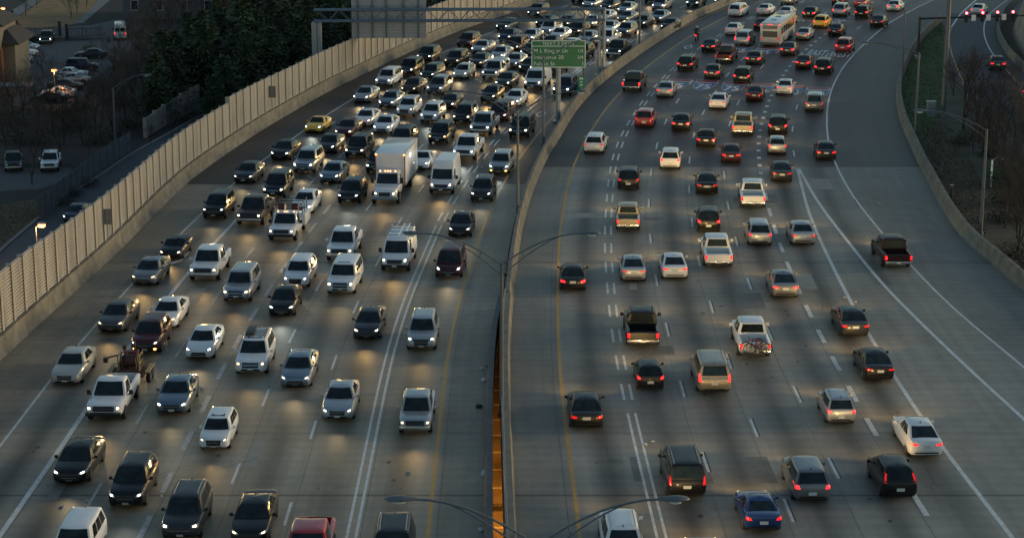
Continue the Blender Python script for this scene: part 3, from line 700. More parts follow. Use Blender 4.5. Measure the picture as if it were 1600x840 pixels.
 ('R', 1047, 264, 'crossover', 'white', 'y', (), 'outbound white crossover just ahead of the white sedan'),
 ('R', 1142, 254, 'sedan', 'maroon', 'y', (), 'outbound maroon sedan following the tan pickup'),
 ('R', 1103, 229, 'sedan', 'black', 'y', (), 'outbound black sedan beside the tan pickup, on its median side'),
 ('R', 1064, 204, 'sedan', 'black', 'y', (), 'outbound black sedan beside the red crossover, on its outer side'),
 ('R', 1007, 199, 'crossover', 'red', 'y', (), 'outbound red crossover in the second lane from the median'),
 ('R', 988, 142, 'pickup', 'charcoal', 'y', (), 'outbound charcoal pickup in the carpool lane by the median'),
 ('R', 1039, 152, 'sedan', 'silver', 'y', (), 'outbound silver sedan following the black sport utility vehicle'),
 ('R', 1122, 170, 'sedan', 'white', 'y', (), 'outbound white sedan between the black sport utility vehicle ahead and the black sedan behind'),
 ('R', 1160, 211, 'pickup', 'tan', 'y', (), 'outbound tan pickup following the maroon sedan'),
 ('R', 1215, 209, 'crossover', 'black', 'y', (), 'outbound black crossover just ahead of the silver hatchback'),
 ('R', 1214, 241, 'hatchback', 'silver', 'y', (), 'outbound silver hatchback in the sixth lane from the median'),
 ('R', 1290, 249, 'sedan', 'charcoal', 'y', (), 'outbound charcoal sedan following the grey sport utility vehicle'),
 ('R', 1221, 283, 'sedan', 'charcoal', 'y', (), 'outbound charcoal sedan following the silver hatchback'),
 ('R', 1179, 158, 'sedan', 'maroon', 'y', (), 'outbound maroon sedan just ahead of the tan pickup'),
 ('R', 1160, 130, 'suv', 'black', 'y', (), 'outbound black sport utility vehicle following the charcoal sedan'),
 ('R', 1226, 148, 'sedan', 'white', 'y', (), 'outbound white sedan beside the maroon sedan, on its outer side'),
 ('R', 1272, 174, 'suv', 'gray', 'y', (), 'outbound grey sport utility vehicle following the black sport utility vehicle'),
 ('R', 1113, 123, 'sedan', 'charcoal', 'y', (), 'outbound charcoal sedan following the maroon pickup'),
 ('R', 1072, 111, 'suv', 'black', 'y', (), 'outbound black sport utility vehicle following the black sedan'),
 ('R', 1132, 98, 'pickup', 'maroon', 'y', (), 'outbound maroon pickup in the third lane from the median'),
 ('R', 1178, 101, 'sedan', 'charcoal', 'y', (), 'outbound charcoal sedan following the white city bus'),
 ('R', 1108, 82, 'sedan', 'black', 'y', (), 'outbound black sedan just ahead of the black sport utility vehicle'),
 ('R', 1161, 72, 'bigsuv', 'silver', 'y', (), 'outbound silver large sport utility vehicle in the third lane from the median'),
 ('R', 1144, 55, 'sedan', 'white', 'y', (), 'outbound white sedan following the white sedan'),
 ('R', 1150, 26, 'minivan', 'white', 'y', (), 'outbound white minivan in the carpool lane by the median'),
 ('R', 1193, 24, 'sedan', 'white', 'y', (), 'outbound white sedan following the silver sport utility vehicle'),
 ('R', 1204, 73, 'bus', 'white', 'y', (), 'white and silver city bus with red round tail lights'),
 ('R', 1189, 48, 'sedan', 'maroon', 'y', (), 'outbound maroon sedan following the yellow sedan'),
 ('R', 1231, 87, 'sedan', 'charcoal', 'y', (), 'outbound charcoal sedan between the silver sedan ahead and the maroon sedan behind'),
 ('R', 1255, 63, 'sedan', 'silver', 'y', (), 'outbound silver sedan following the yellow crossover'),
 ('R', 1282, 44, 'crossover', 'yellow', 'y', (), 'yellow taxi like crossover right of the city bus'),
 ('R', 1305, 57, 'sedan', 'black', 'y', (), 'outbound black sedan just ahead of the maroon sedan'),
 ('R', 1318, 83, 'suv', 'red', 'y', (), 'outbound red sport utility vehicle in the seventh lane from the median'),
 ('R', 1371, 43, 'sedan', 'black', 'y', (), 'outbound black sedan just ahead of the red sport utility vehicle'),
 ('R', 1312, 26, 'suv', 'silver', 'y', (), 'outbound silver sport utility vehicle following the red sedan'),
 ('R', 1347, 29, 'suv', 'black', 'y', (), 'outbound black sport utility vehicle beside the silver sport utility vehicle, on its outer side'),
 ('R', 1345, 12, 'sedan', 'red', 'y', (), 'bright red sedan glowing with brake lights near the top edge'),
 ('R', 1310, 9, 'suv', 'black', 'y', (), 'outbound black sport utility vehicle just ahead of the red sedan'),
 ('R', 1265, 29, 'sedan', 'black', 'y', (), 'outbound black sedan just ahead of the white city bus'),
 ('R', 1396, 18, 'sedan', 'white', 'y', (), 'white sedan farthest right on the main road near the top edge'),
 ('R', 1230, 8, 'suv', 'silver', 'y', (), 'outbound silver sport utility vehicle just ahead of the white sedan'),
 ('R', 1227, 28, 'sedan', 'white', 'y', (), 'outbound white sedan just ahead of the yellow sedan'),
 ('R', 1229, 39, 'sedan', 'yellow', 'y', (), 'yellow sedan half hidden behind the city bus'),
 ('R', 1255, 108, 'sedan', 'maroon', 'y', (), 'outbound maroon sedan following the black sedan'),
 ('R', 1286, 116, 'suv', 'black', 'y', (), 'outbound black sport utility vehicle following the red sport utility vehicle'),
 ('R', 1527, 24, 'sedan', 'white', 'y', (), 'white sedan at the top of the exit ramp beyond the red signals'),
 ('R', 1558, 110, 'sedan', 'green', 'y', (), 'dark green sedan on the exit ramp behind the bare trees'),
 ('R', 1607, 154, 'sedan', 'white', 'y', (), 'white sedan on the exit ramp at the right edge, mostly out of frame'),
]

# ------------------------------------------------------------------ vehicles
def spline(keys, n):
    xs = np.array([k[0] for k in keys]); out = []
    # denser stations at both ends
    t = np.linspace(0, math.pi, n); q = (1 - np.cos(t)) / 2 * 0.6 + np.linspace(0, 1, n) * 0.4
    sx = xs[0] + (xs[-1] - xs[0]) * q
    cols = [sx]
    for j in range(1, len(keys[0])):
        v = np.array([k[j] for k in keys]); h = np.diff(xs); d = np.diff(v) / h
        m = np.zeros(len(v)); m[0] = d[0]; m[-1] = d[-1]
        for i in range(1, len(v) - 1):
            m[i] = 0 if d[i - 1] * d[i] <= 0 else 2 * d[i - 1] * d[i] / (d[i - 1] + d[i])
        r = []
        for x in sx:
            i = min(max(np.searchsorted(xs, x) - 1, 0), len(h) - 1); u = (x - xs[i]) / h[i]
            r.append((2*u**3-3*u**2+1)*v[i] + (u**3-2*u**2+u)*h[i]*m[i] + (-2*u**3+3*u**2)*v[i+1] + (u**3-u**2)*h[i]*m[i+1])
        cols.append(np.array(r))
    return list(zip(*cols))
def lower_body(keys, n=30, boxy=0.0):
    st = spline(keys, n); vs = []; fs = []
    for x, zb, zt, w in st:
        hgt = zt - zb; e = 0.10 - 0.05 * boxy
        half = [(0, zb), (w * 0.86, zb), (w * 0.97, zb + 0.12 * hgt), (w, zb + 0.38 * hgt), (w * 0.995, zb + 0.62 * hgt), (w * (0.965 + 0.02 * boxy), zt - e), (w * (0.90 + 0.05 * boxy), zt - 0.02), (w * 0.7, zt + 0.012), (w * 0.35, zt + 0.026), (0, zt + 0.03)]
        ring = [(x, y, z) for y, z in half] + [(x, -y, z) for y, z in half[-2:0:-1]]
        vs += ring
    k = 18
    for i in range(n - 1):
        for j in range(k):
            fs.append((i * k + j, (i + 1) * k + j, (i + 1) * k + (j + 1) % k, i * k + (j + 1) % k))
    fs.append(tuple(range(k))); fs.append(tuple((n - 1) * k + j for j in range(k - 1, -1, -1)))
    return vs, fs
class GH:
    """greenhouse: a tapered cabin with bowed screens; pt() gives points on its four faces"""
    def __init__(s, bf, br, zb, rf, rr, zr, wb, wr, bulge=0.10, crown=0.04, rb=0.04):
        s.__dict__.update(locals())
    def pt(s, side, u, v):
        w = s.wb + (s.wr - s.wb) * (v ** 1.25)
        xf = s.bf + (s.rf - s.bf) * v; xr = s.br + (s.rr - s.br) * v; z = s.zb + (s.zr - s.zb) * v
        if side in 'FB':
            y = w * (1 - 2 * u); bow = (1 - (2 * u - 1) ** 2)
            return Vector((xf + s.bulge * bow if side == 'F' else xr - s.rb * bow, y, z))
        x = xf + (xr - xf) * u; y = w + 0.035 * math.sin(math.pi * u)
        return Vector((x, y if side == 'L' else -y, z))
    def mesh(s):
        vs = []; nF, nS, nB = 8, 10, 8
        vv = [0, .25, .5, .75, .92]
        def ring(v):
            r = [s.pt('F', 1 - i / nF, v) for i in range(nF)] + [s.pt('L', i / nS, v) for i in range(nS)]
            r += [s.pt('B', i / nB, v) for i in range(nB)] + [s.pt('R', 1 - i / nS, v) for i in range(nS)]
            return r
        rings = [ring(v) for v in vv]
        top = ring(1.0); cx = (s.rf + s.rr) / 2
        def shrink(r, a, b, dz):
            o = []
            for p in r:
                dx = p.x - cx; o.append(Vector((cx + dx * (1 - a / max(0.6, abs(s.rf - cx))), p.y * (1 - b / s.wr), p.z + dz)))
            return o
        rings += [shrink(top, 0.03, 0.03, -0.012), shrink(top, 0.13, 0.10, 0.012), shrink(top, 0.35, 0.3, s.crown), shrink(top, 0.62, 0.5, s.crown + 0.012)]
        k = nF + nS + nB + nS; fs = []
        for r in rings: vs += r
        for i in range(len(rings) - 1):
            for j in range(k):
                fs.append((i * k + j, i * k + (j + 1) % k, (i + 1) * k + (j + 1) % k, (i + 1) * k + j))
        fs.append(tuple(range(k - 1, -1, -1))); b = (len(rings) - 1) * k; fs.append(tuple(b + j for j in range(k)))
        return vs, fs
    def panel(s, side, u0, u1, v0, v1, off=0.012, nu=5, nv=3, u0t=None, u1t=None):
        """a pane lying just proud of a face"""
        c = Vector(((s.bf + s.br) / 2, 0, (s.zb + s.zr) / 2)); g = []
        u0t = u0 if u0t is None else u0t; u1t = u1 if u1t is None else u1t
        for j in range(nv + 1):
            t = j / nv; v = v0 + (v1 - v0) * t
            for i in range(nu + 1):
                a = u0 + (u0t - u0) * t; b = u1 + (u1t - u1) * t
                u = a + (b - a) * i / nu; p = s.pt(side, u, v); e = 1e-3
                n = (s.pt(side, u + e, v) - p).cross(s.pt(side, u, v + e) - p).normalized()
                if n.dot(p - c) < 0: n = -n
                g.append((p, n))
        return shell(g, nu, nv, off)
def shell(g, nu, nv, off, back=0.03):
    vs = [p + n * off for p, n in g] + [p - n * back for p, n in g]; k = nu + 1; m = (nu + 1) * (nv + 1); fs = []
    for j in range(nv):
        for i in range(nu):
            q = (j * k + i, j * k + i + 1, (j + 1) * k + i + 1, (j + 1) * k + i); fs.append(q); fs.append(tuple(a + m for a in q[::-1]))
    edge = [i for i in range(k)] + [j * k + nu for j in range(1, nv + 1)] + [nv * k + i for i in range(nu - 1, -1, -1)] + [j * k for j in range(nv - 1, 0, -1)]
    for a in range(len(edge)):
        b = (a + 1) % len(edge); fs.append((edge[b], edge[a], edge[a] + m, edge[b] + m))
    return vs, fs
def patch(bvh, sgn, quad, off=0.012, nu=5, nv=3):
    """a lamp, grille or plate laid onto the nose (sgn=1) or tail (-1); quad = four (y, z) corners"""
    (a, b, c, d) = [Vector((q[0], q[1])) for q in quad]; g = []; last = None
    for j in range(nv + 1):
        for i in range(nu + 1):
            t, u = j / nv, i / nu
            q = (a * (1 - u) + b * u) * (1 - t) + (d * (1 - u) + c * u) * t
            h = bvh.ray_cast(Vector((sgn * 20, q.x, q.y)), Vector((-sgn, 0, 0)))
            if h[0] is None:
                h = bvh.find_nearest(Vector((sgn * 2.3, q.x, q.y)))
            p = h[0]; n = Vector((sgn, 0, 0))
            nn = h[1] if h[1].x * sgn > 0 else -h[1]
            g.append((Vector((p.x, q.x, q.y)), (n + nn * 0.6).normalized()))
    return shell(g, nu, nv, off)
def boolean_cut(me, cutters):
    o = bpy.data.objects.new('tmp', me); COL.objects.link(o)
    cm = MB()
    for c in cutters: c(cm)
    co = cm.build('tmpcut'); fix_normals(co.data)
    md = o.modifiers.new('b', 'BOOLEAN'); md.operation = 'DIFFERENCE'; md.object = co; md.solver = 'EXACT'
    bpy.context.view_layer.update()
    me2 = bpy.data.meshes.new_from_object(o.evaluated_get(bpy.context.evaluated_depsgraph_get()))
    cd = co.data
    bpy.data.objects.remove(o); bpy.data.objects.remove(co); bpy.data.meshes.remove(me); bpy.data.meshes.remove(cd)
    return me2
def cyl_y(mb, x, z, r, y0, y1, n=22):
    vs = []
    for y in (y0, y1):
        for k in range(n):
            t = 2 * math.pi * k / n; vs.append((x + r * math.cos(t), y, z + r * math.sin(t)))
    fs = [(k, (k + 1) % n, n + (k + 1) % n, n + k) for k in range(n)] + [tuple(range(n - 1, -1, -1)), tuple(range(n, 2 * n))]
    mb.add(vs, fs)
WHEELS = {}
def wheel_meshes(r, w):
    key = (r, w)
    if key in WHEELS: return WHEELS[key]
    n = 20; prof = [(r * .62, w * .5), (r * .9, w * .52), (r, w * .36), (r, -w * .36), (r * .9, -w * .52), (r * .62, -w * .5)]
    vs = []; fs = []
    for rr, y in prof:
        for k in range(n):
            t = 2 * math.pi * k / n; vs.append((rr * math.cos(t), y, rr * math.sin(t)))
    for i in range(len(prof) - 1):
        for k in range(n): fs.append((i * n + k, i * n + (k + 1) % n, (i + 1) * n + (k + 1) % n, (i + 1) * n + k))
    fs.append(tuple(range(n - 1, -1, -1))); fs.append(tuple((len(prof) - 1) * n + k for k in range(n)))
    t = mesh_obj('wheel', vs, fs, M['tyre'], None, 40)
    mb = MB()
    cyl_y(mb, 0, 0, r * .17, w * .38, w * .56, 10)
    for k in range(5):
        a = 2 * math.pi * k / 5; tf = Matrix.Rotation(a, 4, 'Y')
        mb.box(0.0, r * .62, w * .40, w * .54, -r * .085, r * .085, tf=tf)
    rv = []; nn = 20
    for rr, y in ((r * .56, w * .53), (r * .66, w * .54), (r * .66, w * .40), (r * .56, w * .40)):
        for k in range(nn):
            a = 2 * math.pi * k / nn; rv.append((rr * math.cos(a), y, rr * math.sin(a)))
    mb.add(rv, [(i * nn + k, i * nn + (k + 1) % nn, ((i + 1) % 4) * nn + (k + 1) % nn, ((i + 1) % 4) * nn + k) for i in range(4) for k in range(nn)])
    rim = mb.build('rim', M['rim'], None, 40)
    a, b = t.data, rim.data
    bpy.data.objects.remove(t); bpy.data.objects.remove(rim)
    WHEELS[key] = (a, b); return a, b

BEAM = {}
def beam_data(style, wide=False):
    key = style; style = style + '_wide' if wide else style
    if style not in BEAM:
        d = bpy.data.lights.new('headlight_beam', 'SPOT')
        d.energy = {'w': 92, 'y': 108, 'g': 84, 'a': 60}[key]
        d.color = {'w': (1, 0.74, 0.38), 'y': (1, 0.62, 0.22), 'g': (0.95, 1.0, 0.86), 'a': (1, 0.55, 0.2)}[key]
        d.spot_size = R(44); d.spot_blend = 1.0; d.shadow_soft_size = 0.25
        BEAM[style] = d
        if wide: d.energy = 330; d.spot_size = R(62); d.color = (1, .64, .24)
    return BEAM[style]

class Car:
    def __init__(s, name):
        s.root = empty(name); s.paint = []
    def part(s, name, vf, m, smooth=40, painted=False, parent=None, mats=None, loc=None):
        o = mesh_obj(name, vf[0], vf[1], m, parent or s.root, smooth, mats)
        if painted: o['painted'] = 1
        return o
    def mb(s, name, mb, m, smooth=35, painted=False, parent=None):
        o = mb.build(name, m, parent or s.root, smooth)
        if painted: o['painted'] = 1
        return o
    def wheels(s, xs, ty, r, w=0.24, dual=()):
        a, b = wheel_meshes(r, w)
        for x in xs:
            for sy in (1, -1):
                o = bpy.data.objects.new('wheel', a); o.location = (x, sy * ty, r); o.rotation_euler = (0, 0, 0 if sy > 0 else math.pi)
                link(o, s.root); q = bpy.data.objects.new('rim', b); link(q, o)
                if x in dual:
                    o2 = bpy.data.objects.new('wheel', a); o2.location = (x, sy * (ty - 0.28), r); link(o2, s.root)
    def body(s, vf_list, cut, name='body', smooth=38):
        mb = MB(); mb.add(*vf_list[0])
        o = mb.build('t'); fix_normals(o.data); me = o.data; bpy.data.objects.remove(o)
        if cut: me = boolean_cut(me, cut)
        bm = bmesh.new(); bm.from_mesh(me); bpy.data.meshes.remove(me)
        for v, f in vf_list[1:]:
            bv = [bm.verts.new(p) for p in v]
            nf = [bm.faces.new([bv[i] for i in q]) for q in f]; bmesh.ops.recalc_face_normals(bm, faces=nf)
        me = bpy.data.meshes.new(name); bm.to_mesh(me); bm.free()
        me.materials.clear(); me.materials.append(M['p_white']); me.name = name
        me.polygons.foreach_set('material_index', [0] * len(me.polygons))
        me.polygons.foreach_set('use_smooth', [True] * len(me.polygons)); me.set_sharp_from_angle(angle=R(smooth))
        o = bpy.data.objects.new(name, me); o['painted'] = 1; link(o, s.root)
        bm = bmesh.new(); bm.from_mesh(me); s.bvh = BVHTree.FromBMesh(bm); bm.free()
        return o
    def on(s, name, sgn, quad, m, off=0.014, both=True, painted=False, nu=5, nv=3, parent=None):
        for sy in ((1, -1) if both else (1,)):
            q = [(y * sy, z) for y, z in quad]
            if sy < 0: q = [q[1], q[0], q[3], q[2]]
            o = s.part(name, patch(s.bvh, sgn, q, off, nu, nv), m, 50, painted, parent)
            fix_normals(o.data)
    def lamps(s, quad, k=.54, z=0.0):
        s.on('headlight', 1, quad, M['hl_lens'])
        cy = sum(q[0] for q in quad) / 4; cz = sum(q[1] for q in quad) / 4 + z
        s.on('bulb', 1, [(cy + (y - cy) * k * .8, cz + (zz - cz) * k) for y, zz in quad], M['hl_w'], .022)
        hs = [o for o in s.root.children if o.name.startswith('headlight')]; bs = [o for o in s.root.children if o.name.startswith('bulb')]
        for h, b in zip(hs, bs): b.parent = h
    def glass(s, name, gh, side, *a, **k):
        o = s.part(name, gh.panel(side, *a, **k), M['glass'], 50); fix_normals(o.data); return o
    def mirror(s, x, y, z, w=0.17, h=0.15, d=0.12, m=None):
        for sy in (1, -1):
            mb = MB(); yc = y + .06 + w / 2; mb.box(x - d / 2, x + d / 2, sy * yc - w / 2, sy * yc + w / 2, z - h / 2, z + h / 2, bev=0.03)
            mb.box(x - 0.03, x + 0.03, min(sy * (y - 0.1), sy * (y + .1)), max(sy * (y - 0.1), sy * (y + .1)), z - h / 2 - 0.02, z - h / 2 + 0.03)
            s.mb('mirror', mb, m or M['p_white'], 40, painted=(m is None))
    def beam(s, x, z=0.66):
        o = bpy.data.objects.new('headlight_beam', beam_data('w')); o.location = (x, 0, z)
        o.rotation_euler = (R(90 - 2), 0, R(-90)); o.scale = (3.3, 1, 1); link(o, s.root)

SPEC = {}
#                keys: x, underside, top, half width
SPEC['sedan'] = dict(keys=[(-2.43,.44,.84,.62),(-2.37,.32,.99,.79),(-2.1,.25,1.03,.875),(-1.4,.2,1.0,.915),(0,.2,.95,.92),(1.0,.2,.945,.92),(1.7,.22,.90,.91),(2.12,.24,.83,.87),(2.36,.27,.74,.77),(2.45,.36,.63,.62)],
    gh=dict(bf=1.04,br=-1.98,zb=.92,rf=.24,rr=-1.05,zr=1.43,wb=.84,wr=.60,bulge=.13), ax=(1.42,-1.40), r=.33, name='sedan',
    hl=[(.50,.62),(.80,.67),(.82,.80),(.52,.74)], gr=[(-.40,.46),(.40,.46),(.44,.70),(-.44,.70)], tl=[(.46,.76),(.84,.76),(.86,.94),(.50,.91)], ht=(2.36,.66))
SPEC['coupe'] = dict(keys=[(-2.18,.44,.80,.62),(-2.12,.34,.95,.80),(-1.85,.26,.98,.89),(-1.2,.2,.95,.925),(0,.18,.86,.90),(1.0,.18,.83,.905),(1.6,.2,.78,.90),(2.0,.22,.68,.84),(2.15,.26,.6,.74),(2.21,.34,.5,.6)],
    gh=dict(bf=.78,br=-1.95,zb=.84,rf=-.02,rr=-.72,zr=1.28,wb=.82,wr=.54,bulge=.13), ax=(1.3,-1.3), r=.34, name='sports_coupe',
    hl=[(.50,.58),(.80,.64),(.80,.74),(.54,.68)], gr=[(-.38,.30),(.38,.30),(.42,.46),(-.42,.46)], tl=[(.52,.74),(.86,.74),(.84,.90),(.60,.88)], ht=(2.1,.62))
SPEC['hatchback'] = dict(keys=[(-2.0,.44,.95,.66),(-1.94,.32,1.05,.80),(-1.6,.25,1.05,.87),(0,.2,.96,.885),(1.0,.2,.96,.88),(1.6,.22,.91,.865),(1.95,.25,.80,.79),(2.08,.3,.62,.62)],
    gh=dict(bf=1.12,br=-1.9,zb=.93,rf=.25,rr=-1.35,zr=1.49,wb=.81,wr=.58,bulge=.16), ax=(1.25,-1.25), r=.32, name='hatchback',
    hl=[(.48,.62),(.78,.66),(.80,.80),(.56,.76)], gr=[(-.36,.34),(.36,.34),(.38,.48),(-.38,.48)], tl=[(.58,.80),(.82,.80),(.84,1.02),(.64,1.0)], ht=(2.0,.66))
SPEC['crossover'] = dict(keys=[(-2.24,.46,.95,.70),(-2.18,.36,1.08,.84),(-1.9,.30,1.10,.90),(-1.2,.26,1.06,.92),(0,.25,1.03,.92),(1.0,.25,1.04,.92),(1.65,.27,1.01,.905),(2.05,.3,.94,.87),(2.24,.34,.83,.77),(2.31,.42,.70,.62)],
    gh=dict(bf=1.06,br=-2.14,zb=1.0,rf=.40,rr=-1.72,zr=1.63,wb=.85,wr=.63,bulge=.13), ax=(1.36,-1.32), r=.36, name='crossover',
    hl=[(.50,.72),(.80,.78),(.82,.90),(.56,.84)], gr=[(-.40,.46),(.40,.46),(.46,.80),(-.46,.80)], tl=[(.56,.86),(.84,.86),(.86,1.08),(.64,1.06)], ht=(2.2,.75))
SPEC['suv'] = dict(keys=[(-2.40,.48,1.0,.76),(-2.34,.38,1.10,.87),(-2.1,.32,1.13,.93),(-1.2,.28,1.10,.945),(0,.28,1.07,.945),(1.0,.28,1.07,.94),(1.75,.3,1.02,.93),(2.15,.33,.94,.89),(2.32,.38,.82,.80),(2.38,.46,.68,.68)],
    gh=dict(bf=1.08,br=-2.32,zb=1.04,rf=.50,rr=-2.06,zr=1.77,wb=.875,wr=.68,bulge=.10,rb=.03), ax=(1.42,-1.38), r=.375, name='sport_utility_vehicle',
    hl=[(.54,.74),(.84,.76),(.86,.93),(.56,.91)], gr=[(-.46,.60),(.46,.60),(.48,.90),(-.48,.90)], tl=[(.66,.82),(.86,.82),(.86,1.10),(.70,1.10)], ht=(2.28,.80), square=1)
SPEC['bigsuv'] = dict(keys=[(-2.64,.52,1.0,.84),(-2.58,.42,1.16,.94),(-2.3,.36,1.20,1.0),(-1.2,.32,1.18,1.01),(0,.32,1.16,1.01),(1.1,.32,1.16,1.01),(2.0,.34,1.12,1.0),(2.42,.37,1.04,.96),(2.56,.42,.92,.88),(2.62,.5,.76,.76)],
    gh=dict(bf=1.3,br=-2.55,zb=1.14,rf=.68,rr=-2.35,zr=1.90,wb=.94,wr=.76,bulge=.09,rb=.03), ax=(1.55,-1.42), r=.40, name='sport_utility_vehicle',
    hl=[(.58,.80),(.92,.80),(.94,1.02),(.60,1.02)], gr=[(-.52,.66),(.52,.66),(.52,1.0),(-.52,1.0)], tl=[(.74,.86),(.93,.86),(.92,1.40),(.82,1.40)], ht=(2.5,.88), square=1)
SPEC['minivan'] = dict(keys=[(-2.52,.44,1.0,.78),(-2.46,.32,1.10,.90),(-2.2,.26,1.12,.97),(-1.2,.22,1.06,.985),(0,.22,1.02,.985),(1.3,.22,1.02,.97),(1.95,.24,.92,.94),(2.3,.27,.80,.87),(2.48,.32,.68,.74),(2.54,.4,.58,.6)],
    gh=dict(bf=1.75,br=-2.44,zb=1.0,rf=.72,rr=-2.14,zr=1.72,wb=.905,wr=.70,bulge=.14,rb=.04), ax=(1.55,-1.45), r=.34, name='minivan',
    hl=[(.54,.66),(.86,.74),(.88,.88),(.60,.80)], gr=[(-.42,.42),(.42,.42),(.46,.66),(-.46,.66)], tl=[(.72,.84),(.92,.84),(.90,1.22),(.78,1.22)], ht=(2.44,.72), square=1)
SPEC['leaf'] = dict(SPEC['hatchback'], keys=[(x * 1.09, a, b + .02, w * 1.02) for x, a, b, w in SPEC['hatchback']['keys']], gh=dict(bf=1.3,br=-2.08,zb=.95,rf=.35,rr=-1.4,zr=1.55,wb=.84,wr=.60,bulge=.16),
    tl=[(.66,.92),(.80,.92),(.70,1.36),(.60,1.36)], ax=(1.38,-1.32), ht=(2.15,.7))

SPEC['sedan_b'] = dict(SPEC['sedan'], keys=[(-2.40,.46,.88,.62),(-2.34,.33,1.03,.79),(-2.05,.25,1.06,.87),(-1.4,.2,1.02,.905),(0,.2,.97,.91),(1.0,.2,.955,.91),(1.65,.22,.92,.90),(2.08,.24,.85,.86),(2.32,.27,.76,.76),(2.41,.36,.64,.60)],
    gh=dict(bf=1.16,br=-2.12,zb=.93,rf=.30,rr=-.82,zr=1.45,wb=.835,wr=.585,bulge=.16), gr=[(-.50,.38),(.50,.38),(.40,.60),(-.40,.60)], hl=[(.46,.68),(.82,.72),(.83,.84),(.50,.76)], tl=[(.40,.84),(.84,.80),(.86,.95),(.44,.94)])
SPEC['suv_b'] = dict(SPEC['suv'], gh=dict(bf=1.16,br=-2.28,zb=1.04,rf=.46,rr=-1.86,zr=1.72,wb=.87,wr=.66,bulge=.12,rb=.04), gr=[(-.40,.50),(.40,.50),(.50,.86),(-.50,.86)], hl=[(.54,.80),(.86,.82),(.86,.95),(.54,.92)], tl=[(.56,.92),(.86,.90),(.86,1.08),(.62,1.08)])
def finish_common(c, sp):
    hx, hz = sp['ht']; c.beam(hx + 0.12, hz)
def build_car(kind, opts):
    sp = SPEC[kind]; c = Car(sp['name']); gh = GH(**sp['gh']); r = sp['r']
    xf, xr = sp['ax']; ty = max(k[3] for k in sp['keys']) - 0.12
    c.body([lower_body(sp['keys'], boxy=0.6 if sp.get('square') else 0), gh.mesh()], [lambda m, x=x: cyl_y(m, x, r, r + .06, sy * (ty - .2), sy * (ty + .6)) for x in (xf, xr) for sy in (1, -1)])
    c.wheels((xf, xr), ty - 0.005, r, 0.23)
    sq = sp.get('square')
    c.glass('windshield', gh, 'F', .06, .94, .10, .93)
    c.glass('rear_window', gh, 'B', .07 if not sq else .09, .93 if not sq else .91, .16 if not kind.startswith('sedan') else .10, .90)
    ub = (.20, .47, .50, .80) if kind in ('sedan', 'sedan_b', 'coupe') else (.17, .40, .43, .66, .69, .93)
    for side in 'LR':
        for i in range(0, len(ub), 2):
            if kind == 'coupe' and i > 0: ub2 = (.49, .62)
            else: ub2 = ub[i:i + 2]
            c.glass('side_window', gh, side, ub2[0], ub2[1], .20, .86, u0t=ub2[0] + (0.03 if i == 0 else 0), u1t=ub2[1])
    c.lamps(sp['hl'])
    if 'fog' in opts: c.on('fog_light', 1, [(.56, .40), (.72, .40), (.72, .50), (.56, .50)], M['hl_a'])
    c.on('grille', 1, sp['gr'], M['trim'], both=False)
    zi = sp['gr'][0][1] - .06
    c.on('lower_intake', 1, [(-.56, zi - .13), (.56, zi - .13), (.50, zi), (-.50, zi)], M['trim'], both=False)
    (gy, g0), g1 = sp['gr'][2], sp['gr'][0][1]; zm = (g0 + g1) / 2
    c.on('grille_bar', 1, [(-gy * .9, zm - .018), (gy * .9, zm - .018), (gy * .9, zm + .018), (-gy * .9, zm + .018)], M['chrome'], .024, both=False, nv=1)
    c.on('front_plate', 1, [(-.16, zi - .06), (.16, zi - .06), (.16, zi + .06), (-.16, zi + .06)], M['plate'], .03, both=False, nu=2, nv=1)
    q = sp['tl']; cy = sum(a for a, _ in q) / 4; cz = sum(b for _, b in q) / 4
    c.on('taillight', -1, [(cy + (a - cy) * .82 + .02, cz + (b - cz) * .8) for a, b in q], M['tl'])
    zp = .62 if not sq else .80
    if kind.startswith('sedan'): zp = .78
    c.on('licence_plate', -1, [(-.20, zp - .07), (.20, zp - .07), (.20, zp + .09), (-.20, zp + .09)], M['plate'], 0.02, both=False, nu=2, nv=2)
    c.on('rear_bumper_trim', -1, [(-.62, .40), (.62, .40), (.60, .48), (-.60, .48)], M['trim'], both=False)
    g = sp['gh']
    c.mirror(g['bf'] - .42, g['wb'] + .02, g['zb'] + .10)
    if 'rails' in opts or 'rack' in opts:
        for sy in (1, -1):
            mb = MB(); y = sy * (g['wr'] - .10); z = g['zr'] + .045
            mb.tube([(g['rf'] - .25, y, z - .05), (g['rf'] - .32, y, z + .03), ((g['rf'] + g['rr']) / 2, y, z + .045), (g['rr'] + .25, y, z + .03), (g['rr'] + .18, y, z - .05)], 0.024, 6)
            c.mb('roof_rail', mb, M['galv'] if 'rack' not in opts else M['trim'])
    if 'rack' in opts:
        mb = MB(); z = g['zr'] + .12
        for i in range(5):
            x = g['rf'] - .45 - i * .36; mb.tube([(x, -g['wr'] + .06, z), (x, g['wr'] - .06, z)], 0.02, 5)
        for y in (-.5, .5): mb.tube([(g['rf'] - .35, y, z), (g['rr'] + .2, y, z)], 0.02, 5)
        c.mb('roof_rack', mb, M['trim'])
        mb = MB(); mb.box(g['rr'] + .3, g['rf'] - .5, -g['wr'] + .1, -.08, z + .02, z + .10, bev=.02); c.mb('cargo_mat', mb, M['trim'])
    if 'sunroof' in opts or 'rack' in opts:
        mb = MB(); zz = g['zr'] + .030; mb.box(g['rf'] - .62, g['rf'] - .18, -.40, .40, zz - .05, zz + .012, bev=.015); c.mb('sunroof', mb, M['glass'])
    mb = MB(); zz = g['zr'] + .035; mb.box(g['rr'] + .10, g['rr'] + .24, -.018, .018, zz - .05, zz + .05, bev=.012); c.mb('antenna_fin', mb, M['trim'])
    finish_common(c, sp); return c.root
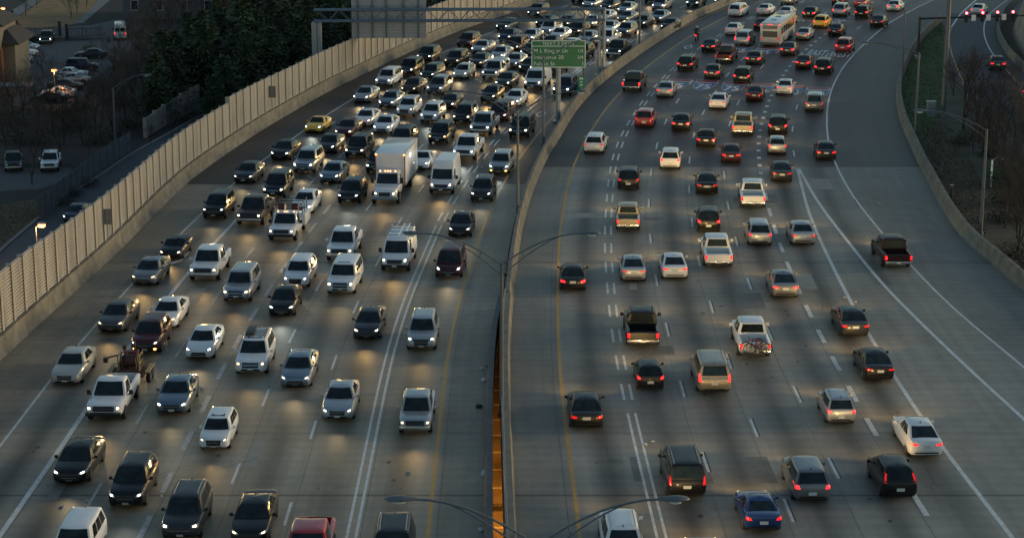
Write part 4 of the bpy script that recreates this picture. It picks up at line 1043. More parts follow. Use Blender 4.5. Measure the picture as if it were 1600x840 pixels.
def build_convertible(kind, opts):
    sp = dict(SPEC['coupe']); c = Car('convertible'); r = .31
    keys = [(x * .92, a, b, w * .93) for x, a, b, w in sp['keys']]
    c.body([lower_body(keys)], [lambda m, x=x: cyl_y(m, x, r, r + .06, sy * .55, sy * 1.3) for x in (1.2, -1.2) for sy in (1, -1)] + [lambda m: m.box(-.95, .48, -.62, .62, .35, 1.5)])
    c.wheels((1.2, -1.2), .74, r, .21)
    gh = GH(.72, .60, .82, .26, .18, 1.20, .74, .60, .12); v, f = gh.panel('F', .02, .98, .05, 1.0, 0.02); c.part('windshield', (v, f), M['glass'], 50)
    for sy in (1, -1):
        mb = MB(); mb.box(-.72, -.50, sy * .33 - .24, sy * .33 + .24, .38, 1.02, bev=.06); mb.box(-.55, 0, sy * .33 - .24, sy * .33 + .24, .38, .52, bev=.05); c.mb('seat', mb, M['interior'])
    c.lamps([(.46, .54), (.74, .60), (.74, .70), (.5, .64)]); c.on('grille', 1, [(-.3, .3), (.3, .3), (.34, .42), (-.34, .42)], M['trim'], both=False)
    c.on('taillight', -1, [(.5, .72), (.78, .72), (.76, .86), (.56, .84)], M['tl']); c.mirror(.35, .80, .95)
    c.beam(2.1, .6); return c.root
def build_pickup(kind, opts):
    work = kind in ('workpickup', 'utility'); c = Car('pickup_truck'); r = .40
    W = 1.0
    keys = [(-2.92,.55,1.08,.90),(-2.86,.50,1.14,.96),(-2.5,.48,1.16,1.0),(-1.0,.42,1.15,1.0),(0,.40,1.14,1.0),(1.15,.40,1.14,1.0),(2.1,.42,1.12,.985),(2.62,.45,1.06,.95),(2.78,.5,.95,.88),(2.84,.58,.80,.78)]
    br = -1.05 if not work else -.35
    gh = GH(1.32, br, 1.10, .66, br + .12, 1.88, .93, .74, .08, .035, 0.0)
    bed0 = -2.80; bed1 = br - .14; bw = .80
    cut = [lambda m, x=x: cyl_y(m, x, r, r + .07, sy * .68, sy * 1.5) for x in (1.85, -1.72) for sy in (1, -1)]
    if kind != 'utility': cut.append(lambda m: m.box(bed0, bed1, -bw, bw, .66, 1.6))
    c.body([lower_body(keys, boxy=1), gh.mesh()], cut)
    c.wheels((1.85, -1.72), .90, r, .26)
    c.glass('windshield', gh, 'F', .06, .94, .08, .92); c.glass('rear_window', gh, 'B', .10, .90, .22, .86)
    for side in 'LR':
        for u0, u1 in (((.17, .52), (.56, .90)) if not work else ((.18, .86),)):
            c.glass('side_window', gh, side, u0, u1, .14, .84, u0t=u0 + .04, u1t=u1)
    c.lamps([(.62, .82), (.92, .82), (.93, 1.00), (.64, 1.00)])
    c.on('grille', 1, [(-.58, .74), (.58, .74), (.58, 1.02), (-.58, 1.02)], M['trim'] , both=False)
    mb = MB(); mb.box(2.76, 2.98, -.96, .96, .50, .70, bev=.05); c.mb('front_bumper', mb, M['chrome'] if not work else M['trim'])
    mb = MB(); mb.box(-3.06, -2.84, -.95, .95, .50, .68, bev=.04); c.mb('rear_bumper', mb, M['chrome'])
    c.on('taillight', -1, [(.80, .78), (.95, .78), (.95, 1.08), (.80, 1.08)], M['tl'])
    c.on('tailgate', -1, [(-.76, .72), (.76, .72), (.76, 1.08), (-.76, 1.08)], M['p_white'], 0.012, both=False, painted=True)
    mb = MB(); mb.box(-3.075, -3.06, -.16, .16, .54, .67); c.mb('licence_plate', mb, M['plate'])
    if kind != 'utility':
        mb = MB(); mb.box(bed0 + .01, bed1 - .01, -bw + .01, bw - .01, .63, .67); c.mb('bed_liner', mb, M['trim'])
    c.mirror(.92, .99, 1.24, .22, .26 if work else .2, .14, M['trim'] if work else None)
    if 'rails' in opts:
        for sy in (1, -1):
            mb = MB(); mb.tube([(.35, sy * .66, 1.88), (.28, sy * .66, 1.95), (-.6, sy * .66, 1.95), (-.68, sy * .66, 1.88)], .025, 6); c.mb('roof_rail', mb, M['trim'])
    if kind == 'camper':
        cg = GH(bed1 + .05, -2.86, 1.13, bed1 + .02, -2.7, 1.86, .93, .80, .02, .03, .02); v, f = cg.mesh(); o = c.part('camper_shell', (v, f), M['p_white'], 38, True)
        for side in 'LR': c.glass('side_window', cg, side, .12, .88, .25, .75)
        c.glass('rear_window', cg, 'B', .12, .88, .2, .82)
    if kind == 'utility':
        mb = MB()
        for sy in (1, -1): mb.box(-2.95, -.62, sy * .99 - .24, sy * .99 + .24, .62, 1.45, bev=.03)
        mb.box(-2.95, -.62, -.80, .80, .62, .80)
        c.mb('service_body', mb, M['p_white'], 35, True)
        mb = MB()
        for sy in (1, -1):
            for x in (-2.8, -1.7, -.75, .9): mb.tube([(x, sy * 1.0, 1.40 if x < 0 else 1.2), (x, sy * .98, 2.25)], .03, 5)
            mb.tube([(-2.9, sy * .98, 2.25), (1.0, sy * .98, 2.25)], .035, 5)
        for x in (-2.8, -1.7, -.75, .0, .9): mb.tube([(x, -.98, 2.25), (x, .98, 2.25)], .03, 5)
        c.mb('ladder_rack', mb, M['trim'])
        for y in (-.72, .30):
            mb = MB(); cyl_y(mb, -1.7, 1.72, .34, y - .20, y + .20, 18); cyl_y(mb, -1.7, 1.72, .40, y - .24, y - .20, 18); cyl_y(mb, -1.7, 1.72, .40, y + .20, y + .24, 18); c.mb('hose_reel', mb, M['reel'], 40)
        for y in (-.6, -.12, .0, .12, .6):
            mb = MB(); mb.box(.50, .58, y - .045, y + .045, 1.86, 1.94, bev=.015); c.mb('roof_marker_lamp', mb, M['marker'])
    c.beam(3.0, .92); return c.root
def build_van(kind, opts):
    high = kind == 'highvan'; c = Car('cargo_van'); r = .36
    zr = 2.62 if high else 2.06; L = 2.85
    keys = [(-L-.02,.46,1.1,.90),(-L+.05,.40,1.18,.97),(-2.4,.36,1.2,.995),(0,.34,1.2,1.0),(1.6,.34,1.2,.99),(2.15,.36,1.08,.96),(2.6,.40,.95,.90),(2.78,.46,.82,.8),(2.84,.54,.7,.68)]
    gh = GH(1.95 if high else 1.75, -L + .03, 1.14, 1.28 if high else 1.12, -L + .10, zr, .94, .83 if high else .80, .12, .04, .02)
    c.body([lower_body(keys, boxy=1), gh.mesh()], [lambda m, x=x: cyl_y(m, x, r, r + .06, sy * .66, sy * 1.5) for x in (1.95, -1.75) for sy in (1, -1)])
    c.wheels((1.95, -1.75), .88, r, .24)
    v1 = .60 if high else .86
    c.glass('windshield', gh, 'F', .06, .94, .06, v1)
    for side in 'LR': c.glass('side_window', gh, side, .07, .22, .08, v1 - .06, u0t=.09)
    for u0, u1 in ((.08, .47), (.53, .92)): c.glass('rear_window', gh, 'B', u0, u1, .2, .62 if high else .8)
    c.lamps([(.58, .78), (.88, .80), (.88, 1.0), (.62, .98)]); c.on('grille', 1, [(-.52, .66), (.52, .66), (.54, .92), (-.54, .92)], M['trim'], both=False)
    mb = MB(); mb.box(2.70, 2.93, -.90, .90, .42, .62, bev=.06); c.mb('front_bumper', mb, M['trim'])
    mb = MB(); mb.box(2.925, 2.94, -.16, .16, .46, .58); c.mb('licence_plate', mb, M['plate'])
    c.on('taillight', -1, [(.82, .9), (.94, .9), (.93, 1.3), (.83, 1.3)], M['tl']); c.mirror(1.5, .98, 1.32, .22, .3, .14, M['trim'])
    if high:
        mb = MB()
        for i in range(7): mb.box(-2.6, .9, -.66 + i * .22 - .02, -.66 + i * .22 + .02, zr + .02, zr + .06)
        c.mb('roof_rib', mb, M['p_white'], 30, True)
    if kind == 'ladvan':
        mb = MB()
        for sy in (1, -1):
            mb.tube([(-2.6, sy * .78, zr + .18), (.9, sy * .78, zr + .18)], .03, 5)
            for x in (-2.5, -1.4, -.3, .8): mb.tube([(x, sy * .78, zr - .02), (x, sy * .78, zr + .18)], .025, 5)
        for x in (-2.5, -1.4, -.3, .8): mb.tube([(x, -.78, zr + .18), (x, .78, zr + .18)], .03, 5)
        c.mb('ladder_rack', mb, M['galv'])
        mb = MB()
        for y in (.1, .5): mb.tube([(-2.6, y, zr + .24), (1.1, y, zr + .24)], .03, 5)
        for i in range(12): mb.tube([(-2.5 + i * .32, .1, zr + .24), (-2.5 + i * .32, .5, zr + .24)], .018, 5)
        c.mb('ladder', mb, M['sign_white'])
    c.beam(2.98, .82); return c.root
def build_boxtruck(kind, opts):
    c = Car('box_truck'); r = .48
    keys = [(-.2,.62,1.42,1.0),(.6,.6,1.42,1.02),(1.3,.6,1.40,1.02),(2.0,.58,1.34,.98),(2.5,.58,1.24,.88),(2.66,.62,1.1,.76),(2.72,.7,.95,.66)]
    gh = GH(1.28, -.28, 1.38, .86, -.26, 2.38, .98, .86, .08, .05, 0.0)
    c.body([lower_body(keys, 20, boxy=.5), gh.mesh()], [lambda m, sy=sy: cyl_y(m, 1.75, r, r + .1, sy * .66, sy * 1.5) for sy in (1, -1)], name='cab')
    mb = MB(); mb.box(-7.2, -.42, -1.24, 1.24, 1.02, 3.62, bev=.04); c.mb('cargo_box', mb, M['p_white'], 30, True)
    for sy in (1, -1):
        mb = MB(); mb.box(-7.22, -.40, min(sy * 1.236, sy * 1.262), max(sy * 1.236, sy * 1.262), 3.50, 3.64); mb.box(-7.22, -.40, min(sy * 1.236, sy * 1.262), max(sy * 1.236, sy * 1.262), 1.0, 1.14); c.mb('box_edge_rail', mb, M['galv'])
        mb = MB(); mb.box(-.412, -.36, sy * 1.20 - .035, sy * 1.20 + .035, 1.05, 3.5); c.mb('corner_trim', mb, M['reel'])
        mb = MB(); mb.box(-.40, -.33, sy * 1.16 - .05, sy * 1.16 + .05, 3.46, 3.56, bev=.02); c.mb('roof_marker_lamp', mb, M['marker'])
    mb = MB(); mb.box(-7.0, 2.3, -.45, .45, .62, 1.0); c.mb('chassis', mb, M['trim'])
    mb = MB(); mb.box(-6.9, -5.0, -1.15, -1.0, .55, 1.0); mb.box(-6.9, -5.0, 1.0, 1.15, .55, 1.0); mb.box(-7.25, -7.1, -1.2, 1.2, .6, .78); c.mb('under_guard', mb, M['trim'])
    c.wheels((1.75, -4.6), .98, r, .28, dual=(-4.6,))
    c.glass('windshield', gh, 'F', .06, .94, .10, .88)
    for side in 'LR': c.glass('side_window', gh, side, .12, .62, .1, .78, u0t=.2)
    c.lamps([(.56, .88), (.84, .92), (.86, 1.1), (.62, 1.08)]); c.on('grille', 1, [(-.46, .74), (.46, .74), (.46, 1.08), (-.46, 1.08)], M['trim'], both=False)
    mb = MB(); mb.box(2.60, 2.86, -1.05, 1.05, .50, .80, bev=.06); c.mb('front_bumper', mb, M['galv'])
    for y in (-.62, -.2, 0, .2, .62):
        mb = MB(); mb.box(.78, .86, y - .05, y + .05, 2.40, 2.48, bev=.015); c.mb('roof_marker_lamp', mb, M['marker'])
    c.mirror(1.25, 1.02, 1.75, .22, .5, .14, M['trim']); c.beam(2.95, .95); return c.root
def build_bus(kind, opts):
    c = Car('city_bus'); r = .5; mb = MB(); L = 6.05
    mb.box(-L, L, -1.29, 1.29, .36, 2.98, bev=.14)
    o = mb.build('t'); me = o.data; bpy.data.objects.remove(o)
    me = boolean_cut(me, [lambda m, x=x: cyl_y(m, x, r, r + .1, sy * .8, sy * 1.6) for x in (3.6, -2.9) for sy in (1, -1)])
    me.materials.clear(); me.materials.append(M['p_white']); me.polygons.foreach_set('material_index', [0] * len(me.polygons)); me.polygons.foreach_set('use_smooth', [True] * len(me.polygons)); me.set_sharp_from_angle(angle=R(44))
    ob = bpy.data.objects.new('body', me); link(ob, c.root); me.materials[0] = M['bus_silver']
    mb = MB(); mb.box(-L + .25, L - .2, -1.12, 1.12, 2.96, 3.10, bev=.06); c.mb('roof', mb, M['p_white'], 35)
    for x in (-3.2, .2, 3.2):
        mb = MB(); mb.box(x - .45, x + .45, -.35, .35, 3.09, 3.15, bev=.02); c.mb('roof_hatch', mb, M['galv'])
    for sy in (1, -1):
        for i in range(6):
            x = -4.6 + i * 1.72; mb = MB(); mb.box(x - .74, x + .74, min(sy * 1.27, sy * 1.302), max(sy * 1.27, sy * 1.302), 1.55, 2.45); c.mb('side_window', mb, M['glass'])
        mb = MB(); mb.box(-L + .1, L - .1, min(sy * 1.27, sy * 1.301), max(sy * 1.27, sy * 1.301), 2.60, 2.72); c.mb('side_stripe', mb, M['bus_orange'])
    mb = MB(); mb.box(-L - .012, -L + .02, -.95, .95, 1.30, 2.05); c.mb('engine_grille', mb, M['trim2'])
    mb = MB(); mb.box(-L - .014, -L + .02, -.92, .92, 2.3, 2.75); c.mb('rear_panel', mb, M['bus_dark'])
    for sy in (1, -1):
        mb = MB(); cyl = Matrix.Rotation(R(90), 4, 'Z')
        m2 = MB(); cyl_y(m2, 0, 0, .13, -.03, .03, 16); m2.v = [tuple(Matrix.Translation((-L - .01, sy * 1.05, 1.12)) @ cyl @ Vector(v)) for v in m2.v]; c.mb('taillight', m2, M['tlb'])
        mb = MB(); mb.box(-L - .03, -L + .02, sy * 1.15 - .07, sy * 1.15 + .07, 2.80, 2.90, bev=.02); c.mb('roof_marker_lamp', mb, M['tlb'])
    for y in (-.25, 0, .25):
        mb = MB(); mb.box(-L - .03, -L + .02, y - .05, y + .05, 2.84, 2.92, bev=.015); c.mb('roof_marker_lamp', mb, M['tlb'])
    mb = MB(); mb.box(-L - .10, -L + .05, -1.25, 1.25, .36, .66, bev=.05); c.mb('rear_bumper', mb, M['trim2'])
    mb = MB(); mb.box(L - .02, L + .014, -1.1, 1.1, 1.15, 2.6); c.mb('windshield', mb, M['glass'])
    c.wheels((3.6, -2.9), 1.10, r, .3, dual=(-2.9,)); c.beam(L + .2, .9)
    bpy.data.lights; return c.root
M['reel'] = mat('red_enamel', (0.16, 0.03, 0.03), 0.5)
M['bus_silver'] = mat('bus_silver_paint', (0.44, 0.45, 0.43), 0.4, 0.25, 0.12, 1.5)
M['bus_orange'] = mat('bus_orange_stripe', (0.5, 0.17, 0.02), 0.4)
M['bus_dark'] = mat('bus_rear_cap', (0.16, 0.16, 0.15), 0.5)
M['trim2'] = mat('grey_grille', (0.07, 0.068, 0.06), 0.55)

FRONT_AX = {'pickup': 1.85, 'workpickup': 1.85, 'utility': 1.85, 'camper': 1.85, 'highvan': 1.95, 'ladvan': 1.95, 'cargovan': 1.95, 'boxtruck': 1.75, 'convertible': 1.2, 'bus': 3.6}
REAR_AX = {'pickup': -1.72, 'workpickup': -1.72, 'utility': -1.72, 'camper': -1.72, 'bus': -5.2, 'highvan': -1.75}
BUILD = {'convertible': build_convertible, 'boxtruck': build_boxtruck, 'bus': build_bus}
for k in ('pickup', 'workpickup', 'utility', 'camper'): BUILD[k] = build_pickup
for k in ('highvan', 'ladvan', 'cargovan'): BUILD[k] = build_van
TEMPL = {}
def template(kind, opts):
    key = (kind, tuple(sorted(opts)))
    if key not in TEMPL: TEMPL[key] = BUILD.get(kind, build_car)(kind, opts)
    return TEMPL[key]
def set_slot(o, m):
    o.material_slots[0].link = 'OBJECT'; o.material_slots[0].material = m
rv = random.Random(11)
CAT = {'pickup': 'pickup truck', 'workpickup': 'pickup truck', 'utility': 'pickup truck', 'camper': 'pickup truck', 'highvan': 'van', 'ladvan': 'van', 'cargovan': 'van', 'minivan': 'van', 'boxtruck': 'truck', 'bus': 'bus'}
def place(kind, paint, hl, opts, loc, rz, label, group, beam=True, brake=None, scale=None):
    small = 'compact' in opts; opts = tuple(o for o in opts if o != 'compact')
    src = template(kind + '_b' if kind in ('sedan', 'suv') and 'rack' not in opts and rv.random() < .5 else kind, opts)
    c = copy_tree(src)
    c.location = loc; c.rotation_euler = (0, 0, rz)
    q = .89 if small else 1.0; c.scale = scale or (q * rv.uniform(.96, 1.03), q * rv.uniform(.965, 1.015), q * rv.uniform(.97, 1.02))
    if kind == 'bigsuv': c.scale = (.97, .96, .97)
    tag(c, label, CAT.get(kind, 'car'), group)
    dark = paint in ('black', 'charcoal', 'navy', 'maroon')
    hpick = rv.random() < .3; tpick = M['tld'] if rv.random() < .45 else M['tl']
    for o in list(c.children):
        b = o.name.split('.')[0]
        if o.get('painted'): set_slot(o, M['p_' + paint])
        if b == 'headlight':
            hm = M['hl_d' + hl] if hl in 'wy' and hpick else M['hl_' + hl]
            for q in o.children: set_slot(q, hm)
        if b == 'taillight': set_slot(o, M['tlo'] if brake is None and hl == 'o' else (M['tlb'] if brake else tpick))
        if o.type == 'LIGHT':
            if beam and hl != 'o':
                wide = 'driving away' in group and loc[1] < 215; o.data = beam_data(hl, wide)
                if wide: o.scale = (3.6, 1, 1)
            else: bpy.data.objects.remove(o)
    return c
VEH = {}
for i, (side, x, y, kind, paint, hl, opts, label) in enumerate(VLIST):
    ref = P(x, y)
    d = heading(side, ref)
    if side == 'L': org = ref - d * FRONT_AX.get(kind, SPEC.get(kind, {'ax': (1.4, -1.4)})['ax'][0])
    else: org = ref - d * REAR_AX.get(kind, SPEC.get(kind, {'ax': (1.4, -1.4)})['ax'][1])
    if x > 1500 and side == 'R' and y < 200:
        d = (P(1558, 95) - P(1575, 125)).normalized() if y > 60 else (P(1548, 12) - P(1527, 26)).normalized(); org = ref + d * 1.4
    d2 = heading(side, org) if not (x > 1500 and y < 200) else d
    rz = math.atan2(d2.y, d2.x) + rv.uniform(-.012, .012)
    VEH[(side, x, y)] = place(kind, paint, hl, opts, org, rz, label, 'vehicles queuing towards the camera' if side == 'L' else 'vehicles driving away from the camera',
        brake=(side == 'R' and rv.random() < (.55 if y < 140 else .22)))

# ------------------------------------------------------------------ land, walls and barriers
ZL = -9.5
def low(px, py): return P(px, py, ZL)
M['soil'] = mat('dark_leaf_litter', (0.022, 0.017, 0.013), 0.95, 0, 0.5, 0.35, bump=0.5)
M['grass_dry'] = mat('dry_winter_grass', (0.22, 0.14, 0.055), 0.95, 0, 0.35, 0.5, bump=0.4)
M['grass_green'] = mat('green_verge_grass', (0.060, 0.085, 0.026), 0.95, 0, 0.55, 0.25, bump=0.5)
M['verge'] = mat('brown_verge', (0.070, 0.056, 0.032), 0.95, 0, 0.55, 0.3, bump=0.5)
M['lot'] = mat('lot_asphalt', (0.055, 0.056, 0.058), 0.8, 0, 0.25, 0.4)
M['street'] = mat('street_asphalt', (0.050, 0.052, 0.056), 0.75, 0, 0.25, 0.4)
M['path'] = mat('pale_footpath', (0.16, 0.155, 0.15), 0.8, 0, 0.2, 0.6)
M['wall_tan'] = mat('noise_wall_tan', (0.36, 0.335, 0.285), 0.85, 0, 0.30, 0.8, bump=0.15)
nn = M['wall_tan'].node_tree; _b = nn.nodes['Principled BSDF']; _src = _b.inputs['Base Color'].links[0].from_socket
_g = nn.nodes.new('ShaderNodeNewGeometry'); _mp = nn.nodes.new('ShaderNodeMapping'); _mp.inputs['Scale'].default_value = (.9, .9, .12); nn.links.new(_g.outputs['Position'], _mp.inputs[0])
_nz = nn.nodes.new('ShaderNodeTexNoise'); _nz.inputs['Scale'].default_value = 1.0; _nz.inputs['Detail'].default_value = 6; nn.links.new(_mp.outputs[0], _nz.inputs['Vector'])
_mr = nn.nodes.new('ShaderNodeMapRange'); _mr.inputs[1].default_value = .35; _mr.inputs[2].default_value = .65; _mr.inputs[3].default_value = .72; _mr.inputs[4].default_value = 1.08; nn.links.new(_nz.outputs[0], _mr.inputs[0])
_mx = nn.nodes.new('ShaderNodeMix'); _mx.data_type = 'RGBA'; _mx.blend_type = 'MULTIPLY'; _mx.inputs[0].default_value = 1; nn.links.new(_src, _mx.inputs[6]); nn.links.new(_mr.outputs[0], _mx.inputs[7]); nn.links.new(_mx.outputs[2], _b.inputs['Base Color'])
M['wall_post'] = mat('noise_wall_post', (0.31, 0.275, 0.225), 0.85, 0, 0.2, 0.8)
M['clay'] = mat('clay_bank_wall', (0.28, 0.22, 0.16), 0.9, 0, 0.45, 0.4, bump=0.3)
def sheet(name, pts, m, z=None, kind='structure'):
    o = mesh_obj(name, [(p[0], p[1], p[2] if z is None else z) for p in pts], [tuple(range(len(pts)))], m)
    fix_normals(o.data)
    if o.data.polygons[0].normal.z < 0: o.data.flip_normals()
    return tag(o, kind=kind)
def strip(name, A, B, m, dz=0.0):
    n = len(A); vs = [(p[0], p[1], p[2] + dz) for p in A] + [(p[0], p[1], p[2] + dz) for p in B]
    o = mesh_obj(name, vs, [(i, i + 1, n + i + 1, n + i) for i in range(n - 1)], m); fix_normals(o.data)
    if o.data.polygons[0].normal.z < 0: o.data.flip_normals()
    return tag(o, kind='structure')
sheet('ground', [(-2500, -300, ZL), (2500, -300, ZL), (2500, 5000, ZL), (-2500, 5000, ZL)], M['soil'])
yl = [float(y) for y in range(62, 441, 6)]
strip('embankment', [(X('WLo', y), y, -0.9) for y in yl], [(X('WLo', y) - 5.5, y, ZL + .004) for y in yl], M['soil'])
# verge and ramp on the right
yr = [float(y) for y in range(62, 441, 4)]
strip('verge', [(X('WR', y) + .3, y, -0.03) for y in yr], [(X('WR', y) + 160, y, -0.03) for y in yr], M['verge'])
gp = [(1470, 36), (1455, 48), (1440, 62), (1428, 85), (1418, 105), (1412, 130), (1411, 150), (1415, 178), (1424, 200), (1436, 215), (1455, 205), (1468, 180), (1474, 150), (1474, 110), (1474, 80), (1474, 50)]
sheet('grass_verge', [P(x, y) for x, y in gp], M['grass_green'], -0.018)
RA = [(1440, 20), (1476, 38), (1480, 60), (1481, 80), (1486, 100), (1497, 130), (1520, 165), (1550, 200), (1600, 250), (1660, 300)]
RB = [(1600, -6), (1573, 22), (1562, 45), (1565, 62), (1578, 85), (1600, 108), (1640, 140), (1690, 180), (1760, 230), (1840, 280)]
def resamp(pts, n):
    q = [P(*p) for p in pts]; d = [0]
    for a, b in zip(q, q[1:]): d.append(d[-1] + (b - a).length)
    t = np.linspace(0, d[-1], n); out = [Vector((np.interp(u, d, [p.x for p in q]), np.interp(u, d, [p.y for p in q]), 0)) for u in t]
    for _ in range(4): out = [out[0]] + [(out[i - 1] + out[i] * 2 + out[i + 1]) / 4 for i in range(1, n - 1)] + [out[-1]]
    return out
ra = resamp(RA, 60); rb = resamp(RB, 60)
strip('ramp', ra, rb, M['street'], -0.008)
def pline(name, pts, w, m, z=0.004, base=None):
    q = resamp(pts, 60) if base is None else base; vs = []
    for i, p in enumerate(q):
        t = (q[min(i + 1, len(q) - 1)] - q[max(i - 1, 0)]).normalized(); nx = Vector((t.y, -t.x, 0))
        vs += [p + nx * w / 2 + Vector((0, 0, z)), p - nx * w / 2 + Vector((0, 0, z))]
    o = mesh_obj(name, vs, [(2 * i, 2 * i + 1, 2 * i + 3, 2 * i + 2) for i in range(len(q) - 1)], m); fix_normals(o.data)
    if o.data.polygons[0].normal.z < 0: o.data.flip_normals()
    return tag(o, kind='structure')
pline('edge_line', [(1530, -4), (1513, 11), (1500, 23), (1491, 36), (1487, 42)], 0.24, M['paint_white'])
pline('yellow_line', [(1487, 42), (1483, 55), (1483, 68), (1487, 84), (1494, 104), (1506, 130)], 0.16, M['paint_yellow'])
pline('edge_line', [(1577, -2), (1558, 12), (1545, 23), (1538, 36), (1537, 50), (1540, 64), (1548, 80), (1556, 91), (1580, 118), (1605, 146), (1640, 180)], 0.16, M['paint_white'])

def sweep(mb, pts, prof, closed=True):
    n = len(prof); vs = []
    for i, p in enumerate(pts):
        t = (pts[min(i + 1, len(pts) - 1)] - pts[max(i - 1, 0)]).normalized(); nx = Vector((t.y, -t.x, 0))
        for o, z in prof: vs.append(p + nx * o + Vector((0, 0, z)))
    fs = [(i * n + j, i * n + (j + 1) % n, (i + 1) * n + (j + 1) % n, (i + 1) * n + j) for i in range(len(pts) - 1) for j in range(n)]
    fs += [tuple(range(n)), tuple((len(pts) - 1) * n + j for j in range(n - 1, -1, -1))]
    mb.add(vs, fs)
def barrier(name, k, y0, y1, prof, label, m=None, off=0.0, step=3.0):
    ys = np.arange(y0, y1 + .01, step); pts = [Vector((X(k, y) + off, y, 0.0)) for y in ys]
    mb = MB(); sweep(mb, pts, prof); o = mb.build(name, m or M['side_concrete']); fix_normals(o.data); tag(o, label, 'barrier'); return o
barrier('concrete_barrier', 'WL', 62, 436, [(0, 0.002), (-.16, .34), (-.26, 1.18), (-1.08, 1.18), (-1.08, 0.002)], 'low concrete parapet running along the foot of the tan noise wall')
barrier('concrete_barrier', 'MR', GAP_Y, 436, [(0, .002), (-.14, .30), (-.24, 1.08), (-.46, 1.08), (-.54, .30), (-.68, .002)], 'long weathered concrete median barrier between the two carriageways')
barrier('bridge_parapet', 'MR', 62, GAP_Y + .2, [(0, .003), (-.06, .30), (-.14, 1.06), (-.52, 1.06), (-.60, .3), (-.60, .003)], 'concrete bridge parapet on the right of the orange lit gap', step=2.0)
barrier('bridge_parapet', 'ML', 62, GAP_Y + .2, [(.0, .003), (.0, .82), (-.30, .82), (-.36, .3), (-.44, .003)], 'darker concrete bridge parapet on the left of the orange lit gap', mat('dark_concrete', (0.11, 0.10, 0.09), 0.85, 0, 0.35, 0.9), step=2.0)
mb = MB(); ys = np.arange(62, GAP_Y, 2.0)
mb.tube([(X('MR', y) - .5, y, 1.30) for y in ys], .055, 6)
for y in np.arange(64, GAP_Y - 1, 4.0): mb.tube([(X('MR', y) - .5, y, 1.05), (X('MR', y) - .5, y, 1.30)], .035, 5)
tag(mb.build('handrail', M['pole'], None, 40), 'steel pipe handrail on top of the parapet beside the gap', 'handrail')
barrier('concrete_barrier', 'WR', 62, yof(30), [(0, .002), (.16, .34), (.24, 1.02), (.52, 1.02), (.58, .002)], 'curving concrete barrier between the right shoulder and the grass verge')
mb = MB(); sweep(mb, rb, [(0, -.006), (.1, .3), (.2, 1.0), (.45, 1.0), (.5, -.006)]); o = mb.build('concrete_barrier', M['side_concrete']); fix_normals(o.data)
if sum((p - ra[0]).length for p in rb[:1]) >= 0: tag(o, 'curved concrete barrier along the outer edge of the exit ramp', 'barrier')
vs = []; n = len(rb)
for i, p in enumerate(rb):
    t = (rb[min(i + 1, n - 1)] - rb[max(i - 1, 0)]).normalized(); nx = Vector((t.y, -t.x, 0))
    if nx.x < 0: nx = -nx
    hgt = min(8.0, 1.0 + i * 0.22)
    vs += [p + nx * 1.6 + Vector((0, 0, -.02)), p + nx * 3.0 + Vector((0, 0, hgt)), p + nx * 30 + Vector((0, 0, hgt + 1))]
o = mesh_obj('retaining_wall', vs, [q for i in range(n - 1) for q in ((3 * i, 3 * i + 1, 3 * i + 4, 3 * i + 3), (3 * i + 1, 3 * i + 2, 3 * i + 5, 3 * i + 4))], M['clay']); fix_normals(o.data)
tag(o, 'stained tan retaining wall rising behind the exit ramp barrier', 'wall')

# noise wall: concrete panels between posts
nw = empty('noise_wall', (0, 0, 0)); tag(nw, 'long tan ribbed noise wall of concrete panels along the left carriageway', 'wall')
NR = 16; pv = []; pf = []
for i in range(NR):
    z0 = i / NR; z1 = (i + 1) / NR
    for z, d in ((z0, -.03), (z0 + .12 / NR, -.13), (z0 + .66 / NR, -.13), (z0 + .80 / NR, -.03)): pv.append((d, z))
pv.append((-.03, 1.0))
prof = pv + [(.06, 1.0), (.06, 0.0)]; k = len(prof)
v2 = [(x, d, z) for x in (-.5, .5) for d, z in prof]
f2 = [(j, (j + 1) % k, k + (j + 1) % k, k + j) for j in range(k)] + [tuple(range(k - 1, -1, -1)), tuple(range(k, 2 * k))]
pan = mesh_obj('panel', v2, f2, M['wall_tan']); fix_normals(pan.data); panel_me = pan.data; bpy.data.objects.remove(pan)
mbp = MB(); mbp.box(-.5, .5, -.5, .5, 0, 1); q = mbp.build('post', M['wall_post']); post_me = q.data; bpy.data.objects.remove(q)
HW = sorted([(P(30, 500).y, 3.55), (P(100, 431).y, 3.25), (P(200, 338).y, 3.0), (P(346, 232).y, 2.95), (P(349, 230).y, 3.42), (P(437, 169).y, 3.1), (P(580, 98).y, 3.05), (P(686, 52).y, 3.1), (300, 3.1)])
def wall_h(y): return float(np.interp(y, [a for a, _ in HW], [b for _, b in HW]))
y = 80.0; pts = []
while y < 330:
    pts.append(Vector((X('WL', y) - .68, y, 1.18)))
    dxy = (X('WL', y + 1) - X('WL', y - 1)) / 2; y += 2.3 / math.sqrt(1 + dxy * dxy)
npanel = 0
for a, b in zip(pts, pts[1:]):
    c = (a + b) / 2; d = b - a; h = wall_h(c.y); ang = math.atan2(d.y, d.x)
    if npanel < 99:
        o = bpy.data.objects.new('panel', panel_me); o.location = c; o.scale = (d.length * .99, 1, h); o.rotation_euler = (0, 0, ang + 0); link(o, nw)
        o = bpy.data.objects.new('post', post_me); o.location = a; o.scale = (.36, .42, h + .05); o.rotation_euler = (0, 0, ang); link(o, nw)
    npanel += 1

